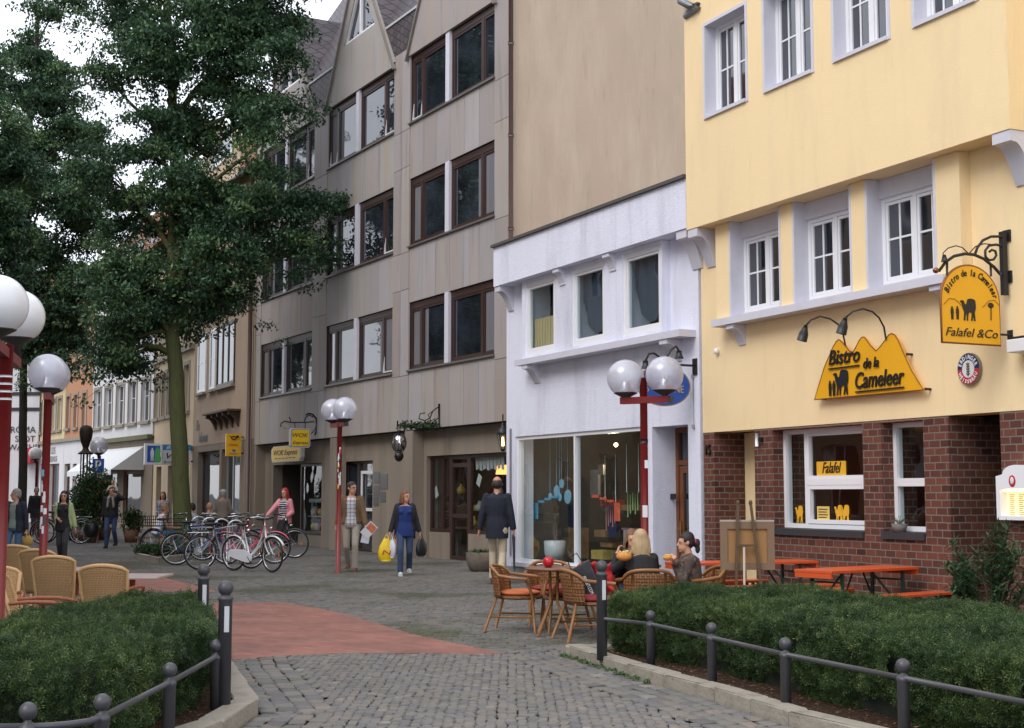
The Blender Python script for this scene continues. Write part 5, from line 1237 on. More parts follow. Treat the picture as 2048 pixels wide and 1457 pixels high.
B = [post(408, 1128, 0, True, 0, 'tall grey bollard with white plate behind the left hedge', g2, plate=.35),
     post(428, 1234, 0, False, 0, 'low post half hidden behind the right end of the left hedge', g2),
     post(452, 1161, 0, True, 0, 'tall grey bollard with white plate at the tip of the left planter', g2, plate=.35),
     post(433, 1279, 0, False, 0, 'low grey post just in front of the tall left bollard', g2),
     post(340, 1325, 0, False, 0, 'low grey post in the middle of the left planter rail', g2),
     post(205, 1387, 0, False, 0, 'low grey post where the left rail begins to curve', g2),
     post(57, 1404, 0, False, 0, 'low grey post in the lower left corner', g2)]
up = Vector((0,0,.355)); upb = Vector((0,0,.33))
rail([B[1]+upb, B[2]+upb], 'short grey rail behind the tall left bollard'); rail([B[2]+upb, B[3]+up], 'short grey rail from the tall left bollard to the low post')
rail([B[3]+up, B[4]+up], 'straight grey rail sloping down left beside the left hedge'); rail([B[4]+up, B[5]+up], 'grey rail in front of the left hedge, second span')
c5 = B[5].lerp(B[6], .5) + Vector((.04,-.07,0)); rail([B[5]+up, B[5].lerp(c5,.5)+up+Vector((.02,-.02,0)), c5+up, c5.lerp(B[6],.5)+up+Vector((-.01,-.02,0)), B[6]+up], 'curved grey rail at the lower left')
rail([B[6]+up, B[6]+up+Vector((-1.5,-.05,0))], 'grey rail leaving the picture at lower left')

# ================================================================ twin-globe street lamps
M_RED_P = mat('red_lacquer', (.19,.013,.014), .38, var=.12, scale=8, dirt=(.10,.02,.02), dirtamt=.4)
def globe_mat():
    t = NT('clear_acrylic_globe'); lw = t.n('LayerWeight', {'Blend': .35}).outputs['Facing']
    tr = t.n('BsdfTransparent', {'Color': (.86,.87,.92,1)}); g = t.n('BsdfGlossy', {'Roughness': .28, 'Color': (.9,.9,.95,1)}); d = t.n('BsdfDiffuse', {'Color': (.72,.73,.80,1)})
    m1 = t.n('MixShader', {0: .48, 1: tr.outputs[0], 2: d.outputs[0]}); f = t.n('MapRange', {0: lw, 3: .07, 4: .40}).outputs[0]
    m2 = t.n('MixShader', {0: f, 1: m1.outputs[0], 2: g.outputs[0]}); t.Lk.new(m2.outputs[0], t.out.inputs[0]); return t.m
M_GLOBE = globe_mat()
M_OPAL = mat('opal_globe', (.74,.75,.77), .22, var=.03)
M_ALU = mat('lamp_reflector', (.85,.85,.88), .25, .9)
M_BULB = mat('lamp_tube_white', (.9,.9,.92), .3, var=.01)
M_LBASE = mat('lamp_base_dark', (.03,.028,.026), .5)
def lamp(name, label, q, hz, R, offs, post_w=.09, ztop=None, opal=False, arm=True, crossz=None):
    """offs: globe offsets (dx, dy, dz)"""
    o = empty(name, label, 'street lamp', (q.x, q.y, 0), group='red street lamps with globes')
    zc = hz - R - .12 if crossz is None else crossz
    m = MB(); m.tube([(0,0,0),(0,0,(ztop or zc+.12))], post_w/2, 12); m.build('post', M_RED_P, o)
    if arm and len(offs) > 1:
        a, b = Vector(offs[0]), Vector(offs[1]); d = (b-a).normalized()
        m = MB(); m.bar((a.x-d.x*.06, a.y-d.y*.06-.0, zc), (b.x+d.x*.06, b.y+d.y*.06, zc), .08, .08); m.build('cross_arm', M_RED_P, o)
        m = MB(); e = b + d*.062; m.bar((e.x, e.y, zc), (e.x+d.x*.03, e.y+d.y*.03, zc), .078, .078); m.build('arm_cap', M_LBASE, o)
    for dx, dy, dz in offs:
        c = Vector((dx, dy, hz+dz)); cut = -.80
        prof = [(R*math.sqrt(max(0, 1-t*t)), R*t) for t in [cut + (1-cut)*math.sin(PI/2*k/16) for k in range(17)]]
        m = MB(); m.lathe(prof, c, 28); g = m.build('globe', M_OPAL if opal else M_GLOBE, o)
        m = MB(); m.lathe([(0, zc+.02-c.z),(R*.16, zc+.02-c.z),(R*.16, -R*1.06),(R*.62, R*(cut-.02)),(R*.64, R*(cut+.02)),(R*.2, R*(cut+.03)),(0,R*(cut+.03))], c, 20); m.build('lamp_base', M_LBASE, o)
        if not opal:
            m = MB(); m.lathe([(R*.52, R*(cut+.05)),(R*.34,-R*.55),(R*.22,-R*.22),(R*.20,-R*.18),(0,-R*.18)], c, 18); m.build('reflector', M_ALU, g)
            m = MB(); 
            for s in (-1, 1): m.cyl(c+Vector((s*R*.09,0,-R*.18)), c+Vector((s*R*.09,0,R*.22)), R*.05, n=8)
            m.build('lamp_tube', M_BULB, g)
    return o
def stickers(o, zs, post_w, n, seed, front=-PI/2):
    r = random.Random(seed); cols = [(.7,.7,.72),(.05,.12,.4),(.6,.5,.05),(.5,.05,.05),(.05,.05,.06),(.2,.45,.55)]
    for k in range(n):
        z = r.uniform(*zs); hh = r.uniform(.04,.12); a = front + r.uniform(-.7,.7); w = r.uniform(.35,.8); rr = post_w/2 + .0015 + .0004*k/n*3
        vs = []; N = 5
        for i in range(N+1):
            t = a - w/2 + w*i/N; vs += [(rr*math.cos(t), rr*math.sin(t), z), (rr*math.cos(t), rr*math.sin(t), z+hh)]
        m = MB(); m.add(vs, [(2*i, 2*i+2, 2*i+3, 2*i+1) for i in range(N)], True); ci = r.randrange(6) if r.random() > .5 else 0; m.build('sticker', mat('sticker_%d' % ci, cols[ci], .5), o)
def lampat(px, Y, gl, **kw):
    q = XZ(px, Y, 1.5); offs = []
    for gx, gyy, dyy in gl:
        p = P(gx, gyy, Y+dyy); offs.append((p.x-q.x, dyy, p.z))
    hz = offs[0][2]; offs = [(a, b, c-hz) for a, b, c in offs]; return q, hz, offs
q, hz, offs = lampat(1289, 16.4, [(1251, 757, .1), (1329, 751, -.15)]); zt = P(1289, 756, 16.4).z
l1 = lamp('street_lamp', 'red twin-globe lamp post in front of the white shop house', q, hz, .225, offs, .09, zt, crossz=P(1289, 801, 16.4).z)
m = MB(); z_ = P(1289, 883, 16.4).z; m.cyl((0,0,z_-.025), (0,0,z_+.025), .048, n=12); m.build('black_band', M_IRON, l1)
m = MB(); z0_, z1_ = P(1289, 1035, 16.4).z, P(1289, 1011, 16.4).z; m.box(-.03, .03, -.052, -.046, z0_, z1_); m.build('sticker', mat('sticker_0', (.7,.7,.72), .5), l1)
m = MB(); z0_, z1_ = P(1289, 937, 16.4).z, P(1289, 921, 16.4).z; m.box(.0, .04, -.052, -.046, z0_, z1_); m.build('sticker', MATS['sticker_0'], l1)
q, hz, offs = lampat(678, 26.4, [(666, 822, .35), (690, 819, -.25)])
l2 = lamp('street_lamp', 'slim red twin-globe lamp covered in stickers by the man in brown', q, hz, .235, offs, .092, P(678, 838, 26.4).z, crossz=P(678, 850, 26.4).z)
stickers(l2, (1.4, 2.35), .092, 16, 4)
q, hz, offs = lampat(90, 16.3, [(96, 747, -.35), (103, 752, .6)])
l3 = lamp('street_lamp', 'red twin-globe lamp behind the cane chairs on the left', q, hz, .225, offs, .095, P(92, 790, 16.3).z, crossz=P(92, 797, 16.3).z)
stickers(l3, (.9, 1.75), .095, 14, 8)
q, hz, offs = lampat(3, 10.9, [(-6, 611, -.6), (34, 634, .75)])
l4 = lamp('street_lamp', 'nearest red lamp post cut by the left border with two white globes', q, hz, .232, offs, .11, P(2, 690, 10.9).z, opal=True, crossz=P(2, 708, 10.9).z)
stickers(l4, (.95, 1.2), .11, 2, 9, -1.2)
m = MB()
for k, zz in enumerate((2.42, 2.36, 2.30, 2.24)): m.cyl((0,0,zz), (0,0,zz+.018), .0565, n=14)
m.build('white_bands', MATS['sticker_0'], l4)
Y5 = 44; q, hz, offs = lampat(197, Y5, [(198, 892, 0)]); l5 = lamp('street_lamp', 'red single-globe lamp carrying the blue parking sign', q, hz, .29, offs, .10, P(197, 912, Y5).z)
stickers(l5, (1.3, 2.3), .10, 14, 10)
m = MB(); a, b_ = P(186, 945, Y5), P(210, 918, Y5); m.box(a.x-q.x, b_.x-q.x, -.09, -.07, a.z, b_.z); sg_ = m.build('parking_plate', mat('sign_blue', (.01,.09,.42), .4), l5)
text_on(l5, 'parking_letter', 'P', (a.x+b_.x)/2-q.x, a.z+.07, -.10, .42, M_FRAME, 0, .9, bold=.012)
m = MB(); a2 = P(186, 953, Y5); m.box(a.x-q.x, b_.x-q.x, -.085, -.07, P(186,957,Y5).z, a.z-.02); m.build('sub_plate', mat('sign_white', (.62,.62,.62), .5), l5)
Y6 = 52; q, hz, offs = lampat(72, Y6, [(71, 908, 0)]); l6 = lamp('street_lamp', 'far small lamp in front of the white timbered house', q, hz, .25, offs, .10, P(72, 922, Y6).z, opal=True)
# ================================================================ signs and wall fittings
M_SIGNY = mat('sign_yellow', (.80,.40,.012), .35, var=.03)
M_SIGNYD = mat('sign_yellow_edge', (.25,.08,.01), .5)
M_BLK = mat('sign_black', (.01,.01,.012), .5)
def on_wall(name, label, cat, F, x, y, z, group=None):
    return empty(name, label, cat, F.W(x, y, z), F.rz, group)
def off_wall(name, label, cat, F, x, z, group=None):
    """local x runs into the wall, the face looks along the street to the camera"""
    return empty(name, label, cat, F.W(x, 0, z), F.rz + PI/2, group)
def fit_text(parent, name, txt, x0, x1, zb, cap, y, mt, shear=0.0, ext=.003, bold=0.0):
    me = textmesh(txt, cap/.70, shear, ext, 'LEFT', 1, bold*cap/.7); xs = [v.co.x for v in me.vertices]; a, c = min(xs), max(xs)
    me.transform(Matrix.Translation((-a, 0, 0))); me.transform(Matrix.Scale((x1-x0)/(c-a), 4, (1,0,0))); me.materials.append(mt)
    me.transform(Matrix.Translation((x0, y, zb)) @ Matrix.Rotation(PI/2, 4, 'X')); return link(name, me, parent)
def smooth_poly(pts, it=2):
    for _ in range(it):
        q = []
        for i in range(len(pts)):
            a, b = pts[i], pts[(i+1) % len(pts)]; q += [(a[0]*.75+b[0]*.25, a[1]*.75+b[1]*.25), (a[0]*.25+b[0]*.75, a[1]*.25+b[1]*.75)]
        pts = q
    return pts
F = YF; dS = .08
Z2 = lambda zx, zy: F.L(1600 + zx/7.314, 650 + zy/7.314, dS)
ox, oz = Z2(225, 1095)
bs = on_wall('bistro_sign', 'yellow three peaked bistro sign with camel on the yellow wall', 'sign', F, ox, -dS, oz)
top = [(225,1095),(290,880),(370,620),(440,460),(490,340),(540,250),(580,215),(620,245),(680,310),(735,385),(790,400),(830,330),(880,230),(915,185),(945,175),(975,205),(1040,300),(1125,385),(1180,330),(1260,225),(1310,150),(1350,128),(1400,150),(1450,230),(1540,440),(1640,660),(1760,860),(1825,950)]
poly = [(Z2(*p)[0]-ox, Z2(*p)[1]-oz) for p in top]
m = MB(); m.prism(poly, lambda a, b: (a, -.014, b), lambda a, b: (a, .014, b)); m.build('board', M_SIGNY, bs)
m = MB(); m.tube([(a, -.013, b) for a, b in poly], .007, 5, closed=True); m.build('edge', M_SIGNYD, bs)
def tz(txt, zx0, zx1, zyb, cap_z, nm='lettering', sh=.25, bd=.010):
    x0, z = Z2(zx0, zyb); x1 = Z2(zx1, zyb)[0]; _, zt_ = Z2(zx0, zyb-cap_z); fit_text(bs, nm, txt, x0-ox, x1-ox, z-oz, zt_-z, -.028, M_BLK, sh, .006, bd)
tz('Bistro', 450, 905, 592, 215); tz('de la', 955, 1180, 640, 150); tz('Cameleer', 840, 1555, 935, 235)
for zx0, zx1, zy in ((445, 895, 650), (840, 1550, 985)):
    x0, z = Z2(zx0, zy); x1 = Z2(zx1, zy)[0]; m = MB(); m.box(x0-ox, x1-ox, -.035, -.022, z-oz-.008, z-oz+.008); m.build('underline', M_BLK, bs)
def camel(parent, x, z, h, y, mt=M_BLK, nm='camel'):
    s = h/152; pl = [(px_*s*1.15, py_*s) for px_, py_ in CAMEL]; m = MB(); m.prism(pl, lambda a, b: (x+a, y, z+b), lambda a, b: (x+a, y+.006, z+b)); return m.build(nm, mt, parent)
def figure(parent, x, z, h, y, mt=M_BLK):
    s = h/10; pl = [(-1,0),(-.4,0),(-.2,3),(0,3),(.3,0),(1,0),(1.1,4),(1.4,5),(1.2,8),(.6,8.3),(.7,9.4),(0,10),(-.7,9.4),(-.6,8.3),(-1.2,8),(-1.4,5),(-1.1,4)]
    m = MB(); m.prism([(a*s, b*s) for a, b in pl], lambda a, b: (x+a, y, z+b), lambda a, b: (x+a, y+.006, z+b)); m.build('walking_figure', mt, parent)
cx_, cz_ = Z2(625, 1030); ch = Z2(625, 660)[1] - cz_; camel(bs, cx_-ox, cz_-oz, ch, -.03)
for zx in (468, 525): x, z = Z2(zx, 1045); figure(bs, x-ox, z-oz, Z2(zx, 815)[1]-z, -.03)
x0, z0 = Z2(550, 905); x1, z1 = Z2(600, 840); m = MB(); m.tube([(x0-ox,-.028,z0-oz),(x1-ox,-.028,z1-oz)], .003, 4); m.build('lead_rope', M_BLK, bs)
m = MB(); 
for zx, zy in ((1560, 430), (1830, 940), (300, 1080)): x, z = Z2(zx, zy); m.cyl((x-ox, -.0, z-oz), (x-ox, dS, z-oz), .015, n=6)
m.build('fixing', M_IRON, bs)
# goose-neck lamps over the sign
def px_tube(F, pts, d):  # (px, py, d)
    return [Vector((lambda q: (q[0], -dd, q[1]))(F.L(a, b, dd))) for a, b, dd in pts]
for lbl, pts in (('left goose-neck lamp arching over the bistro sign', [(1691,692,.1),(1686,668,.16),(1676,649,.24),(1660,638,.33),(1640,633,.42),(1622,640,.5),(1612,651,.55)]),
                 ('right goose-neck lamp arching over the bistro sign', [(1772,680,.1),(1768,655,.16),(1758,636,.24),(1745,624,.32),(1726,618,.42),(1706,623,.5),(1691,636,.56)])):
    T = px_tube(F, pts, 0); o0 = T[0].copy(); lp = on_wall('wall_lamp', lbl, 'lamp', F, *o0, group='goose-neck sign lamps')
    m = MB(); m.tube([t-o0 for t in T], .011, 6); m.build('arm', M_IRON, lp); e = T[-1]-o0; dn = Vector((-.35, -.1, -1)).normalized()
    m = MB(); m.tube([e, e+dn*.04, e+dn*.10, e+dn*.19], [.02,.032,.055,.06], 12); m.build('lamp_head', M_IRON, lp)
# brewery badge
cx, cz = F.L(1937, 738.5, .04); bd = on_wall('brewery_badge', 'oval blue and red brewery badge with wheat ear on yellow wall', 'sign', F, cx, -.02, cz)
rx_, rz_ = abs(F.X(1960, 738, .04)-F.X(1915, 738, .04))/2, (F.Z(1937, 706, .04)-F.Z(1937, 771, .04))/2
def halfell(up, r0, r1, ya, yb, mt, nm):
    m = MB(); N = 24; pts = []
    for i in range(N+1): a = (0 if up else PI) + PI*i/N; pts.append((rx_*r1*math.cos(a), rz_*r1*math.sin(a)))
    for i in range(N, -1, -1): a = (0 if up else PI) + PI*i/N; pts.append((rx_*r0*math.cos(a), rz_*r0*math.sin(a)))
    m.prism(pts, lambda a, b: (a, ya, b), lambda a, b: (a, yb, b)); m.build(nm, mt, bd)
def ellp(r, ya, yb, mt, nm):
    m = MB(); m.prism([(rx_*r*math.cos(2*PI*i/36), rz_*r*math.sin(2*PI*i/36)) for i in range(36)], lambda a, b: (a, ya, b), lambda a, b: (a, yb, b)); m.build(nm, mt, bd)
ellp(1.0, -.02, .015, mat('badge_rim', (.28,.25,.2), .4, .5), 'rim'); halfell(True, .50, .95, -.024, -.0205, mat('badge_blue', (.01,.03,.11), .4), 'blue_half'); halfell(False, .50, .95, -.024, -.0205, mat('badge_red', (.50,.03,.04), .4), 'red_half')
ellp(.54, -.026, -.0205, mat('badge_white', (.7,.7,.68), .4), 'centre')
def ell_text(txt, a0, a1, r, size, flip):
    m = MB(); n = len(txt)
    for i, ch in enumerate(txt):
        a = a0 + (a1-a0)*i/(n-1); me = textmesh(ch, size, 0, .002, 'CENTER', .8, .0015)
        T = Matrix.Translation((rx_*r*math.sin(a), -.029, rz_*r*math.cos(a))) @ Matrix.Rotation(a + (PI if flip else 0), 4, 'Y') @ Matrix.Rotation(PI/2, 4, 'X')
        m.add([T @ v.co for v in me.vertices], [tuple(p.vertices) for p in me.polygons]); bpy.data.meshes.remove(me)
    m.build('lettering', M_FRAME, bd)
ell_text('ERDINGER', -1.2, 1.2, .62, .062, False); ell_text('WEISSBRÄU', PI+1.15, PI-1.15, .88, .055, True)
m = MB()
for k in range(5):
    for s in (-1, 1): m.bar((0, -.029, -.065+k*.026), (s*.022, -.029, -.045+k*.026), .004, .010)
m.bar((0,-.029,-.075),(0,-.029,.07), .004, .005); m.build('wheat_ear', M_GREYMET, bd)
# hanging sign Falafel & Co
xs = F.X(2018, 560); O_ = (xs, F.perp(1940, 690, xs)[1]); hb = off_wall('hanging_sign', 'yellow arched hanging sign on a scrolled iron bracket', 'sign', F, xs, O_[1])
def Q(px, py): d, z = F.perp(px, py, xs); return (-d, z-O_[1])
def Q4(a, b): return Q(1860+a/4.165, 450+b/4.165)
bl, br = Q4(100, 985), Q4(582, 995); L_, R_ = bl[0], br[0]; zb_ = (bl[1]+br[1])/2; sh = Q4(100, 620)[1]; tp = Q4(335, 343)[1]
pts = [(L_, zb_), (R_, zb_)] + [((L_+R_)/2 + (R_-L_)/2*math.cos(PI*i/20), sh + (tp-sh)*math.sin(PI*i/20)) for i in range(21)]
m = MB(); m.prism(pts, lambda a, b: (a, -.012, b), lambda a, b: (a, .012, b)); m.build('board', M_SIGNY, hb)
m = MB(); m.tube([(a, 0, b) for a, b in pts], .015, 6, closed=True); m.build('edge', M_SIGNYD, hb)
cxx = (L_+R_)/2; w_ = (R_-L_)
arc_text(hb, 'lettering', 'Bistro de la Cameleer', cxx, sh-.06, -.016, w_*.415, -1.12, 1.18, .095, M_BLK, shear=.2, sx=.8, bold=.001)
fit_text(hb, 'lettering', 'Falafel &Co', L_+w_*.05, R_-w_*.05, Q4(130, 922)[1], Q4(130, 850)[1]-Q4(130, 922)[1], -.016, M_BLK, .3, .002, .002)
q = Q4(310, 800); camel(hb, q[0], q[1], Q4(310, 615)[1]-q[1], -.019)
for a in (178, 222): q = Q4(a, 790); figure(hb, q[0], q[1], Q4(a, 678)[1]-q[1], -.018)
q = Q4(498, 798); t_ = Q4(498, 690); m = MB(); m.bar((q[0], -.016, q[1]), (t_[0], -.016, t_[1]), .012, .004); m.ell((t_[0], -.016, t_[1]+.02), (.04, .003, .028), 10, 6); m.build('palm', M_BLK, hb)
m = MB()
for pl in (((105,665),(150,615),(200,620),(270,690)), ((430,690),(480,635),(530,630),(572,680))): m.tube([(Q4(*p)[0], -.015, Q4(*p)[1]) for p in pl], .003, 4)
m.build('dune_line', M_SIGNYD, hb)
def qt(pts, r, m): m.tube([(Q4(*p)[0], 0, Q4(*p)[1]) for p in pts], r, 8)
m = MB(); a_, b_ = Q4(605, 60), Q4(605, 585); m.box(a_[0]-.03, a_[0]+.03, -.025, .025, b_[1], a_[1])
m.build('upright', M_IRON, hb)
m = MB(); qt([(75,385),(130,310),(200,262),(290,242),(370,250),(450,285),(530,350),(590,415)], .016, m); qt([(375,245),(395,190),(440,130),(510,98),(600,98)], .014, m)
qt([(590,175),(550,165),(490,175),(460,215),(462,265),(490,295),(530,290),(552,255),(545,220),(515,210),(495,225)], .013, m); qt([(105,285),(110,235),(150,195),(215,175),(270,190),(320,240)], .006, m); qt([(325,240),(380,180),(450,158),(520,165)], .006, m)
qt([(142,305),(142,430)], .012, m); qt([(505,325),(508,430)], .012, m); m.build('scrollwork', M_IRON, hb)
m = MB(); q = Q4(48, 380); m.ell((q[0], 0, q[1]), .03, 10, 8); m.build('finial', mat('copper', (.25,.11,.05), .4, .8), hb)
m = MB(); q = Q4(118, 275); m.tube([(q[0],0,q[1]+.03),(q[0]+.005,0,q[1]-.04)], [.015,.035], 8); m.build('spot_lamp', M_IRON, hb)
m = MB()
for zy in (90, 430): 
    z = Q4(605, zy)[1]; m.box(a_[0]+.03, -.0, -.02, .02, z-.02, z+.02); m.box(-.02, .0, -.05, .05, z-.06, z+.06)
z = Q4(605, 915)[1]; m.cyl((R_, 0, z), (0, 0, z), .012, n=6); m.box(-.02, 0, -.03, .03, z-.05, z+.05); m.build('wall_fixing', M_IRON, hb)
# projector, small lamps, tube lamp
x, z = F.L(2038, 690, .12); o = on_wall('floodlight', 'white floodlight box at right edge of the yellow wall', 'lamp', F, x, 0, z)
m = MB(); m.box(-.07, .30, -.22, -.03, -.08, .05); m.build('housing', M_FRAME, o, bevel=.01); m = MB(); m.box(-.05, .3, -.2, -.0, .052, .075); m.build('bracket_plate', M_IRON, o)
x, z = F.L(1433, 703, .03); o = on_wall('bell_light', 'tiny round white lamp low under the yellow ledge', 'lamp', F, x, 0, z); m = MB(); m.ell((0,-.03,0), (.035,.04,.045), 12, 8); m.build('cover', M_FRAME, o)
x, z = F.L(1516, 881, .03); o = on_wall('tube_lamp', 'narrow upright white tube lamp on the brick pier', 'lamp', F, x, 0, z); m = MB(); m.cyl((0,-.05,-.08),(0,-.05,.09), .022, n=10); m.build('tube', M_FRAME, o); m = MB(); m.box(.03,.07,-.05,.003,-.02,.03); m.build('socket', M_IRON, o)
# lit menu case
x0, z0 = F.L(1994, 1040, .12); z1 = F.Z(1994, 953, .12); x1 = x0 + .52
o = on_wall('menu_case', 'white arched menu case glowing on the brick pier at the right border', 'menu case', F, x0, 0, z0); w = x1-x0; h = z1-z0
pts = [(0,0),(w,0),(w,h),(w*.85,h+.01)] + [(w/2 + w*.33*math.cos(PI*i/12), h+.02+.09*math.sin(PI*i/12)) for i in range(13)] + [(w*.1,h+.01),(0,h)]
inn = (.05, w-.05, .04, h*.72); m = MB()
m.prism([(0,0),(w,0),(w,inn[2]),(0,inn[2])], lambda a, b: (a,-.12,b), lambda a, b: (a,.0,b)); m.box(0, inn[0], -.12, 0, inn[2], inn[3]); m.box(inn[1], w, -.12, 0, inn[2], inn[3])
m.prism([(0,inn[3]),(w,inn[3])] + pts[2:], lambda a, b: (a,-.12,b), lambda a, b: (a,0,b)); m.build('case', M_FRAME, o)
m = MB(); m.box(inn[0], inn[1], -.03, -.02, inn[2], inn[3]); m.build('menu_sheet', emit('menu_glow', (.90,.74,.40), .42), o)
m = MB()
for c in range(3):
    for r in range(12): m.box(inn[0]+.04+c*.12, inn[0]+.11+c*.12-.01*(r % 3), -.035, -.031, inn[3]-.06-r*.02, inn[3]-.054-r*.02)
m.build('menu_text', mat('menu_ink', (.25,.2,.1), .8), o)
m = MB(); m.cyl((inn[0]+.02,-.09,inn[3]-.02),(inn[1]-.02,-.09,inn[3]-.02), .012, n=8); m.build('lamp_tube', emit('menu_tube', (1,.88,.55), 1.3), o)
m = MB(); m.ell((w*.42, -.122, h-.05), (.045,.004,.06), 16, 10); m.build('badge', mat('badge_red', (.50,.03,.04), .4), o)
m = MB(); m.ell((w*.42, -.126, h-.045), (.025,.004,.035), 12, 8); m.build('badge_centre', mat('badge_white', (.7,.7,.68), .4), o)
# flower pot on the second sill
x, z = F.L(1795, 1066, .0); o = on_wall('flower_pot', 'small flower pot with dry plant on the narrow window sill', 'flower pot', F, x, .03, F.Z(1848, 1074)+.042); m = MB(); m.lathe([(0,0),(.07,0),(.09,.09),(.08,.09),(0,.07)], n=14); m.build('pot', mat('grey_pot', (.15,.14,.13), .8), o)
m = MB()
for k in range(20): a = k*2.4; m.tube([(0,0,.07),(.05*math.cos(a),.05*math.sin(a),.13),(.10*math.cos(a),.08*math.sin(a),.13+.05*math.sin(k))], .003, 3)
m.build('dry_stems', mat('dry_stem', (.10,.12,.06), .8), o)

# blue oval sign of the white shop
F = WF; xs2 = F.X(1391, 740); d0, z0 = F.perp(1330, 772, xs2); o = off_wall('oval_shop_sign', 'blue oval shop sign with gold rim hanging behind the twin-globe lamp', 'sign', F, xs2, z0)
rxx = (F.perp(1275, 772, xs2)[0]-F.perp(1380, 772, xs2)[0])/2; rzz = F.perp(1330, 731, xs2)[1]-z0; cx = -F.perp(1328, 772, xs2)[0]
el = lambda s: [(cx + rxx*s*math.cos(2*PI*i/48), rzz*s*math.sin(2*PI*i/48)) for i in range(48)]
m = MB(); m.prism(el(1), lambda a, b: (a,-.015,b), lambda a, b: (a,.015,b)); m.build('rim', mat('gold_rim', (.35,.27,.08), .4, .5), o)
m = MB(); m.prism(el(.95), lambda a, b: (a,-.02,b), lambda a, b: (a,.02,b)); m.build('board', mat('oval_blue', (.008,.07,.38), .35), o)
fit_text(o, 'lettering', 'S           NE', cx-rxx*.72, cx+rxx*.72, -.09, .10, -.024, mat('gold_letters', (.42,.36,.22), .5))
m = MB(); zt_ = F.perp(1390, 732, xs2)[1]-z0; m.bar((cx-rxx*.5, 0, zt_), (-.02, 0, zt_), .03, .03); m.box(-.02, 0, -.05, .05, zt_-.13, zt_+.10)
for s in (-.4, .4): m.bar((cx+rxx*s, 0, zt_), (cx+rxx*s, 0, rzz*.9), .015, .015)
m.build('bracket', M_IRON, o)
for pts, hd in (([(1335,712),(1342,700),(1352,693),(1358,702)], (1357,712)), ([(1318,714),(1308,707),(1298,708),(1291,722)], (1290,730))):
    T = [(-F.perp(a, b, xs2)[0], 0, F.perp(a, b, xs2)[1]-z0) for a, b in pts]; m = MB(); m.tube([(T[0][0],0,zt_)] + T, .016, 7); h_ = T[-1]; m.tube([(h_[0],0,h_[2]),(h_[0],0,h_[2]-.04),(h_[0],0,h_[2]-.11)], [.035,.04,.065], 8); m.build('spot_lamp', M_IRON, o)
o = on_wall('cable_box', 'thin grey cable with two boxes on the white wall corner', 'cable', F, F.X(1388, 800), 0, F.Z(1388, 850)); m = MB(); hh = F.Z(1388, 757)-F.Z(1388, 850); m.cyl((0,-.012,0),(0,-.012,hh), .006, n=6); m.box(-.02,.02,-.03,-.001,-.05,.0); m.box(-.02,.02,-.03,-.001,hh,hh+.05); m.build('cable', mat('grey_cable', (.3,.3,.32), .6), o)

# WOK Express signs
F = GF; xs3 = F.X(634, 850); dz = F.perp(598, 896, xs3); o = off_wall('wok_hanging_sign', 'yellow and blue WOK Express sign on black wrought-iron arm', 'sign', F, xs3, dz[1])
def Q6(a, b): d, z = F.perp(480+a/3.643, 780+b/3.643, xs3); return (-d, z-dz[1])
x0, zt_ = Q6(362, 280); x1, zb_ = Q6(507, 422)
def octa(x0, x1, z0, z1, c): return [(x0+c,z0),(x1-c,z0),(x1,z0+c),(x1,z1-c),(x1-c,z1),(x0+c,z1),(x0,z1-c),(x0,z0+c)]
m = MB(); m.prism(octa(x0,x1,zb_,zt_,.05), lambda a, b: (a,-.05,b), lambda a, b: (a,.05,b)); m.build('light_box', mat('sign_pale_rim', (.55,.55,.5), .4), o)
m = MB(); m.prism(octa(x0+.02,x1-.02,zb_+.02,zt_-.02,.045), lambda a, b: (a,-.054,b), lambda a, b: (a,-.051,b)); m.build('blue_border', mat('sign_blue', (.01,.09,.42), .4), o)
m = MB(); m.prism(octa(x0+.035,x1-.035,zb_+.035,zt_-.035,.04), lambda a, b: (a,-.058,b), lambda a, b: (a,-.055,b)); m.build('face', mat('wok_yellow', (.78,.50,.02), .4), o)
fit_text(o, 'lettering', 'WOK', x0+.06, x1-.06, (zb_+zt_)/2+.02, .11, -.062, M_BLK, .3, .002, .006); fit_text(o, 'lettering', 'Express', x0+.07, x1-.06, zb_+.09, .09, -.062, M_BLK, .3, .002, .003)
m = MB()
def q6t(pts, r): m.tube([(Q6(*p)[0], 0, Q6(*p)[1]) for p in pts], r, 6)
q6t([(295,270),(300,245),(325,228),(370,238),(480,238),(540,232)], .02); q6t([(545,330),(560,270),(555,210),(530,180),(500,172),(480,185)], .025); q6t([(470,232),(480,200),(505,185),(535,200)], .02); q6t([(400,240),(400,282)], .012); q6t([(475,240),(475,282)], .012); q6t([(370,238),(365,215),(358,198)], .014); q6t([(560,250),(545,290),(520,320)], .015)
m.build('scrollwork', M_IRON, o)
m = MB(); q = Q6(333, 260); m.tube([(q[0]+.08*math.cos(t*PI/8), 0, q[1]+.08*math.sin(t*PI/8)) for t in range(16)], .008, 5, closed=True); m.build('ring', mat('brass', (.5,.35,.12), .3, 1), o)
x0, zt_ = F.L(480+243/3.643, 780+415/3.643, .05); x1 = F.X(480+457/3.643, 900, .05); zb_ = F.Z(480+350/3.643, 780+525/3.643, .05)
o = on_wall('wok_shop_sign', 'yellow WOK Express shop sign above the dark doorway', 'sign', F, x0, -.05, zb_); w, h = x1-x0, zt_-zb_
sg = [(0,h*.25),(w*.04,0),(w*.96,0),(w,h*.25),(w,h*.8),(w*.93,h*.98),(w*.07,h*.98),(0,h*.8)]
m = MB(); m.prism(sg, lambda a, b: (a,-.06,b), lambda a, b: (a,.06,b)); m.build('frame', mat('sign_pale_rim', (.55,.55,.5), .4), o)
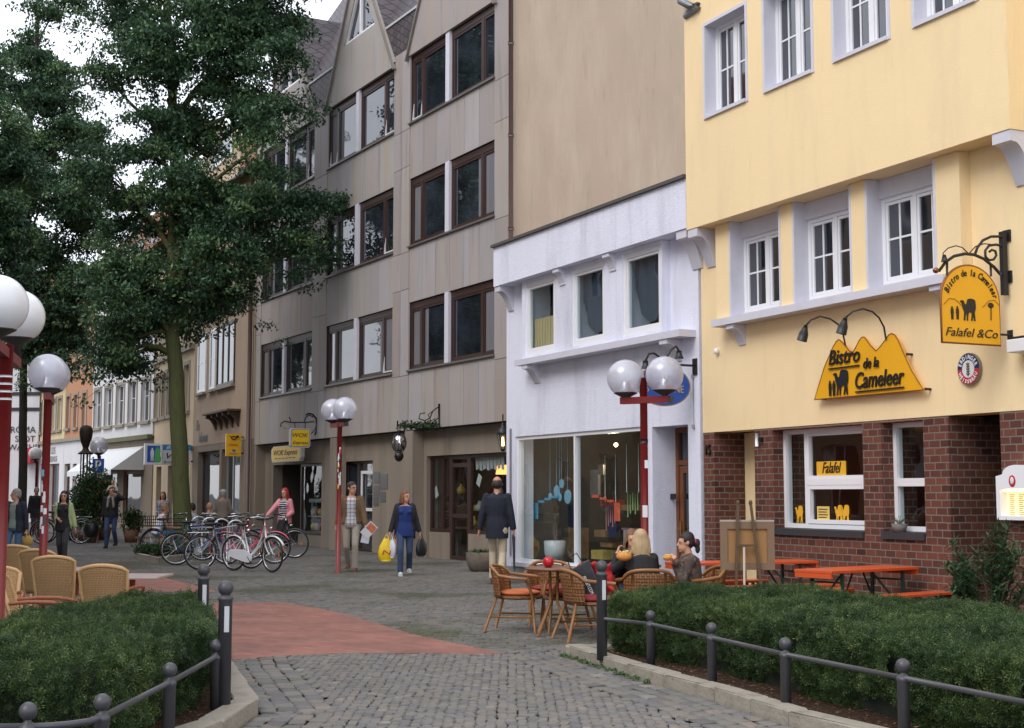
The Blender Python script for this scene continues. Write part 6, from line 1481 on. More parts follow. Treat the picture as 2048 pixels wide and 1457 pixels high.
m = MB(); m.prism([(w*.03+a*.94, h*.05+b*.9) for a, b in sg], lambda a, b: (a,-.066,b), lambda a, b: (a,-.061,b)); m.build('face', mat('wok_yellow', (.78,.50,.02), .4), o)
fit_text(o, 'lettering', 'WOK Express', w*.1, w*.9, h*.42, h*.32, -.07, M_BLK, .3, .002, .004); m = MB(); [m.box(w*(.14+.12*k), w*(.14+.12*k+.085), -.07, -.0665, h*.2, h*.25) for k in range(6)]; m.build('small_print', M_BLK, o)
# balloon lantern on an ivy clad arm
xs4 = F.X(880, 845); d_, z_ = F.perp(798, 925, xs4); o = off_wall('balloon_lantern', 'silver balloon shaped lantern hanging from ivy clad iron arm', 'lantern', F, xs4, z_)
def Q7(px, py): d, z = F.perp(px, py, xs4); return (-d, z-z_)
m = MB()
def q7t(pts, r): m.tube([(Q7(*p)[0], 0, Q7(*p)[1]) for p in pts], r, 6)
q7t([(878,808),(878,855)], .022); q7t([(878,852),(840,858),(795,850)], .018); q7t([(876,815),(866,822),(860,836),(850,842),(838,838),(840,828),(850,826)], .016); q7t([(878,835),(862,848),(835,848),(815,855)], .014); q7t([(866,822),(856,830),(862,842),(870,838)], .012); q7t([(795,842),(795,860)], .018)
m.build('arm', M_IRON, o)
leaf_clusters('ivy_garland', o, [(Q7(px, 851+3*math.sin(px))[0], 0, Q7(px, 851+3*math.sin(px))[1]) for px in range(800, 876, 3)], 26, (.05,.06,.05), .07, foliage('ivy', (.015,.05,.02), (.03,.09,.03), (.4,.2,.2)), 5, .1)
bx, bz = Q7(798, 886); R_ = .17
m = MB(); m.ell((bx, 0, bz), (R_*.86, R_*.86, R_*1.15), 18, 12); m.build('silver_balloon', mat('silver_glass', (.75,.75,.78), .08, 1, var=.02), o)
m = MB()
for k in range(6):
    a = PI*k/6; m.tube([(bx+math.cos(a)*R_*1.0*math.sin(t*PI/8), math.sin(a)*R_*1.0*math.sin(t*PI/8), bz+R_*1.32*math.cos(t*PI/8)) for t in range(9)], .006, 5)
    m.tube([(bx-math.cos(a)*R_*1.0*math.sin(t*PI/8), -math.sin(a)*R_*1.0*math.sin(t*PI/8), bz+R_*1.32*math.cos(t*PI/8)) for t in range(9)], .006, 5)
m.lathe([(0,R_*1.3),(.05,R_*1.3),(.03,R_*1.5),(.05,R_*1.65),(0,R_*1.7)], (bx,0,bz), 10); z9 = bz-R_*1.3; m.lathe([(0,0),(.09,0),(.11,-.08),(.08,-.16),(.03,-.2),(0,-.2)], (bx,0,z9), 10)
m.build('iron_cage', M_IRON, o)
# coach lantern
x, z = F.L(480+1875/3.643, 780+450/3.643, .25); o = on_wall('coach_lantern', 'black coach lantern with lit bulb below the stone overhang', 'lantern', F, x, -.12, z)
m = MB(); m.lathe([(0,0),(.03,0),(.05,.04),(.06,.06),(0,.06)], n=6); m.lathe([(.14,.36),(.15,.38),(.06,.50),(.03,.52),(.04,.56),(0,.62)], n=6)
for k in range(6): a = 2*PI*k/6; m.bar((.055*math.cos(a), .055*math.sin(a), .06), (.135*math.cos(a), .135*math.sin(a), .37), .012, .012)
m.bar((0,0,.6),(0,0,.78), .02, .02); m.build('frame', M_IRON, o)
m = MB(); m.cyl((0,0,.12),(0,0,.30), .028, .018, 8); m.build('bulb', emit('lantern_bulb', (1,.55,.15), 9), o)
m = MB(); m.tube([(0,0,.06),(0,0,.36)], [.052,.13], 6, caps=False); m.build('glass_panes', M_GLASS, o)
# post office sign, shop light box
F = TF; xs5 = F.X(487, 890); d_, z_ = F.perp(467, 915, xs5); o = off_wall('post_sign', 'yellow post office sign with horn emblem on the tan house', 'sign', F, xs5, z_)
Q8 = lambda px, py: (-F.perp(px, py, xs5)[0], F.perp(px, py, xs5)[1]-z_)
(x0, z1), (x1, z0) = Q8(452, 868), Q8(481, 913); w = x1-x0; h = z1-z0
m = MB(); m.box(x0, x1, -.05, .05, z0, z1); m.build('board', mat('post_yellow', (.75,.42,.01), .4), o)
m = MB(); m.tube([(x0+w*.5+w*.16*math.cos(t*PI/8), -.055, z0+h*.82+h*.07*math.sin(t*PI/8)) for t in range(16)], .018, 5, closed=True); m.tube([(x0+w*.62,-.055,z0+h*.84),(x0+w*.8,-.055,z0+h*.9)], [.015,.05], 6); m.tube([(x0+w*.38,-.055,z0+h*.84),(x0+w*.22,-.055,z0+h*.9)], .015, 6); m.build('horn_emblem', M_BLK, o)
fit_text(o, 'lettering', 'DHL', x0+w*.2, x0+w*.8, z0+h*.47, h*.08, -.056, mat('sign_red', (.5,.02,.03), .5), .3, .002, .01)
m = MB(); m.box(x0+w*.42, x0+w*.62, -.056, -.052, z0+h*.2, z0+h*.3); m.build('bank_emblem', mat('sign_blue', (.01,.09,.42), .4), o); fit_text(o, 'lettering', 'Postbank', x0+w*.25, x0+w*.78, z0+h*.10, h*.05, -.056, MATS['sign_blue'])
m = MB(); m.bar((x1, 0, z1-.1), (0, 0, z1-.1), .04, .04); m.bar((x1, 0, z0+.1), (0, 0, z0+.1), .04, .04); m.build('bracket', M_IRON, o)
xs6 = F.X(386, 905); d_, z_ = F.perp(335, 930, xs6); o = off_wall('shop_light_box', 'long white and blue light box sign reaching out beside the tree trunk', 'sign', F, xs6, z_)
Q9 = lambda px, py: (-F.perp(px, py, xs6)[0], F.perp(px, py, xs6)[1]-z_)
(x0, z1), (x1, z0) = Q9(289, 889), Q9(323, 930); x2 = Q9(381, 900)[0]
m = MB(); m.box(x0, x1, -.1, .1, z0, z1+.03); m.build('white_box', M_FRAME, o); m = MB(); m.box(x1+.02, x2, -.08, .08, z0, z1); m.build('long_box', mat('sign_white', (.62,.62,.62), .5), o)
m = MB(); m.box(x1+.02, x2, -.085, -.081, z1-.2, z1); m.build('blue_band', mat('band_blue', (.02,.25,.50), .5), o); w = x1-x0
m = MB(); m.box(x0+w*.14, x0+w*.86, -.105, -.101, z0+.09, z1-.05); m.build('blue_panel', mat('panel_blue', (.01,.10,.45), .5), o)
m = MB(); m.prism([(x0+w*.55, z0+.1), (x0+w*.9, z0+.1), (x0+w*.95, z0+.25), (x0+w*.8, z0+.37), (x0+w*.9, z0+.5), (x0+w*.7, z1-.07), (x0+w*.6, z1-.2)], lambda a, b: (a,-.109,b), lambda a, b: (a,-.106,b)); m.build('green_curve', mat('panel_green', (.10,.50,.12), .5), o)
figure(o, x0+w*.42, z0+.13, .48, -.116, M_FRAME)
fit_text(o, 'lettering', '8. Lau', x1+.15, x1+.8, z1-.16, .12, -.09, M_FRAME, .3); fit_text(o, 'lettering', 'WP', x1+.15, x1+.85, z0+.22, .22, -.09, M_BLK, .3); fit_text(o, 'lettering', 'Brotmarkt', x1+.08, x2-.3, z0+.06, .09, -.09, M_BLK)
m = MB(); m.box(x2, 0.0, -.03, .03, z0+.1, z0+.16); m.build('bracket', M_IRON, o)
# bronze urn on lattice post and flowering pots
q = XZ(166, 45, 0); o = empty('urn_column', 'big dark bronze urn on a slatted column behind the parking sign', 'column', q)
zt_ = P(166, 851, 45).z; zu = P(166, 909, 45).z; hu = zt_-zu
m = MB(); m.lathe([(0,0),(.25,0),(.22,.05),(.12,.12),(.09,.2),(.11,.27),(.17,.42),(.205,.6),(.215,hu*.78),(.20,hu*.9),(.13,hu*.98),(0,hu+.01)], (0,0,zu), 20); m.build('urn', mat('dark_bronze', (.035,.022,.015), .6, .4, bump=.6, bscale=30), o)
m = MB()
for k in range(8): a = 2*PI*k/8; m.cyl((.15*math.cos(a), .15*math.sin(a), .3), (.15*math.cos(a), .15*math.sin(a), zu), .018, n=5)
m.lathe([(0,0),(.45,0),(.45,.2),(.3,.3),(0,.3)], n=12); m.build('slatted_column', mat('dark_bronze', (.035,.022,.015), .6, .4), o)
M_SHRUB = foliage('shrub_leaf', (.012,.035,.012), (.03,.075,.02), (.10,.16,.05)); M_FLOW = foliage('red_flower', (.4,.05,.02), (.6,.12,.03), (.7,.3,.1))
def shrub(name, label, q, h, r, n, seed, size=.09, flowers=0, pot=True, cat='shrub'):
    o = empty(name, label, cat, q); rg = np.random.default_rng(seed); zp = .35 if pot else .05
    if pot: m = MB(); m.lathe([(0,0),(.18,0),(.26,.4),(.23,.4),(.2,.34),(0,.34)], n=14); m.build('pot', mat('terracotta', (.18,.09,.05), .8), o)
    c = rg.normal(0, 1, (n, 3)); c /= np.linalg.norm(c, axis=1)[:, None]; c *= rg.random(n)[:, None]**.4; c = c*np.array([r, r, (h-zp)/2]) + np.array([0,0,zp+(h-zp)/2])
    leaf_clusters('foliage', o, c, 22, (.12,.12,.10), size, M_SHRUB, seed, .2)
    if flowers: leaf_clusters('flowers', o, c[:flowers], 7, (.1,.1,.1), .09, M_FLOW, seed+1, 0)
    m = MB()
    for p in c[::9]: m.tube([(0,0,zp*.8), (p[0]*.4,p[1]*.4,p[2]*.6), tuple(p)], .012, 4)
    m.build('stems', mat('twig', (.15,.11,.08), .8), o); return o
for px, Y, h, r, fl, lb in ((180, 43, 2.5, .5, 14, 'tall potted shrub with red flowers behind the parking lamp'), (160, 44.5, 1.9, .42, 12, 'lower flowering shrub left of the parking lamp'), (207, 45.5, 2.2, .38, 4, 'slim green shrub by the awning shop entrance'), (262, 43, 1.0, .3, 10, 'small pot of orange flowers in front of the awning shop window')):
    shrub('potted_shrub', lb, XZ(px, Y, 0), h, r, int(60*h), int(px), .1, fl)
# oleander at the brick pier
q = XZ(1988, 12.85); o = empty('oleander', 'oleander bush with long narrow leaves beside the brick pier', 'shrub', q)
rg = np.random.default_rng(9); m = MB(); cs = []
for k in range(46):
    a = rg.uniform(0, 2*PI); s = rg.uniform(.1, .62); hh = rg.uniform(.6, 1.25)*(1.05-.45*s); e = Vector((s*math.cos(a), s*math.sin(a)*.7, hh)); m.tube([(0,0,0), (e.x*.35, e.y*.35, hh*.6), e], [.012,.009,.004], 4)
    for t in np.linspace(.35, 1, 9): p = Vector((e.x*.35,e.y*.35,hh*.6)).lerp(e, t); cs.append(tuple(p))
m.build('stems', mat('twig', (.15,.11,.08), .8), o); cs = np.array(cs)
def narrow_leaves(name, parent, C, n_each, L, wd, mt, seed):
    r = np.random.default_rng(seed); C = np.repeat(C, n_each, 0); n = len(C); yaw = r.uniform(0,2*PI,n); pit = r.uniform(-.1,1.1,n); l = L*r.uniform(.6,1.2,n)
    d = np.stack([np.cos(yaw)*np.cos(pit), np.sin(yaw)*np.cos(pit), np.sin(pit)],1); u = np.cross(d, [0,0,1.0]); u /= np.linalg.norm(u,axis=1)[:,None]
    V = np.stack([C, C+d*(l*.45)[:,None]+u*wd, C+d*l[:,None]-np.array([0,0,.03]), C+d*(l*.45)[:,None]-u*wd],1).reshape(-1,3)
    return npmesh(name, V, np.arange(4*n).reshape(-1,4), mt, parent=parent, attr=np.clip(r.normal(.5,.2,n),0,1))
narrow_leaves('foliage', o, cs, 6, .14, .011, foliage('oleander_leaf', (.02,.05,.02), (.045,.10,.04), (.12,.18,.08)), 3)
# stone trough with grass by the glazed door
q = G(963, 1143); o = empty('stone_trough', 'rough round stone trough planted with grass beside the glazed door', 'planter', q)
m = MB(); m.lathe([(0,0),(.20,0),(.24,.04),(.29,.18),(.31,.36),(.28,.37),(.25,.34),(0,.33)], n=18); m.build('trough', mat('rough_stone', (.16,.135,.11), .9, var=.3, bump=1.0, bscale=18), o)
cc_ = np.stack([RNG.normal(0,.12,60), RNG.normal(0,.12,60), np.full(60,.34)],1); narrow_leaves('grass_tuft', o, cc_, 12, .16, .006, M_SHRUB, 4)
# tree pit with bench edge
kp = gp((271,1120),(318,1128),(400,1118)); tp_ = [kp[0], kp[1], kp[2], (kp[2][0]+.3, kp[2][1]+2.2), (kp[0][0]+.3, kp[0][1]+2.6)]
kerb(tp_[:3], -.12 if False else .12, 'tree_pit_kerb', 1.2, .14); soil(offset(tp_ + [tp_[0]], .05)[:5], .08)
cx, cy = sum(p[0] for p in tp_[:3])/3, tp_[0][1]+.7
o = empty('ground_cover', 'low green ground cover in the tree pit below the bicycles', 'plants', (cx, cy, .08), kind='stuff'); cc_ = np.stack([RNG.uniform(-.9,.9,300), RNG.uniform(-.7,.7,300), RNG.uniform(0,.22,300)],1); narrow_leaves('blades', o, cc_, 14, .16, .012, M_SHRUB, 6)

# ================================================================ furniture
M_RAT = mat('pale_rattan', (.58,.36,.165), .55, var=.18, scale=30, bump=.3, bscale=120)
def weave_mat(name, c0, c1, sc):
    t = NT(name); o = t.n('TexCoord').outputs['Object']
    a = t.n('TexWave', {'Vector': o, 'Scale': sc}, bands_direction='X').outputs[1]; b = t.n('TexWave', {'Vector': o, 'Scale': sc*.8}, bands_direction='Z').outputs[1]; ck = t.n('TexChecker', {'Vector': o, 'Scale': sc*3.2}).outputs[1]
    h = t.mix(ck, a, b); c = t.mix(h, c0, c1); c = t.mix(t.math('MULTIPLY', t.noise(6, 3, o), .4), c, tuple(x*.6 for x in c0)); t.setp(color=c, rough=.6); t.bump(h, .6, .008); MATS[name] = t.m; return t.m
M_WEAVE = weave_mat('rattan_weave', (.36,.20,.085), (.62,.39,.18), 22)
M_WEAVE2 = weave_mat('bamboo_weave', (.09,.035,.012), (.33,.14,.04), 12)
M_BAM = mat('bamboo_frame', (.26,.115,.035), .4, var=.3, scale=14)
M_REDR = mat('reddish_cane', (.30,.085,.03), .4, var=.25, scale=14)
def chair_left():
    """pale rattan armchair, tall slightly waisted back; front looks to -y"""
    o = empty('rattan_chair', 'x', 'chair')
    W, D, S, T = .235, .23, .39, .80
    def bx(u, z): t = (z-S)/(T-S); w = W*(.86+.12*t); y = D + .02 + .13*t; return (u*w, y - .05*(1-u*u)*-1, z)
    n = 12; m = MB(); vs = []; rows_ = 9
    for r in range(rows_+1):
        for i in range(n+1):
            u = -1+2*i/n; z = S-.10 + (T-S+.10+.045*(1-u*u))*r/rows_; vs.append(bx(u, z))
    fs = [(r*(n+1)+i, r*(n+1)+i+1, (r+1)*(n+1)+i+1, (r+1)*(n+1)+i) for r in range(rows_) for i in range(n)]
    m.add(vs, fs, True); b = m.build('backrest', M_WEAVE, o); sd = b.modifiers.new('s', 'SOLIDIFY'); sd.thickness = .018; sd.offset = 0
    m = MB(); m.tube([bx(-1, .0+.02), bx(-1, S), bx(-1, T-.01)] + [bx(-1+2*i/10, T+.045*(1-(-1+2*i/10)**2)) for i in range(1, 10)] + [bx(1, T-.01), bx(1, S), bx(1, .02)], .021, 8); m.build('back_frame', M_RAT, o)
    m = MB(); m.box(-W*.9, W*.9, -D, D, S-.05, S-.01); m.build('seat', M_WEAVE, o, bevel=.015)
    m = MB(); m.tube([(-W*.92,-D,S-.03),(W*.92,-D,S-.03),(W*.92,D,S-.03),(-W*.92,D,S-.03)], .02, 7, closed=True); m.build('seat_rail', M_RAT, o)
    for s in (-1, 1):
        m = MB(); m.tube([(s*W*.93, -D, 0), (s*W*.93, -D, S)], .019, 8); m.build('leg', M_REDR, o)
        m = MB(); m.tube([(s*W*.92, D+.06, .02), (s*W*.9, D+.02, S)], .019, 8); m.build('leg', M_RAT, o)
        m = MB(); m.tube([(s*W*.95, D+.07, .60), (s*(W+.03), D-.1, .615), (s*(W+.045), -.05, .61), (s*(W+.04), -D+.02, .585), (s*(W+.01), -D-.03, .53), (s*W*.95, -D-.01, .42)], .017, 8); m.build('armrest', M_REDR, o)
        m = MB(); m.tube([(s*W*.9,-D,.16),(s*W*.9,D+.04,.16)], .011, 6); m.tube([(s*W*.9,-D,.36),(s*W*.9,-D+.12,.26),(s*W*.9,-D+.02,.12)], .009, 6); m.build('stretcher', M_REDR, o)
    return o
def chair_right(cush=None):
    """bamboo armchair with woven curved back"""
    o = empty('bamboo_chair', 'x', 'chair'); W, D, S, T = .26, .24, .40, .72
    def bk(a, z): t = (z-S)/(T-S); R = W*(1.02+.10*t); return (R*math.sin(a), D*.35 + R*.95*math.cos(a)*(.78+.12*t), z)
    m = MB(); n = 14; rows_ = 6; vs = []
    for r in range(rows_+1):
        for i in range(n+1): a = -1.15+2.3*i/n; vs.append(bk(a, S-.03+(T-S)*r/rows_ - .10*(abs(a)/1.15)**3*(r/rows_)))
    m.add(vs, [(r*(n+1)+i, r*(n+1)+i+1, (r+1)*(n+1)+i+1, (r+1)*(n+1)+i) for r in range(rows_) for i in range(n)], True); b = m.build('backrest', M_WEAVE2, o); sd = b.modifiers.new('s', 'SOLIDIFY'); sd.thickness = .014; sd.offset = 0
    m = MB(); arc = [bk(-1.15+2.3*i/14, T - .10*(abs(-1.15+2.3*i/14)/1.15)**3) for i in range(15)]
    m.tube([(-W*1.12,-D*.6,.585),(-W*1.2,0,.60)] + arc + [(W*1.2,0,.60),(W*1.12,-D*.6,.585)], .019, 8); m.build('arm_rail', M_BAM, o)
    m = MB(); m.lathe([(0,S-.04),(W*.95,S-.04),(W*1.0,S-.02),(W*.95,S),(0,S)], n=20); m.build('seat', M_WEAVE2, o)
    for s in (-1, 1):
        m = MB(); m.tube([(s*W*1.02,-D*1.0,0),(s*W*1.0,-D*.85,S),(s*W*1.14,-D*.75,.50),(s*W*1.12,-D*.55,.585)], .017, 8); m.build('leg', M_BAM, o)
        m = MB(); q = bk(s*.62, S); m.tube([(s*W*.95, D*1.45, 0), (q[0], q[1]-.02, S), bk(s*.62, T-.03)], .017, 8); m.build('leg', M_BAM, o)
        m = MB(); m.tube([(s*W*.98,-D*.9,.17),(s*W*.9,D*1.15,.17)], .011, 6); m.tube([(s*W*.98,-D*.9,S-.06),(s*W*.5,-D*.9,S-.03)], .009, 6); m.build('stretcher', M_BAM, o)
    if cush: m = MB(); m.ell((0,-.0,S+.025), (W*.95,W*.92,.04), 18, 8); m.build('cushion', cush, o)
    return o
def place(o, q, rot, label, s=1.0, group=None):
    o.location = (q.x, q.y, 0); o.rotation_euler = (0,0,rot); o.scale = (s,s,s); o['label'] = label
    if group: o['group'] = group
    return o
P0 = chair_left(); gl_ = 'pale rattan chairs of the left terrace'
def at(px, pyt, htop): r = ray(px, pyt); t = (htop-H_CAM)/r.z; q = CAMP + r*t; return Vector((q.x, q.y, 0))
spots = [(225, 1129, PI+.05, 'rattan chair with its back to us nearest the hedge, rightmost of the left terrace'), (121, 1112, PI+.12, 'rattan chair with its back to us, second from right on the left terrace'),
         (97, 1099, PI-.05, 'rattan chair tucked behind another, only its upper back rail showing'), (45, 1091, PI+.05, 'rearmost rattan chair of the left terrace with its back to us')]
for i, (px, py, rot, lb) in enumerate(spots):
    c = P0 if i == 0 else copy_tree(P0); place(c, at(px, py, .835*.97), rot, lb, .97, gl_)
c = copy_tree(P0); place(c, Vector((-4.00, 12.0, 0)), PI/2+.2, 'rattan chair seen from the side, facing right, behind the left hedge', .96, gl_)
c = copy_tree(P0); place(c, Vector((-4.75, 12.7, 0)), .3, 'rattan chair with reddish arms half hidden by the red post at left border', .96, gl_)
M_CR = mat('red_cushion', (.24,.025,.025), .85, bump=.3, bscale=60); M_CO = mat('orange_cushion', (.55,.15,.045), .9, bump=.4, bscale=60)
gr_ = 'bamboo chairs of the bistro terrace'
place(chair_right(M_CO), XZ(1040, 15.35), PI/2-.25, 'bamboo armchair with orange cushion, leftmost of the bistro terrace', .98, gr_)
place(chair_right(M_CR), XZ(1102, 16.1), .05, 'bamboo armchair facing us behind the small table with red candle', .98, gr_)
place(chair_right(M_CR), XZ(1132, 15.2), -PI/2+.15, 'bamboo armchair with red cushion right of the orange cushioned one', .98, gr_)
place(chair_right(M_CR), XZ(1184, 14.4), PI/2+.3, 'bamboo armchair in front carrying a black bag and red jacket', 1.0, gr_)
place(chair_right(M_CR), XZ(1294, 14.55), PI, 'bamboo armchair on which the blonde woman sits, its back to us', 1.0, gr_)
place(chair_right(M_CO), XZ(1392, 14.9), -PI/2+.2, 'bamboo armchair of the dark-haired girl, its arm rail rising right', 1.0, gr_)
def round_table(px, Y, label):
    o = empty('round_table', label, 'table', XZ(px, Y)); m = MB(); m.lathe([(0,.685),(.30,.685),(.315,.70),(.30,.715),(0,.715)], n=28); m.build('tabletop', mat('table_wood', (.16,.07,.035), .35, var=.2), o)
    for k in range(4): a = PI/4+k*PI/2; m = MB(); m.tube([(.06*math.cos(a),.06*math.sin(a),.68),(.05*math.cos(a),.05*math.sin(a),.35),(.24*math.cos(a),.24*math.sin(a),0)], .016, 7); m.build('leg', M_BAM, o)
    return o
round_table(1108, 14.9, 'small round cafe table with a red ball candle'); round_table(1268, 15.5, 'round cafe table where the woman and two girls eat')
q = XZ(1097, 14.85); o = empty('candle_ball', 'shiny red ball candle holder on the small round table', 'candle', (q.x, q.y, .717)); m = MB(); m.lathe([(0,0),(.03,0),(.055,.03),(.062,.06),(.05,.095),(.03,.11),(.02,.1),(0,.08)], n=18); m.build('glass_ball', mat('red_glass', (.45,.01,.015), .12), o)
# bag and red jacket on the chair
q = XZ(1186, 14.45); o = empty('shopping_bag', 'black shopping bag with white lettering leaning on the front bamboo chair', 'bag', (q.x, q.y, .44), -.2)
m = MB(); m.M = Matrix.Rotation(-.45, 4, 'Y'); vs = [(-.12,-.05,0),(.12,-.05,0),(.12,.05,0),(-.12,.05,0),(-.14,-.03,.34),(.13,-.03,.36),(.13,.03,.36),(-.14,.03,.34)]; m.add(vs, [(0,3,2,1),(0,1,5,4),(1,2,6,5),(2,3,7,6),(3,0,4,7),(4,5,6,7)]); m.build('bag_body', mat('black_bag', (.014,.015,.02), .35, var=.3, bump=.4, bscale=14), o, bevel=.01)
m = MB(); m.M = Matrix.Rotation(-.45, 4, 'Y'); m.tube([(-.08,-.03,.34),(-.07,-.05,.46),(.05,-.05,.47),(.06,-.03,.35)], .007, 6); m.build('handle', M_BLK, o)
t_ = fit_text(o, 'lettering', 'FREIZEIT.COM', .0, .2, 0, .035, 0, M_FRAME, .2); t_.rotation_euler = (0, 1.1, 0); t_.location = (-.10, -.056, .20)
q = XZ(1208, 14.5); o = empty('red_jacket', 'crumpled red jacket hanging over the chair behind the black bag', 'jacket', (q.x, q.y, .45))
m = MB(); n = 10; vs = []; 
for i in range(n+1):
    for j in range(n+1):
        u, v = i/n-.5, j/n; vs.append((u*.34-.10*v, .05+.05*math.sin(u*9+v*5)+.02*math.sin(v*17), v*.33-.04*abs(u)*2+.02*math.sin(u*14)))
m.add(vs, [(i*(n+1)+j, (i+1)*(n+1)+j, (i+1)*(n+1)+j+1, i*(n+1)+j+1) for i in range(n) for j in range(n)], True); c = m.build('cloth', mat('red_cloth', (.42,.015,.02), .75), o); sd = c.modifiers.new('s','SOLIDIFY'); sd.thickness = .03
# cup and plate
q = XZ(1240, 15.3); o = empty('coffee_cup', 'white cup on the table of the eating family', 'cup', (q.x, q.y, .717)); m = MB(); m.lathe([(0,0),(.03,0),(.04,.07),(.036,.07),(.028,.01),(0,.01)], n=14); m.build('cup', M_FRAME, o); m = MB(); m.lathe([(0,0),(.05,0),(.065,.01),(0,.004)], n=16); m.build('saucer', M_FRAME, o)
# beer tables and benches
M_ORP = mat('orange_lacquered_wood', (.60,.095,.025), .38, var=.08, scale=9, stretch=(.3,6,6)); M_GRN = mat('dark_green_steel', (.015,.045,.035), .5)
def beer(name, label, a, b, w, h, group, th=.03, table=True):
    """a, b ends of the centre line on the ground"""
    a, b = Vector((*a, 0)), Vector((*b, 0)); L = (b-a).length; d = b-a; o = empty(name, label, 'table' if table else 'bench', a, math.atan2(d.y, d.x), group)
    m = MB(); m.box(0, L, -w/2, w/2, h-th, h); m.build('tabletop' if table else 'seat', M_ORP, o, bevel=.004)
    m = MB(); 
    for x in (.0, L-.03): m.box(x+.002, x+.028, -w/2+.01, w/2-.01, h-th-.05, h-th-.001)
    m.build('end_batten', M_ORP, o)
    for x, s in ((.22, 1), (L-.22, -1)):
        m = MB(); y = w/2-.05
        for sy in (-1, 1): m.bar((x, sy*y, 0), (x, sy*y, h-th-.002), .03, .03)
        m.bar((x, -y, .1), (x, y, .1), .025, .025); m.bar((x, -y, h-.1-th), (x, y, h-.1-th), .02, .02); m.build('leg', M_GRN, o)
        m = MB(); 
        for sy in (-1, 1): m.bar((x, sy*y*.8, h*.42), (x+s*.34, sy*y*.3, h-th-.004), .012, .02)
        m.build('brace', M_GRN, o)
    return o
gb = 'orange beer-garden sets'
dT = Vector((.80,.60)); t1e = Vector((4.22, 15.1)); t1 = t1e - dT*1.42; nT = Vector((-dT.y, dT.x))
beer('beer_table', 'orange beer table on green legs below the left bistro window, nearer one', t1, t1e, .50, .72, gb)
for off, e, lb in ((-.50, .15, 'orange bench in front of the nearer beer table'), (.50, -.30, 'orange bench behind the nearer beer table')):
    a = t1 + nT*off + dT*(.2 if off < 0 else 0); b = t1e + nT*off + dT*e; beer('beer_bench', lb, a, b, .25, .47, gb, .028, False)
dU = Vector((.94,.34)); u1e = Vector((3.50, 16.45)); u1 = u1e - dU*1.75; nU = Vector((-dU.y, dU.x))
beer('beer_table', 'orange beer table further back behind the easel', u1, u1e, .50, .72, gb)
for off, e, lb in ((-.48, 0.1, 'orange bench in front of the rear beer table'), (.45, -.3, 'orange bench behind the rear beer table')):
    beer('beer_bench', lb, u1 + nU*off, u1e + nU*off + dU*e, .25, .47, gb, .028, False)
# easel with chalkboard seen from behind
q = XZ(1496, 14.75); o = empty('easel', 'wooden easel seen from behind holding a framed board', 'easel', q, -.05)
def E(px, py): p = P(px, py, 14.75); return (p.x-q.x, p.z)
x0, z1 = E(1440, 1044); x1, z0 = E(1549, 1140); M_EAS = mat('easel_wood', (.10,.06,.03), .7, var=.2, stretch=(4,4,.5))
m = MB(); m.box(x0+.04, x1-.04, .0, .012, z0+.04, z1-.04); bd = m.build('board', mat('hardboard', (.33,.17,.06), .7, var=.15), o)
m = MB(); frame_boxes(m, x0, x1, z0, z1, -.02, .075, .035); m.build('board_frame', mat('board_frame_wood', (.20,.125,.075), .7, var=.15), o)
m = MB(); m.box(x0, x1, -.022, .016, z1+.001, z1+.02); m.build('top_ledge', mat('pale_wood', (.40,.34,.28), .7), o)
for px0, px1 in ((1475, 1470), (1500, 1525)):
    a, b_ = E(px0, 1006), E(px1, 1180); m = MB(); m.bar((a[0], -.045, a[1]), (b_[0]+(b_[0]-a[0])*.3, -.06, 0), .028, .03, (0,1,0)); m.ell((a[0], -.045, a[1]), (.022,.022,.03), 8, 6); m.build('leg', M_EAS, o)
m = MB(); a = E(1487, 1092); m.bar((a[0], -.05, a[1]), (a[0]-.06, -.5, 0), .022, .025); m.build('rear_leg', mat('pale_wood', (.40,.34,.28), .7), o)
m = MB(); a, b_ = E(1472, 1091), E(1512, 1091); m.bar((a[0], -.06, a[1]), (b_[0], -.06, a[1]), .025, .025); m.build('cross_bar', M_EAS, o)

# pale square tables of the left terrace
for px, Y, lb in ((262, 14.3, 'pale cafe table in front of the rightmost rattan chair'), (150, 15.6, 'pale cafe table between the rear rattan chairs')):
    o = empty('cafe_table', lb, 'table', XZ(px, Y)); m = MB(); m.box(-.34, .34, -.34, .34, .64, .665); m.build('tabletop', mat('pale_marble', (.42,.33,.30), .35, var=.15), o, bevel=.006)
    m = MB(); m.cyl((0,0,.02),(0,0,.64), .03); m.lathe([(0,0),(.22,0),(.2,.03),(.04,.05),(0,.05)], n=16); m.build('pedestal', M_REDR, o)
# weeds along the foot of the right kerb
wp = []
for k in range(260):
    t = RNG.random()*.9; i = int(t*3); u = t*3-i; a, b_ = KR[i], KR[i+1]; wp.append((a[0]+(b_[0]-a[0])*u - RNG.uniform(.0,.07), a[1]+(b_[1]-a[1])*u - RNG.uniform(.0,.07), RNG.uniform(0,.015)))
o = narrow_leaves('kerb_weeds', None, np.array(wp)[RNG.random(260) < .28], 8, .05, .009, foliage('weed_leaf', (.03,.07,.02), (.06,.12,.03), (.12,.18,.05)), 8)
tag(o, 'green weeds sprouting along the foot of the right kerb', 'weeds', kind='stuff')
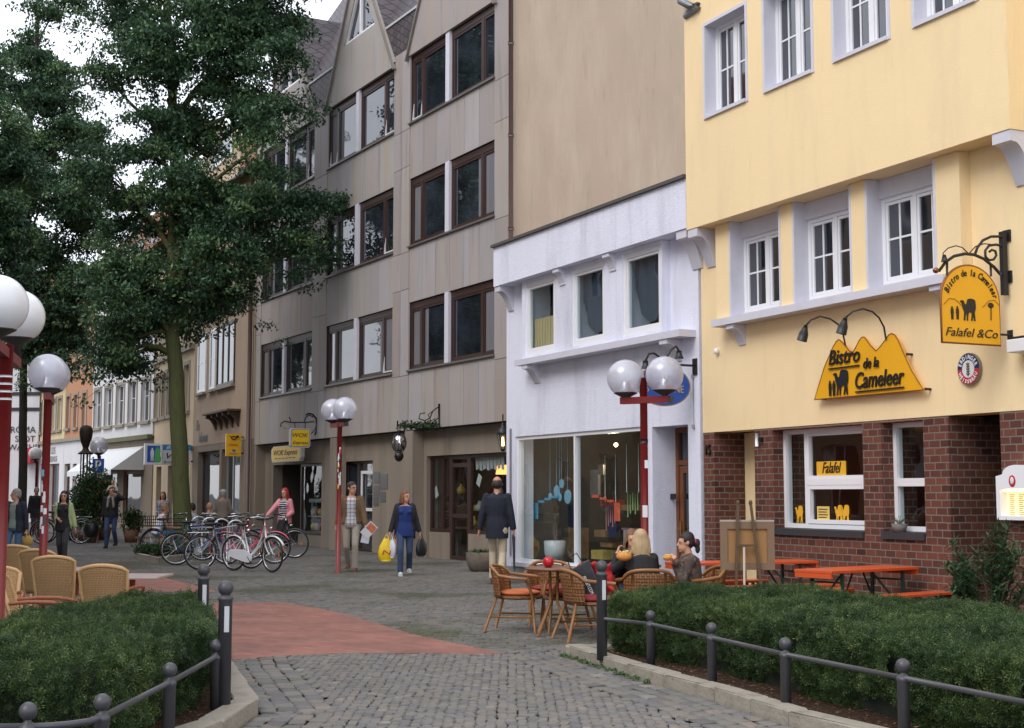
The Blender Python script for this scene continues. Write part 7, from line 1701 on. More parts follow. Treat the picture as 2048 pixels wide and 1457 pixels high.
# ================================================================ bicycles and racks
M_TYRE = mat('tyre_rubber', (.015,.015,.016), .8); M_CHR = mat('chrome', (.6,.61,.63), .2, 1, var=.03); M_SADD = mat('saddle_black', (.012,.011,.011), .5)
def bicycle(label, q, yaw, frame_col, fender=None, guard=None, steer=0.0, basket=False, lean=.0, stand=True, rack=True, s=1.0, ladies=True, bars='wide'):
    o = empty('bicycle', label, 'bicycle', (q.x, q.y, 0), group='bicycles parked in the street'); o.rotation_euler = (lean, 0, yaw); o.scale = (s,s,s)
    fc = mat('bike_%02x%02x%02x' % tuple(int(x*255) for x in frame_col), frame_col, .3, var=.05)
    R = .34
    def wheel(x, nm, rot=0):
        w = empty(nm); w.parent = o; w.location = (x, 0, R); w.rotation_euler = (0,0,rot)
        m = MB(); m.tube([((R-.018)*math.cos(t*PI/16), 0, (R-.018)*math.sin(t*PI/16)) for t in range(32)], .018, 7, closed=True); m.build('tyre', M_TYRE, w)
        m = MB(); m.tube([((R-.042)*math.cos(t*PI/16), 0, (R-.042)*math.sin(t*PI/16)) for t in range(32)], (.010), 5, closed=True); m.cyl((0,-.04,0),(0,.04,0), .018, n=8)
        for k in range(18): a = 2*PI*k/18; m.tube([(0,.02*(1 if k % 2 else -1),0),((R-.045)*math.cos(a),0,(R-.045)*math.sin(a))], .0022, 3, caps=False)
        m.build('rim', M_CHR, w); return w
    wheel(0, 'rear_wheel'); wheel(1.06, 'front_wheel', steer)
    bb = (.44,0,.29); st = (.27,0,.80); hb, ht = (.88,0,.66), (.84,0,.88)
    m = MB(); m.tube([bb, st], .016, 7); m.tube([hb, ht], .019, 7)
    if ladies:
        m.tube([ht, (.74,0,.62), (.62,0,.44), bb], .017, 7); m.tube([hb, (.72,0,.50), (.58,0,.36), bb], .017, 7)
    else: m.tube([ht, st], .016, 7); m.tube([hb, bb], .018, 7)
    for sy in (-.045, .045): m.tube([(bb[0], sy*.5, bb[2]), (0, sy, R)], .009, 6); m.tube([(st[0]+.02, sy*.4, st[2]-.12), (0, sy, R)], .008, 6)
    m.build('frame', fc, o)
    f = empty('fork'); f.parent = o; f.location = (hb[0], 0, hb[2]); f.rotation_euler = (0,0,steer); m = MB()
    for sy in (-.05, .05): m.tube([(0,sy*.8,-.02),(.05,sy,-.16),(1.06-hb[0],sy,R-hb[2])], .010, 6)
    m.build('fork_blades', fc, f)
    m = MB(); m.tube([(-.04,0,.22),(-.06,0,.36)], .012, 6); h = [(-.27,-.27,.36),(-.20,-.27,.375),(-.06,-.16,.40),(-.04,0,.37),(-.06,.16,.40),(-.20,.27,.375),(-.27,.27,.36)]
    m.tube(h, .011, 7); m.build('handlebar', M_CHR, f)
    m = MB(); 
    for sy in (-1,1): m.tube([(-.16,sy*.27,.372),(-.28,sy*.27,.358)], .017, 7)
    m.build('grip', M_SADD, f)
    m = MB(); m.tube([(.05,0,.10),(.12,0,.10)], [.02,.035], 8); m.build('headlight', M_CHR, f)
    m = MB(); m.tube([(.27-.005,0,.8),(.245,0,.88)], .012, 6); m.ell((.20,0,.905), (.13,.09,.035), 12, 6); m.ell((.31,0,.905), (.10,.035,.025), 10, 6); m.build('saddle', M_SADD, o)
    for c, (x0, a0, a1) in ((fender, (0, 10, 200)), (fender, (1.06, 30, 165))):
        if c is None: continue
        vs = []; N = 16
        for i in range(N+1):
            a = math.radians(a0 + (a1-a0)*i/N); r0 = R+.018
            for w_, dr in ((-.03,-.012),(0,.006),(.03,-.012)): vs.append((x0+(r0+dr)*math.cos(a), w_, R+(r0+dr)*math.sin(a)))
        m = MB(); m.add(vs, [(3*i+j, 3*i+j+1, 3*i+3+j+1, 3*i+3+j) for i in range(N) for j in (0,1)], True); ob = m.build('fender', mat('bike_%02x%02x%02x' % tuple(int(x*255) for x in c), c, .3, var=.05), o); sd = ob.modifiers.new('s','SOLIDIFY'); sd.thickness = .003
    m = MB(); m.cyl((bb[0],-.03,bb[2]),(bb[0],.03,bb[2]), .03, n=8); m.cyl((bb[0],-.05,bb[2]),(bb[0],-.045,bb[2]), .085, n=18); m.bar((bb[0],-.06,bb[2]),(bb[0]+.10,-.06,bb[2]-.12), .02, .012); m.bar((bb[0],.06,bb[2]),(bb[0]-.10,.06,bb[2]+.12), .02, .012); m.box(bb[0]+.06,bb[0]+.15,-.15,-.07,bb[2]-.14,bb[2]-.115); m.build('crankset', M_CHR if not guard else M_SADD, o)
    if guard: m = MB(); m.prism(smooth_poly([(-.10,.32),(-.08,.41),(.1,.43),(.42,.41),(.56,.30),(.54,.20),(.42,.17),(.2,.22),(0,.26)], 2), lambda a, b: (a,-.062,b), lambda a, b: (a,-.04,b)); m.build('chain_guard', mat('bike_%02x%02x%02x' % tuple(int(x*255) for x in guard), guard, .3, var=.05), o)
    if rack:
        m = MB(); 
        for sy in (-.05, .05): m.tube([(.20,sy,.74),(-.25,sy,.74),(-.27,0,.74)], .006, 5); m.tube([(-.15,sy,.74),(0,sy*1.1,R)], .005, 5)
        for x in (-.2,-.05,.1): m.tube([(x,-.05,.74),(x,.05,.74)], .005, 4)
        m.build('luggage_rack', M_CHR, o)
    m = MB(); m.ell((-.33,0,.62), (.015,.03,.025), 8, 6); m.build('rear_reflector', mat('reflector_red', (.5,.01,.01), .2), o)
    m = MB(); m.box(-.012+R*.55,.012+R*.55,-.01,.01,R-.03,R+.03); m.box(1.06+R*.5-.012,1.06+R*.5+.012,-.01,.01,R-.03,R+.03); m.build('spoke_reflector', mat('reflector_orange', (.75,.2,.01), .2), o)
    if stand: m = MB(); m.tube([(.12,.03,.28),(.10,.16,.0)], .008, 6); m.build('kickstand', M_CHR, o)
    if basket:
        m = MB(); w_, l_, h0, h1 = .15, .2, .76, .98
        for k in range(9): t = k/8; m.bar((-.3+.42*t,-w_,h0),(-.3+.42*t,-w_,h1), .006, .006); m.bar((-.3+.42*t,w_,h0),(-.3+.42*t,w_,h1), .006, .006)
        for z in (h0, h0+.07, h0+.14, h1): m.tube([(-.3,-w_,z),(.12,-w_,z),(.12,w_,z),(-.3,w_,z)], .006, 4, closed=True)
        m.box(-.3,.12,-w_,w_,h0-.005,h0); m.build('basket', M_SADD, o)
    return o
dgr = (.03,.05,.055)
bicycle('dark teal bicycle with rear basket, leftmost in the rack', G(306,1117), -.25, (.03,.09,.10), (.05,.06,.06), None, .3, True)
bicycle('dark blue bicycle with rear basket and red lamp, second in the rack', G(352,1131), .35, (.02,.03,.16), None, None, -.3, True, ladies=False)
bicycle('black and silver bicycle whose big wheel faces us in the rack', G(400,1141), .55, (.30,.31,.33), None, None, .2, False, ladies=False)
bicycle('blue bicycle pushed deep into the rack', G(405,1122), .3, (.02,.04,.20), (.05,.05,.06), None, .2)
bicycle('red bicycle with black basket in the middle of the rack', G(425,1117), -.1, (.35,.02,.03), (.03,.03,.03), None, .1, True)
bicycle('pink bicycle standing behind the white ladies bicycle', G(452,1128), -.05, (.60,.07,.13), (.65,.12,.18), (.60,.07,.13), .3)
bicycle('white ladies bicycle with white chain guard in front of the rack', G(467,1142), -.62, (.68,.69,.70), (.72,.73,.74), (.70,.72,.76), -.15, False, s=1.0)
bicycle('black bicycle of the red-haired woman in the shop doorway', G(505,1116), -.25, (.02,.02,.025), (.03,.03,.03), None, .25)
bicycle('grey bicycle behind the woman in the green jacket', G(164,1087), PI-.1, (.10,.11,.12), (.2,.2,.21), None, 0, False, s=1.08)
bicycle('dark bicycle behind the red lamp post on the left', G(84,1089), .1, (.05,.05,.06), (.06,.06,.06), None, 0, True, s=1.05)
M_STEEL = mat('galvanised_steel', (.5,.51,.53), .35, .8)
for i, (px, py) in enumerate(((396,1113),(418,1119),(442,1126),(470,1133))):
    q = G(px, py); names_ = ('first', 'second', 'third', 'fourth'); o = empty('bicycle_rack', names_[i] + ' steel hoop of the bicycle rack counted from the left', 'bicycle rack', q, .25, 'steel bicycle hoops')
    m = MB(); w = .17; m.tube([(-w,0,0),(-w,0,.78)] + [(-w*math.cos(PI*k/8),0,.78+w*math.sin(PI*k/8)) for k in range(1,8)] + [(w,0,.78),(w,0,0)], .019, 8); m.build('hoop', M_STEEL, o)

# ================================================================ people
def rot2(v, a): return Vector((v[0]*math.cos(a)-v[1]*math.sin(a), v[0]*math.sin(a)+v[1]*math.cos(a), v[2]))
def etube(m, pts, rad, n=14, xa=(1,0,0)):
    pts = [Vector(p) for p in pts]; k = len(pts); vs = []; xa = Vector(xa)
    for i, p in enumerate(pts):
        d = (pts[min(i+1,k-1)] - pts[max(i-1,0)]).normalized(); a = (xa - d*xa.dot(d)).normalized(); b = d.cross(a)
        for j in range(n): t = 2*PI*j/n; vs.append(p + a*(rad[i][0]*math.cos(t)) + b*(rad[i][1]*math.sin(t)))
    fs = [(i*n+j, i*n+(j+1) % n, (i+1)*n+(j+1) % n, (i+1)*n+j) for i in range(k-1) for j in range(n)]
    fs += [tuple(range(n))[::-1], tuple((k-1)*n+j for j in range(n))]; m.add(vs, fs, True)
def cap(m, p0, p1, r0, r1, n=10):
    m.tube([p0, p1], [r0, r1], n); m.ell(p0, r0, n, 6); m.ell(p1, r1, n, 6)
def remesh(m, name, mats, parent, vox=.012, smooth=2, cut=None):
    me = bpy.data.meshes.new('tmp'); me.from_pydata(m.v, [], m.f); me.update()
    o = bpy.data.objects.new('tmp', me); COL.objects.link(o); r = o.modifiers.new('r', 'REMESH'); r.mode = 'VOXEL'; r.voxel_size = vox; r.use_smooth_shade = True
    s = o.modifiers.new('s', 'SMOOTH'); s.factor = .5; s.iterations = smooth
    dg = bpy.context.evaluated_depsgraph_get(); dg.update(); out = bpy.data.meshes.new_from_object(o.evaluated_get(dg)); bpy.data.objects.remove(o); bpy.data.meshes.remove(me)
    out.name = name
    if cut:
        b = bmesh.new(); b.from_mesh(out); kill = [f for f in b.faces if cut(f.calc_center_median())]; bmesh.ops.delete(b, geom=kill, context='FACES'); b.to_mesh(out); b.free()
    out.materials.clear()
    for q in (mats if isinstance(mats, (list, tuple)) else [mats]): out.materials.append(q)
    for p in out.polygons: p.use_smooth = True
    ob = link(name, out, parent)
    if cut: sd = ob.modifiers.new('s', 'SOLIDIFY'); sd.thickness = .008
    return ob
def ik(a, b, l1, l2, pole):
    a, b, pole = Vector(a), Vector(b), Vector(pole); d = b-a; L = min(d.length, (l1+l2)*.998); d = d.normalized(); b = a + d*L
    x = (l1*l1 - l2*l2 + L*L)/(2*L); h = math.sqrt(max(0, l1*l1-x*x)); p = pole - d*pole.dot(d); p.normalize(); return a + d*x + p*h, b
SKIN = mat('skin', (.52,.27,.18), .5, var=.08, scale=8); SKIN2 = mat('skin_tanned', (.40,.20,.13), .5, var=.08)
def cloth(name, col, rough=.85, sc=5, var=.18): return mat(name, col, rough, var=var, scale=sc, bump=.9, bscale=9)
def striped(name, c0, c1, per, axis=2):
    if name in MATS: return MATS[name]
    t = NT(name); s = t.n('SeparateXYZ', {0: t.n('TexCoord').outputs['Object']}).outputs[axis]
    f = t.math('GREATER_THAN', t.math('FRACT', t.math('DIVIDE', s, per)), .62); t.setp(color=t.mix(f, c0, c1), rough=.85); t.bump(t.noise(14, 3, t.coord()), .5, .01); MATS[name] = t.m; return t.m
def plaid(name, c0, c1, per):
    if name in MATS: return MATS[name]
    t = NT(name); s = t.n('SeparateXYZ', {0: t.n('TexCoord').outputs['Object']})
    a = t.math('GREATER_THAN', t.math('FRACT', t.math('DIVIDE', s.outputs[0], per)), .72); b = t.math('GREATER_THAN', t.math('FRACT', t.math('DIVIDE', s.outputs[2], per)), .72)
    f = t.math('MULTIPLY', t.math('ADD', a, b), .5); t.setp(color=t.mix(f, c0, c1), rough=.85); t.bump(t.noise(14, 3, t.coord()), .5, .01); MATS[name] = t.m; return t.m
def person(label, q, yaw, H=1.75, pel=(0,0,.93), lean=0.0, side=0.0, feet=((-.1,0,0),(.1,0,0)), hands=((-.24,-.04,.80),(.24,-.04,.80)), elbow=(0,1,-.2), knee=(0,-1,0),
           head=0.0, nod=0.0, hair=None, hairstyle='short', top=None, sleeve='long', jacket=None, jlen=.0, jopen=.07, bottom=None, kind='trousers', shoes=None, skin=None, build=1.0, female=False, vox=.012, grip=.5, bald=False, hem=0.0, extra=None):
    """faces -y in its own frame; left is -x. All lengths for a 1.75 m figure, scaled to H"""
    s = H/1.75; skin = skin or SKIN; o = empty('person', label, 'person', (q.x, q.y, q.z if len(q) > 2 else 0)); o.rotation_euler = (0,0,yaw); o.scale = (s,s,s); V = Vector
    pel = V(pel); up = V((math.sin(side), -math.sin(lean), math.cos(lean))).normalized(); B = build
    chest = pel + up*.30; neck = pel + up*.50; hd = neck + up*.05 + V((0,-.015-.05*math.sin(nod),.07)); sw = (.142 if female else .165)
    S = [neck + V((sg*sw, .0, -.07)) for sg in (-1, 1)]; Hp = [pel + V((sg*.09, 0, -.03)) for sg in (-1, 1)]
    arms = []; 
    for i in (0, 1): el_, hn = ik(S[i], hands[i], .285, .255, (elbow[0] + (-.35 if i == 0 else .35), elbow[1], elbow[2])); arms.append((S[i], el_, hn))
    legs = []
    for i in (0, 1): f = V(feet[i]); kn, an = ik(Hp[i], f + V((0,.03,.08)), .43, .43, knee); legs.append((Hp[i], kn, an))
    hx = math.sin(head); fd = V((math.sin(head), -math.cos(head), -math.sin(nod))).normalized()      # where the face looks
    rt = V((0,0,1)).cross(-fd).normalized()
    def hp(x, y, z): return hd + rt*x + fd*y + V((0,0,z))
    # --- body
    m = MB()
    etube(m, [pel-up*.08, pel, pel+up*.12, chest, chest+up*.12, neck-up*.02], [(.13*B,.10*B),(.165*B,.115*B),(.135*B,.10*B),(.155*B,.115*B),(.15*B,.10*B),(.06,.06)])
    cap(m, neck-up*.03, hd-V((0,0,.04)), .055, .052)
    Rh = Matrix((rt, fd, V((0,0,1)))).transposed()
    m.ell(hp(0,0,.035), (.074,.092,.098), 16, 12, Rh); m.ell(hp(0,.022,-.035), (.058,.070,.075), 14, 10, Rh); m.ell(hp(0,.062,-.082), (.026,.026,.022), 10, 8, Rh)
    m.tube([hp(0,.085,.035), hp(0,.108,-.008), hp(0,.092,-.018)], [.010,.016,.012], 8); m.ell(hp(0,.08,.045), (.05,.018,.012), 10, 6, Rh); m.ell(hp(0,.088,-.048), (.024,.012,.010), 10, 6, Rh)
    for sg in (-1, 1): m.ell(hp(sg*.076,-.008,.008), (.011,.020,.031), 8, 6, Rh)
    for i, (a, b, c) in enumerate(arms):
        cap(m, a, b, .044*B, .036); cap(m, b, c, .036, .024); d = (c-b).normalized(); sg = -1 if i == 0 else 1
        inw = V((-sg,0,0)); inw = (inw - d*inw.dot(d)).normalized(); nrm = d.cross(inw).normalized()
        if nrm.y > 0: nrm = -nrm
        palm = c + d*.045; Rp = Matrix((nrm, inw*1.0, d)).transposed(); m.ell(palm, (.038,.016,.050), 10, 8, Rp)
        for k in range(4):
            p0 = c + d*.08 + nrm*(.026-.0175*k); L = (.070,.078,.072,.056)[k]; c1 = (d*math.cos(grip*.7) + inw*math.sin(grip*.7)); c2 = (d*math.cos(grip*1.8) + inw*math.sin(grip*1.8)); p1 = p0 + c1*L*.5; p2 = p1 + c2*L*.5
            m.tube([p0-d*.02, p0, p1, p2], [.0095,.0095,.009,.0075], 7); m.ell(p2, .0078, 6, 4)
        t0 = c + d*.03 + nrm*.028; t1 = t0 + (nrm*.7+d*.6+inw*.3).normalized()*.035; t2 = t1 + (d*.8+inw*.5).normalized()*.03; m.tube([c+d*.02+nrm*.01, t0, t1, t2], [.012,.013,.011,.009], 7); m.ell(t2, .009, 6, 4)
    for (a, b, c) in legs: cap(m, a, b, .070*B, .047); cap(m, b, c, .047, .034); m.ell(c+V((0,-.06,-.045)), (.04,.10,.03), 10, 6)
    body = remesh(m, 'body', skin, o, min(vox, .010), 1)
    # eyes, brows, lips
    m = MB()
    for sg in (-1, 1): m.ell(hp(sg*.031,.0865,.022), (.013,.008,.008), 8, 6, Rh)
    m.build('eye', mat('eye_dark', (.03,.02,.018), .3), body); m = MB(); m.ell(hp(0,.0975,-.049), (.024,.007,.007), 8, 6, Rh); m.build('lips', mat('lips', (.38,.10,.09), .5), body)
    # --- hair
    if hair is not None:
        hm = mat('hair_%02x%02x%02x' % tuple(int(x*255) for x in hair), hair, .6, var=.35, scale=30, stretch=(1,1,.2), bump=.5, bscale=60); m = MB()
        if bald: m.ell(hp(0,-.022,.015), (.084,.088,.085), 16, 10, Rh)
        else: m.ell(hp(0,-.012,.052), (.084,.098,.096), 18, 12, Rh); m.ell(hp(0,-.045,.01), (.080,.065,.085), 14, 10, Rh)
        if hairstyle == 'bob':
            for sg in (-1, 1): m.ell(hp(sg*.072,-.02,-.03), (.028,.06,.095), 12, 8, Rh)
            m.ell(hp(0,-.06,-.04), (.085,.05,.10), 14, 10, Rh)
        if hairstyle == 'long':
            for sg in (-1, 1): m.ell(hp(sg*.078,-.025,-.05), (.034,.06,.12), 12, 8, Rh); m.ell(hp(sg*.088,-.045,-.10), (.03,.045,.06), 10, 8, Rh)
            m.ell(hp(0,-.07,-.06), (.092,.048,.14), 14, 10, Rh)
        if hairstyle in ('long', 'bob'):
            for k in range(22): a = -2.2+4.4*k/21; m.tube([hp(.075*math.sin(a), -.02-.075*math.cos(a), .06), hp(.092*math.sin(a), -.02-.088*math.cos(a), -.04), hp(.098*math.sin(a)+random.uniform(-.012,.012), -.02-.09*math.cos(a), -.13-random.uniform(0,.04)*(hairstyle=='long'))], [.012,.014,.008], 5)
        if hairstyle == 'pony': m.ell(hp(0,-.105,.02), (.028,.03,.028), 10, 8, Rh); m.ell(hp(0,-.14,-.02), (.038,.045,.06), 12, 8, Rh); m.ell(hp(.0,-.15,-.09), (.03,.034,.06), 10, 8, Rh)
        def cutf(p):
            r = V(p)-hd; y = r.dot(fd); x = abs(r.dot(rt)); z = r.z
            return False
        # keep the face free
        hob = remesh(m, 'hair', hm, o, .011, 1, None); me = hob.data; b = bmesh.new(); b.from_mesh(me)
        lim = (lambda x, y, z: (y > .036 and z < .066 - .25*max(0, x-.05)) or (z < -.01 and x < .062 and y > -.03) or (bald and z > .097))
        kill = [f for f in b.faces if lim(abs((f.calc_center_median()-hd).dot(rt)), (f.calc_center_median()-hd).dot(fd), f.calc_center_median().z-hd.z)]
        bmesh.ops.delete(b, geom=kill, context='FACES'); b.to_mesh(me); b.free()
        if hairstyle == 'pony': m = MB(); m.tube([hp(.03*math.cos(t*PI/4), -.115, .01+.03*math.sin(t*PI/4)) for t in range(8)], .010, 5, closed=True); m.build('hair_tie', mat('hair_tie_pink', (.6,.03,.12), .6), hob)
    # --- clothes
    def topmesh(infl, hemz, sleeves, collar=.0):
        m = MB(); e = infl
        etube(m, [pel-up*hemz, pel, pel+up*.12, chest, chest+up*.12, neck-up*.035], [(.165*B+e,.125*B+e),(.168*B+e,.122*B+e),(.142*B+e,.108*B+e),(.16*B+e,.122*B+e),(.155*B+e,.108*B+e),(.070+collar,.070+collar)])
        if female: 
            for sg in (-1,1): m.ell(chest+up*.03+V((sg*.07,-.085*B-e,0)), (.065,.055,.06), 10, 8)
        m.ell(neck-up*.088, (sw-.012+e, .062+e, .045+e), 14, 8); m.ell(neck-up*.05, (.105+e, .052+e, .042+e), 12, 8)
        for i, (a, b, c) in enumerate(arms):
            if sleeves == 'long': cap(m, a, b, .050*B+e, .042+e); m.tube([b, b.lerp(c,.93)], [.042+e, .034+e], 10)
            elif sleeves == 'short': cap(m, a, a.lerp(b,.55), .050*B+e, .048+e)
            elif sleeves == 'none': pass
        return m
    if top is not None: remesh(topmesh(.006, .06+hem, sleeve if not jacket else 'short'), 'shirt', top, o, vox, 2)
    if jacket is not None:
        cf = (lambda p: (p.y < pel.y + (p.z-pel.z)*(-math.sin(lean)) - .02 and abs(p.x - (p.z-pel.z)*math.sin(side)) < jopen*(1.0+.5*max(0, pel.z+.15-p.z)/.3)) or p.z < pel.z-.07-jlen+.03) if jopen else (lambda p: p.z < pel.z-.07-jlen+.02)
        remesh(topmesh(.017, .07+jlen, 'long', .012), 'jacket', jacket, o, vox, 2, cf)
    if bottom is not None:
        m = MB(); etube(m, [pel-up*.11, pel-up*.04, pel+up*.05], [(.14*B,.115*B),(.17*B,.125*B),(.155*B,.112*B)])
        if kind == 'trousers':
            for (a, b, c) in legs: cap(m, a, b, .084*B, .064); m.tube([b, b.lerp(c,.5), c.lerp(b,-.02)], [.064,.061,.060], 12); m.ell(a.lerp(b,.15)+V((0,.02,0)), (.092*B,.10*B,.11), 12, 8)
        else:
            kz = min(legs[0][1].z, legs[1][1].z); mid = (legs[0][1]+legs[1][1])/2; low = (legs[0][2]+legs[1][2])/2; etube(m, [pel, V((pel.x,pel.y,pel.z-.15)), V((mid.x,mid.y+.02,kz)), V((low.x,low.y-.0,.30))], [(.16,.12),(.19,.14),(.18,.15),(.20,.17)])
        remesh(m, 'trousers' if kind == 'trousers' else 'skirt', bottom, o, vox, 2)
    if shoes is not None:
        for i, (a, b, c) in enumerate(legs):
            f = V(feet[i]); m = MB(); m.ell(f+V((0,-.075,.042)), (.048,.115,.042), 14, 8); m.ell(f+V((0,.03,.055)), (.042,.055,.055), 12, 8); m.box(f.x-.042,f.x+.042,f.y-.18,f.y+.07,f.z+.0,f.z+.022); remesh(m, 'shoe', shoes, o, .010, 1)
    return o, dict(arms=arms, hd=hd, hp=hp, legs=legs, pel=pel, neck=neck, s=s)
BLUEJ = cloth('blue_denim', (.035,.06,.13)); BLK = cloth('black_cloth', (.012,.012,.014)); NAVY = cloth('navy_wool', (.012,.015,.028)); BEIG = cloth('beige_trousers', (.50,.42,.30)); DKGR = cloth('charcoal_cloth', (.035,.035,.04))
SH_BRN = mat('brown_shoe', (.12,.06,.035), .5); SH_BLK = mat('black_shoe', (.012,.012,.012), .4); SH_WHT = mat('white_shoe', (.6,.6,.6), .5)
# woman in blue with carrier bags, walking towards us
q = XZ(809, 25.6); p, I = person('woman in blue top and black jacket carrying a yellow carrier bag', q, .12, 1.62, feet=((-.09,-.16,0),(.10,.20,.05)), hands=((-.34,-.10,.70),(.34,.02,.70)), head=.75, hair=(.16,.065,.03), hairstyle='bob', top=cloth('royal_blue_top', (.01,.03,.14)), hem=.10, jacket=BLK, jlen=.16, jopen=.14, bottom=BLUEJ, shoes=SH_WHT, female=True, build=1.18)
hl = p.matrix_basis @ I['arms'][0][2]; hr = p.matrix_basis @ I['arms'][1][2]
def carrier(label, pos, w, h, mt, name='carrier_bag', tw=0.0, thick=.10, txt=None):
    o = empty(name, label, 'bag', pos, tw); m = MB(); n = 8; vs = []
    prof = [(0,.35),(.12,.55),(.35,.95),(.65,1.0),(.9,.9),(1,.55)]
    for t, k in prof:
        for j in range(12): a = 2*PI*j/12; vs.append((w/2*k*math.cos(a)*(1+.08*math.sin(3*a+t*6)), thick/2*k*math.sin(a), -.08-h*t))
    m.add(vs, [(i*12+j, (i+1)*12+j, (i+1)*12+(j+1) % 12, i*12+(j+1) % 12) for i in range(5) for j in range(12)] + [tuple(range(60,72))], True); b = m.build('bag_body', mt, o)
    m = MB(); m.tube([(-w*.16,0,-.10),(0,0,0),(w*.16,0,-.10)], .008, 6); m.build('handle', mt, o)
    if txt: fit_text(b, 'print', txt, -w*.3, w*.3, -.08-h*.7, h*.2, -thick/2-.004, mat('sign_red', (.5,.02,.03), .5), .2)
    return o
carrier('bright yellow carrier bag held by the woman in blue', hl + Vector((-.06,-.03,-.02)), .30, .42, mat('yellow_plastic', (.80,.55,.01), .3, var=.1, bump=.6, bscale=12), tw=.2, txt='N')
carrier('white carrier bag beside the yellow one', hl + Vector((.03,-.02,-.04)), .20, .34, mat('white_plastic', (.6,.62,.68), .35, bump=.5, bscale=12), tw=-.5)
carrier('small brown paper bag beside the white carrier bag', hl + Vector((.10,-.0,-.04)), .16, .28, mat('brown_paper', (.36,.21,.10), .8), name='paper_bag', tw=.4)
carrier('black handbag hanging low on the far side of the woman in blue', hr + Vector((.03,.05,-.02)), .24, .34, mat('black_leather', (.01,.01,.012), .4), name='handbag', tw=.7)
# man in brown jacket by the lamp post
q = XZ(702, 26.9); p, I = person('man in brown jacket and plaid shirt holding a leaflet by the lamp post', q, .0, 1.80, feet=((-.08,.20,.05),(.09,-.16,0)), hands=((-.30,.06,.80),(.28,-.12,.84)), head=.85, hair=(.03,.022,.018), top=plaid('plaid_shirt', (.55,.55,.58), (.12,.13,.17), .07), jacket=cloth('brown_jacket', (.14,.085,.04)), jlen=.0, jopen=.085, bottom=cloth('khaki_trousers', (.33,.29,.24)), shoes=SH_BRN, build=1.12)
hr = p.matrix_basis @ I['arms'][1][2]
m = MB(); o = empty('leaflet', 'printed leaflets in the hand of the man in the brown jacket', 'leaflet', hr + Vector((.08,-.05,-.06)), .3); m.M = Matrix.Rotation(.75, 4, 'Y'); m.box(-.10,.10,-.003,.003,-.16,.14); m.build('paper', mat('leaflet_paper', (.6,.58,.6), .5), o); m = MB(); m.M = Matrix.Rotation(.75, 4, 'Y'); m.box(-.08,.09,-.006,-.004,-.02,.12); m.build('print', mat('leaflet_print', (.5,.15,.08), .5, var=.9, scale=25), o); m = MB(); m.M = Matrix.Rotation(.2, 4, 'Y'); m.box(-.12,.04,.008,.012,-.27,-.02); m.build('folded_sheet', mat('leaflet_white', (.55,.58,.66), .5), o)
m = MB(); 
for sg in (-1,1): m.tube([I['hp'](sg*.031+.019*math.cos(t*PI/5), .098, .022+.015*math.sin(t*PI/5)) for t in range(10)], .0028, 4, closed=True)
m.build('glasses', M_IRON, p)
# man seen from behind, dark blazer
q = XZ(994, 23.2); p, I = person('man seen from behind in dark blazer and beige trousers with folded umbrella', q, PI-.1, 1.86, feet=((-.09,.24,.06),(.08,-.16,0)), hands=((-.27,-.02,.78),(.30,.0,.76)), head=.1, hair=(.035,.022,.018), bald=True, top=mat('white_collar', (.6,.6,.62), .7), jacket=NAVY, jlen=.17, jopen=0, bottom=BEIG, shoes=SH_BRN, build=1.0)
hl = p.matrix_basis @ I['arms'][0][2]
o = empty('umbrella', 'dark folded umbrella held by the man in the blazer', 'umbrella', hl + Vector((.0,0,-.05))); m = MB(); m.tube([(0,0,.05),(0,0,-.05),(.01,0,-.55),(.02,0,-.66)], [.012,.028,.016,.004], 8); m.build('canopy', mat('umbrella_cloth', (.03,.03,.04), .7), o)
# woman with red hair and pink jacket
q = XZ(568, 33.4); p, I = person('woman with red hair and pink jacket over a striped top in the shop doorway', q, -.25, 1.70, hands=((-.34,-.34,.98),(.16,-.24,.98)), grip=1.0, head=-.1, hair=(.35,.02,.02), hairstyle='bob', top=striped('navy_stripes', (.015,.018,.04), (.55,.55,.58), .055), jacket=cloth('pink_jacket', (.62,.24,.28)), jlen=.10, jopen=.10, bottom=BLK, kind='skirt', shoes=SH_BLK, female=True)
# old man with cap, from behind
q = XZ(444, 38.6); p, I = person('old man in light cap and grey-brown shirt seen from behind', q, PI+.2, 1.68, hair=(.35,.33,.3), top=cloth('taupe_shirt', (.24,.20,.16)), hem=.08, bottom=DKGR, shoes=SH_BLK, build=1.15, hands=((-.26,-.1,.86),(.26,-.1,.86)), vox=.016)
m = MB(); m.ell(I['hp'](0,-.005,.075), (.095,.108,.075), 14, 8); m.ell(I['hp'](0,.11,.07), (.06,.07,.012), 12, 6); m.build('cap', mat('pale_cap', (.5,.5,.48), .8), p)
# father with child on shoulders
q = XZ(221, 38.6); p, I = person('man in black jacket carrying a small child on his shoulders', q, .05, 1.76, feet=((-.09,-.14,0),(.09,.20,.05)), hands=((-.28,.06,.80),(.15,-.16,1.46)), elbow=(.5,.3,-.6), grip=.9, hair=(.04,.03,.025), jacket=BLK, jlen=.02, jopen=0, top=BLK, bottom=BLUEJ, shoes=SH_BLK, build=1.1, vox=.016)
nz = I['neck'].z*I['s']; p2, I2 = person('small child riding on the shoulders of the man in black', Vector((q.x, q.y+.04, 0)), .05, .95, pel=(0,.05,2.95*.0 + nz/(.95/1.75)+.06), feet=((-.16,-.32,nz/(.95/1.75)-.62),(.16,-.32,nz/(.95/1.75)-.62)), hands=((-.18,-.25,nz/(.95/1.75)+.32),(.18,-.25,nz/(.95/1.75)+.32)), hair=(.32,.2,.1), top=cloth('pale_child_top', (.45,.40,.36)), bottom=cloth('pale_child_trousers', (.3,.28,.25)), shoes=SH_BRN, vox=.02)
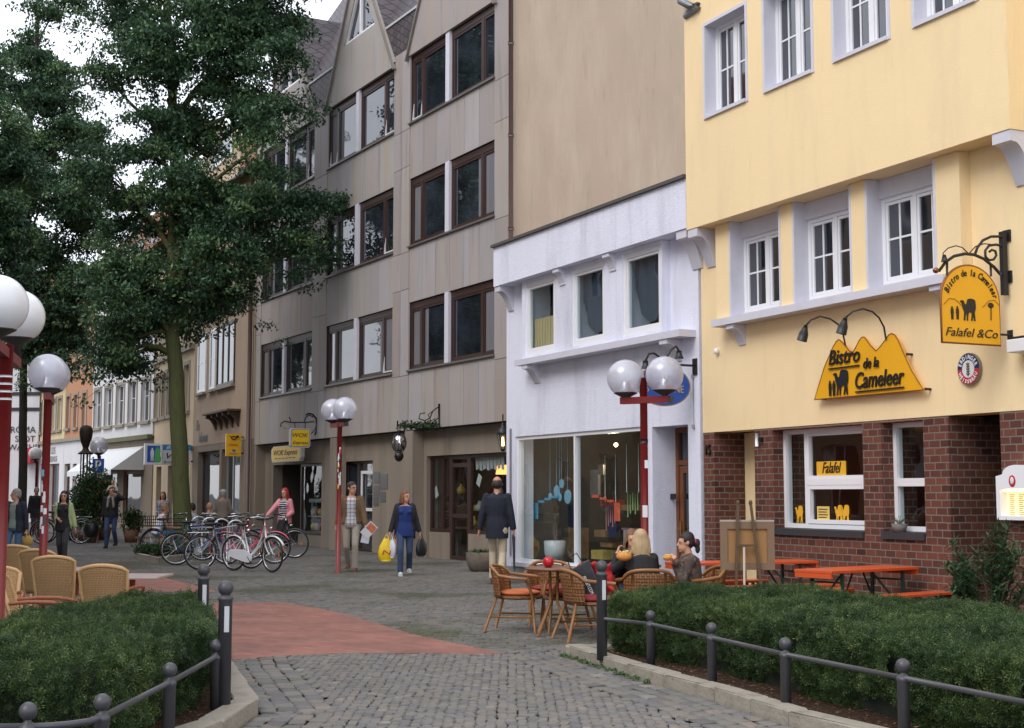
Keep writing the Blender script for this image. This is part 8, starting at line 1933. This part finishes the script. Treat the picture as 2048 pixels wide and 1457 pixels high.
hl = p.matrix_basis @ I['arms'][0][2]; o = empty('carried_bag', 'dark bag of green plants at the side of the father', 'bag', hl + Vector((-.28,0,-.10))); m = MB(); m.lathe([(0,-.46),(.16,-.44),(.22,-.25),(.20,-.1),(.18,-.05),(.16,-.08),(0,-.1)], n=16); m.build('bag_body', mat('black_leather', (.01,.01,.012), .4), o); m = MB(); m.tube([(-.2,0,-.02),(.22,0,.10),(.3,0,.0)], .012, 6); m.build('handle', M_BLK, o)
leaf_clusters('plants', o, np.stack([RNG.normal(0,.12,30), RNG.normal(0,.1,30), RNG.uniform(-.12,.0,30)],1), 10, (.05,.05,.05), .08, M_SHRUB, 3)
# woman in green jacket
q = XZ(124, 29.4); p, I = person('dark-haired woman in light green jacket over a black top walking towards us', q, .15, 1.62, feet=((-.06,.20,.05),(.07,-.18,0)), hands=((-.05,-.26,1.02),(.28,-.02,.82)), hair=(.012,.008,.008), hairstyle='long', top=BLK, hem=.1, jacket=cloth('pale_green_jacket', (.36,.43,.20)), jlen=.08, jopen=.13, bottom=DKGR, shoes=SH_BLK, female=True, build=1.08)
m = MB(); 
for sg in (-1,1): m.ell(I['hp'](sg*.031, .098, .022), (.019,.006,.014), 10, 6)
m.build('sunglasses', M_BLK, p)
# grey-haired man at the left border
q = XZ(28, 27.2); p, I = person('grey-haired man in dark jacket looking left at the picture border', q, -.25, 1.66, feet=((-.1,-.1,0),(.1,.1,0)), hands=((-.25,-.1,.82),(.26,.02,.78)), head=-.9, hair=(.22,.21,.20), top=cloth('grey_green_shirt', (.20,.25,.22)), jacket=NAVY, jlen=.10, jopen=.075, bottom=cloth('light_jeans', (.06,.12,.20)), shoes=SH_BRN, build=1.1)
hr = p.matrix_basis @ I['arms'][1][2]; carrier('small ochre paper bag in the hand of the grey-haired man', hr + Vector((.03,0,-.02)), .22, .20, mat('ochre_paper', (.42,.26,.07), .8), name='paper_bag')
q = XZ(-2, 29.0); person('pale-haired passer-by cut off by the left border behind the grey-haired man', q, -.6, 1.62, hair=(.45,.42,.38), top=DKGR, bottom=DKGR, shoes=SH_BLK, vox=.018)
q = XZ(70, 46); person('distant passer-by in dark coat behind the left lamp post', q, .5, 1.78, hair=(.2,.18,.16), top=DKGR, jacket=BLK, jlen=.2, jopen=0, bottom=DKGR, shoes=SH_BLK, vox=.018)
# people sitting around the tree pit
def seat_pose(z=.47, fw=.42, sp=.12): return dict(pel=(0,0,z+.09), feet=((-sp,-fw,0),(sp,-fw,0)))
q = XZ(312, 35.6); person('man in white tank top sitting with his side to us near the tree', q, PI/2+.3, 1.75, **seat_pose(.43), lean=.35, hands=((-.15,-.5,.62),(.15,-.5,.62)), hair=(.22,.12,.05), top=mat('white_tank', (.62,.62,.70), .8), sleeve='none', bottom=cloth('light_jeans', (.06,.12,.20)), shoes=SH_WHT, skin=SKIN2, vox=.016)
o = empty('bench', 'low wooden bench below the man in the white tank top', 'bench', XZ(312, 35.6)); m = MB(); m.box(-.5,.5,-.2,.2,.36,.41); m.build('seat', M_EAS, o)
for x in (-.42,.38): m = MB(); m.box(x,x+.05,-.17,.17,0,.36); m.build('leg', M_EAS, o)
q = XZ(324, 40.5); person('woman in grey plaid shirt standing behind the man in the tank top', q, .0, 1.62, hair=(.12,.06,.035), hairstyle='bob', top=plaid('grey_plaid', (.13,.14,.18), (.35,.35,.40), .09), sleeve='long', bottom=BLK, kind='skirt', shoes=SH_BLK, female=True, build=1.2, hands=((-.15,-.2,.95),(.15,-.2,.95)), vox=.016)
q = XZ(392, 37.2); person('dark-haired young man in pale shirt sitting behind the bicycles', q, -PI/2-.2, 1.75, **seat_pose(.42), lean=.25, hands=((-.15,-.45,.65),(.15,-.45,.65)), hair=(.015,.012,.012), top=plaid('pale_check', (.42,.45,.55), (.2,.22,.3), .08), bottom=BLUEJ, shoes=SH_BLK, vox=.016)
q = XZ(412, 36.4); person('bald man in black and white striped shirt sitting behind the bicycles', q, PI*.9, 1.78, **seat_pose(.42), lean=.2, hands=((-.15,-.45,.65),(.15,-.45,.65)), head=.8, hair=None, top=striped('black_white_stripes', (.015,.015,.02), (.55,.55,.55), .09), bottom=BLK, shoes=SH_BLK, build=1.15, skin=SKIN2, vox=.016)
o = empty('bench', 'wooden bench under the two men sitting behind the bicycles', 'bench', XZ(402, 36.9)); m = MB(); m.box(-.7,.7,-.22,.22,.36,.41); m.build('seat', M_EAS, o)
for x in (-.6,.55): m = MB(); m.box(x,x+.05,-.17,.17,0,.36); m.build('leg', M_EAS, o)
# family eating at the cafe table
q = XZ(1287, 14.62); p, I = person('blonde woman in black sweater sitting with her back to us, eating', q, PI+.12, 1.62, pel=(0,.02,.47), feet=((-.12,-.45,0),(.12,-.42,0)), lean=.22, hands=((-.12,-.36,.87),(.22,-.38,.93)), elbow=(0,.5,-.8), grip=1.0, head=-.1, hair=(.42,.30,.16), hairstyle='long', top=BLK, hem=.0, jacket=None, bottom=DKGR, shoes=SH_BLK, female=True, build=1.1, vox=.010)
hl = p.matrix_basis @ I['arms'][0][2]; hr = p.matrix_basis @ I['arms'][1][2]
M_BREAD = mat('flatbread', (.62,.27,.06), .7, var=.25, scale=20, bump=.8, bscale=50)
def bread(label, pos, r):
    o = empty('filled_flatbread', label, 'food', pos); m = MB(); m.ell((0,0,0), (r, r*.6, r*.62), 14, 10); m.ell((r*.2,0,r*.22), (r*.8,r*.5,r*.5), 12, 8); m.build('bread', M_BREAD, o); m = MB()
    for k in range(7): m.ell((random.uniform(-.7,.7)*r, random.uniform(-.3,.3)*r, r*(.5+.15*random.random())), r*.18, 6, 5)
    m.build('filling', mat('salad_filling', (.55,.5,.2), .6), o)
q = P(1248, 1113, 14.55); bread('large orange flatbread held up left of the blonde woman', q, .082)
o = empty('hidden', None) if False else None
q = P(1335, 1116, 14.6); bread('bitten flatbread in the hands of the dark-haired girl', q, .05)
qg = XZ(1388, 14.75); hx = P(1342, 1122, 14.6); 
def loc(pw, q, yaw, s): d = (pw - Vector((q.x, q.y, 0))); return rot2(d, -yaw)*(1/s)
H_ = 1.50; yw = -PI/2+.12; s_g = H_/1.75; hA = loc(hx + Vector((.04,-.03,0)), qg, yw, s_g); hB = loc(hx + Vector((.04,.05,-.01)), qg, yw, s_g)
p, I = person('dark-haired girl with ponytail in patterned brown jacket eating at the table', qg, yw, H_, pel=(0,0,.52), feet=((-.1,-.42,.02),(.1,-.42,.02)), lean=.12, hands=(tuple(hA), tuple(hB)), elbow=(0,.3,-1), grip=1.1, nod=.15, hair=(.018,.010,.009), hairstyle='pony', top=DKGR, jacket=mat('patterned_brown_jacket', (.07,.045,.035), .8, var=.6, scale=26, bump=.4, bscale=14, dirt=(.34,.29,.24), dirtamt=.8), jlen=.0, jopen=0, bottom=BLUEJ, shoes=SH_BRN, female=False, build=1.0, vox=.010)
qh = XZ(1263, 15.9); p, I = person('fair-haired girl facing us, half hidden behind the blonde woman', qh, .12, 1.50, pel=(0,0,.52), feet=((-.1,-.3,.02),(.1,-.3,.02)), lean=.10, hands=((-.1,-.28,.86),(.08,-.28,.86)), elbow=(0,.3,-1), grip=1, nod=.25, hair=(.16,.08,.04), hairstyle='bob', top=mat('white_tank', (.62,.62,.70), .8), jacket=BLK, jopen=.04, bottom=BLUEJ, shoes=SH_BRN, vox=.011)
place(chair_right(M_CR), XZ(1263, 16.05), 0, 'bamboo armchair behind the cafe table under the half hidden girl', 1.0, gr_)
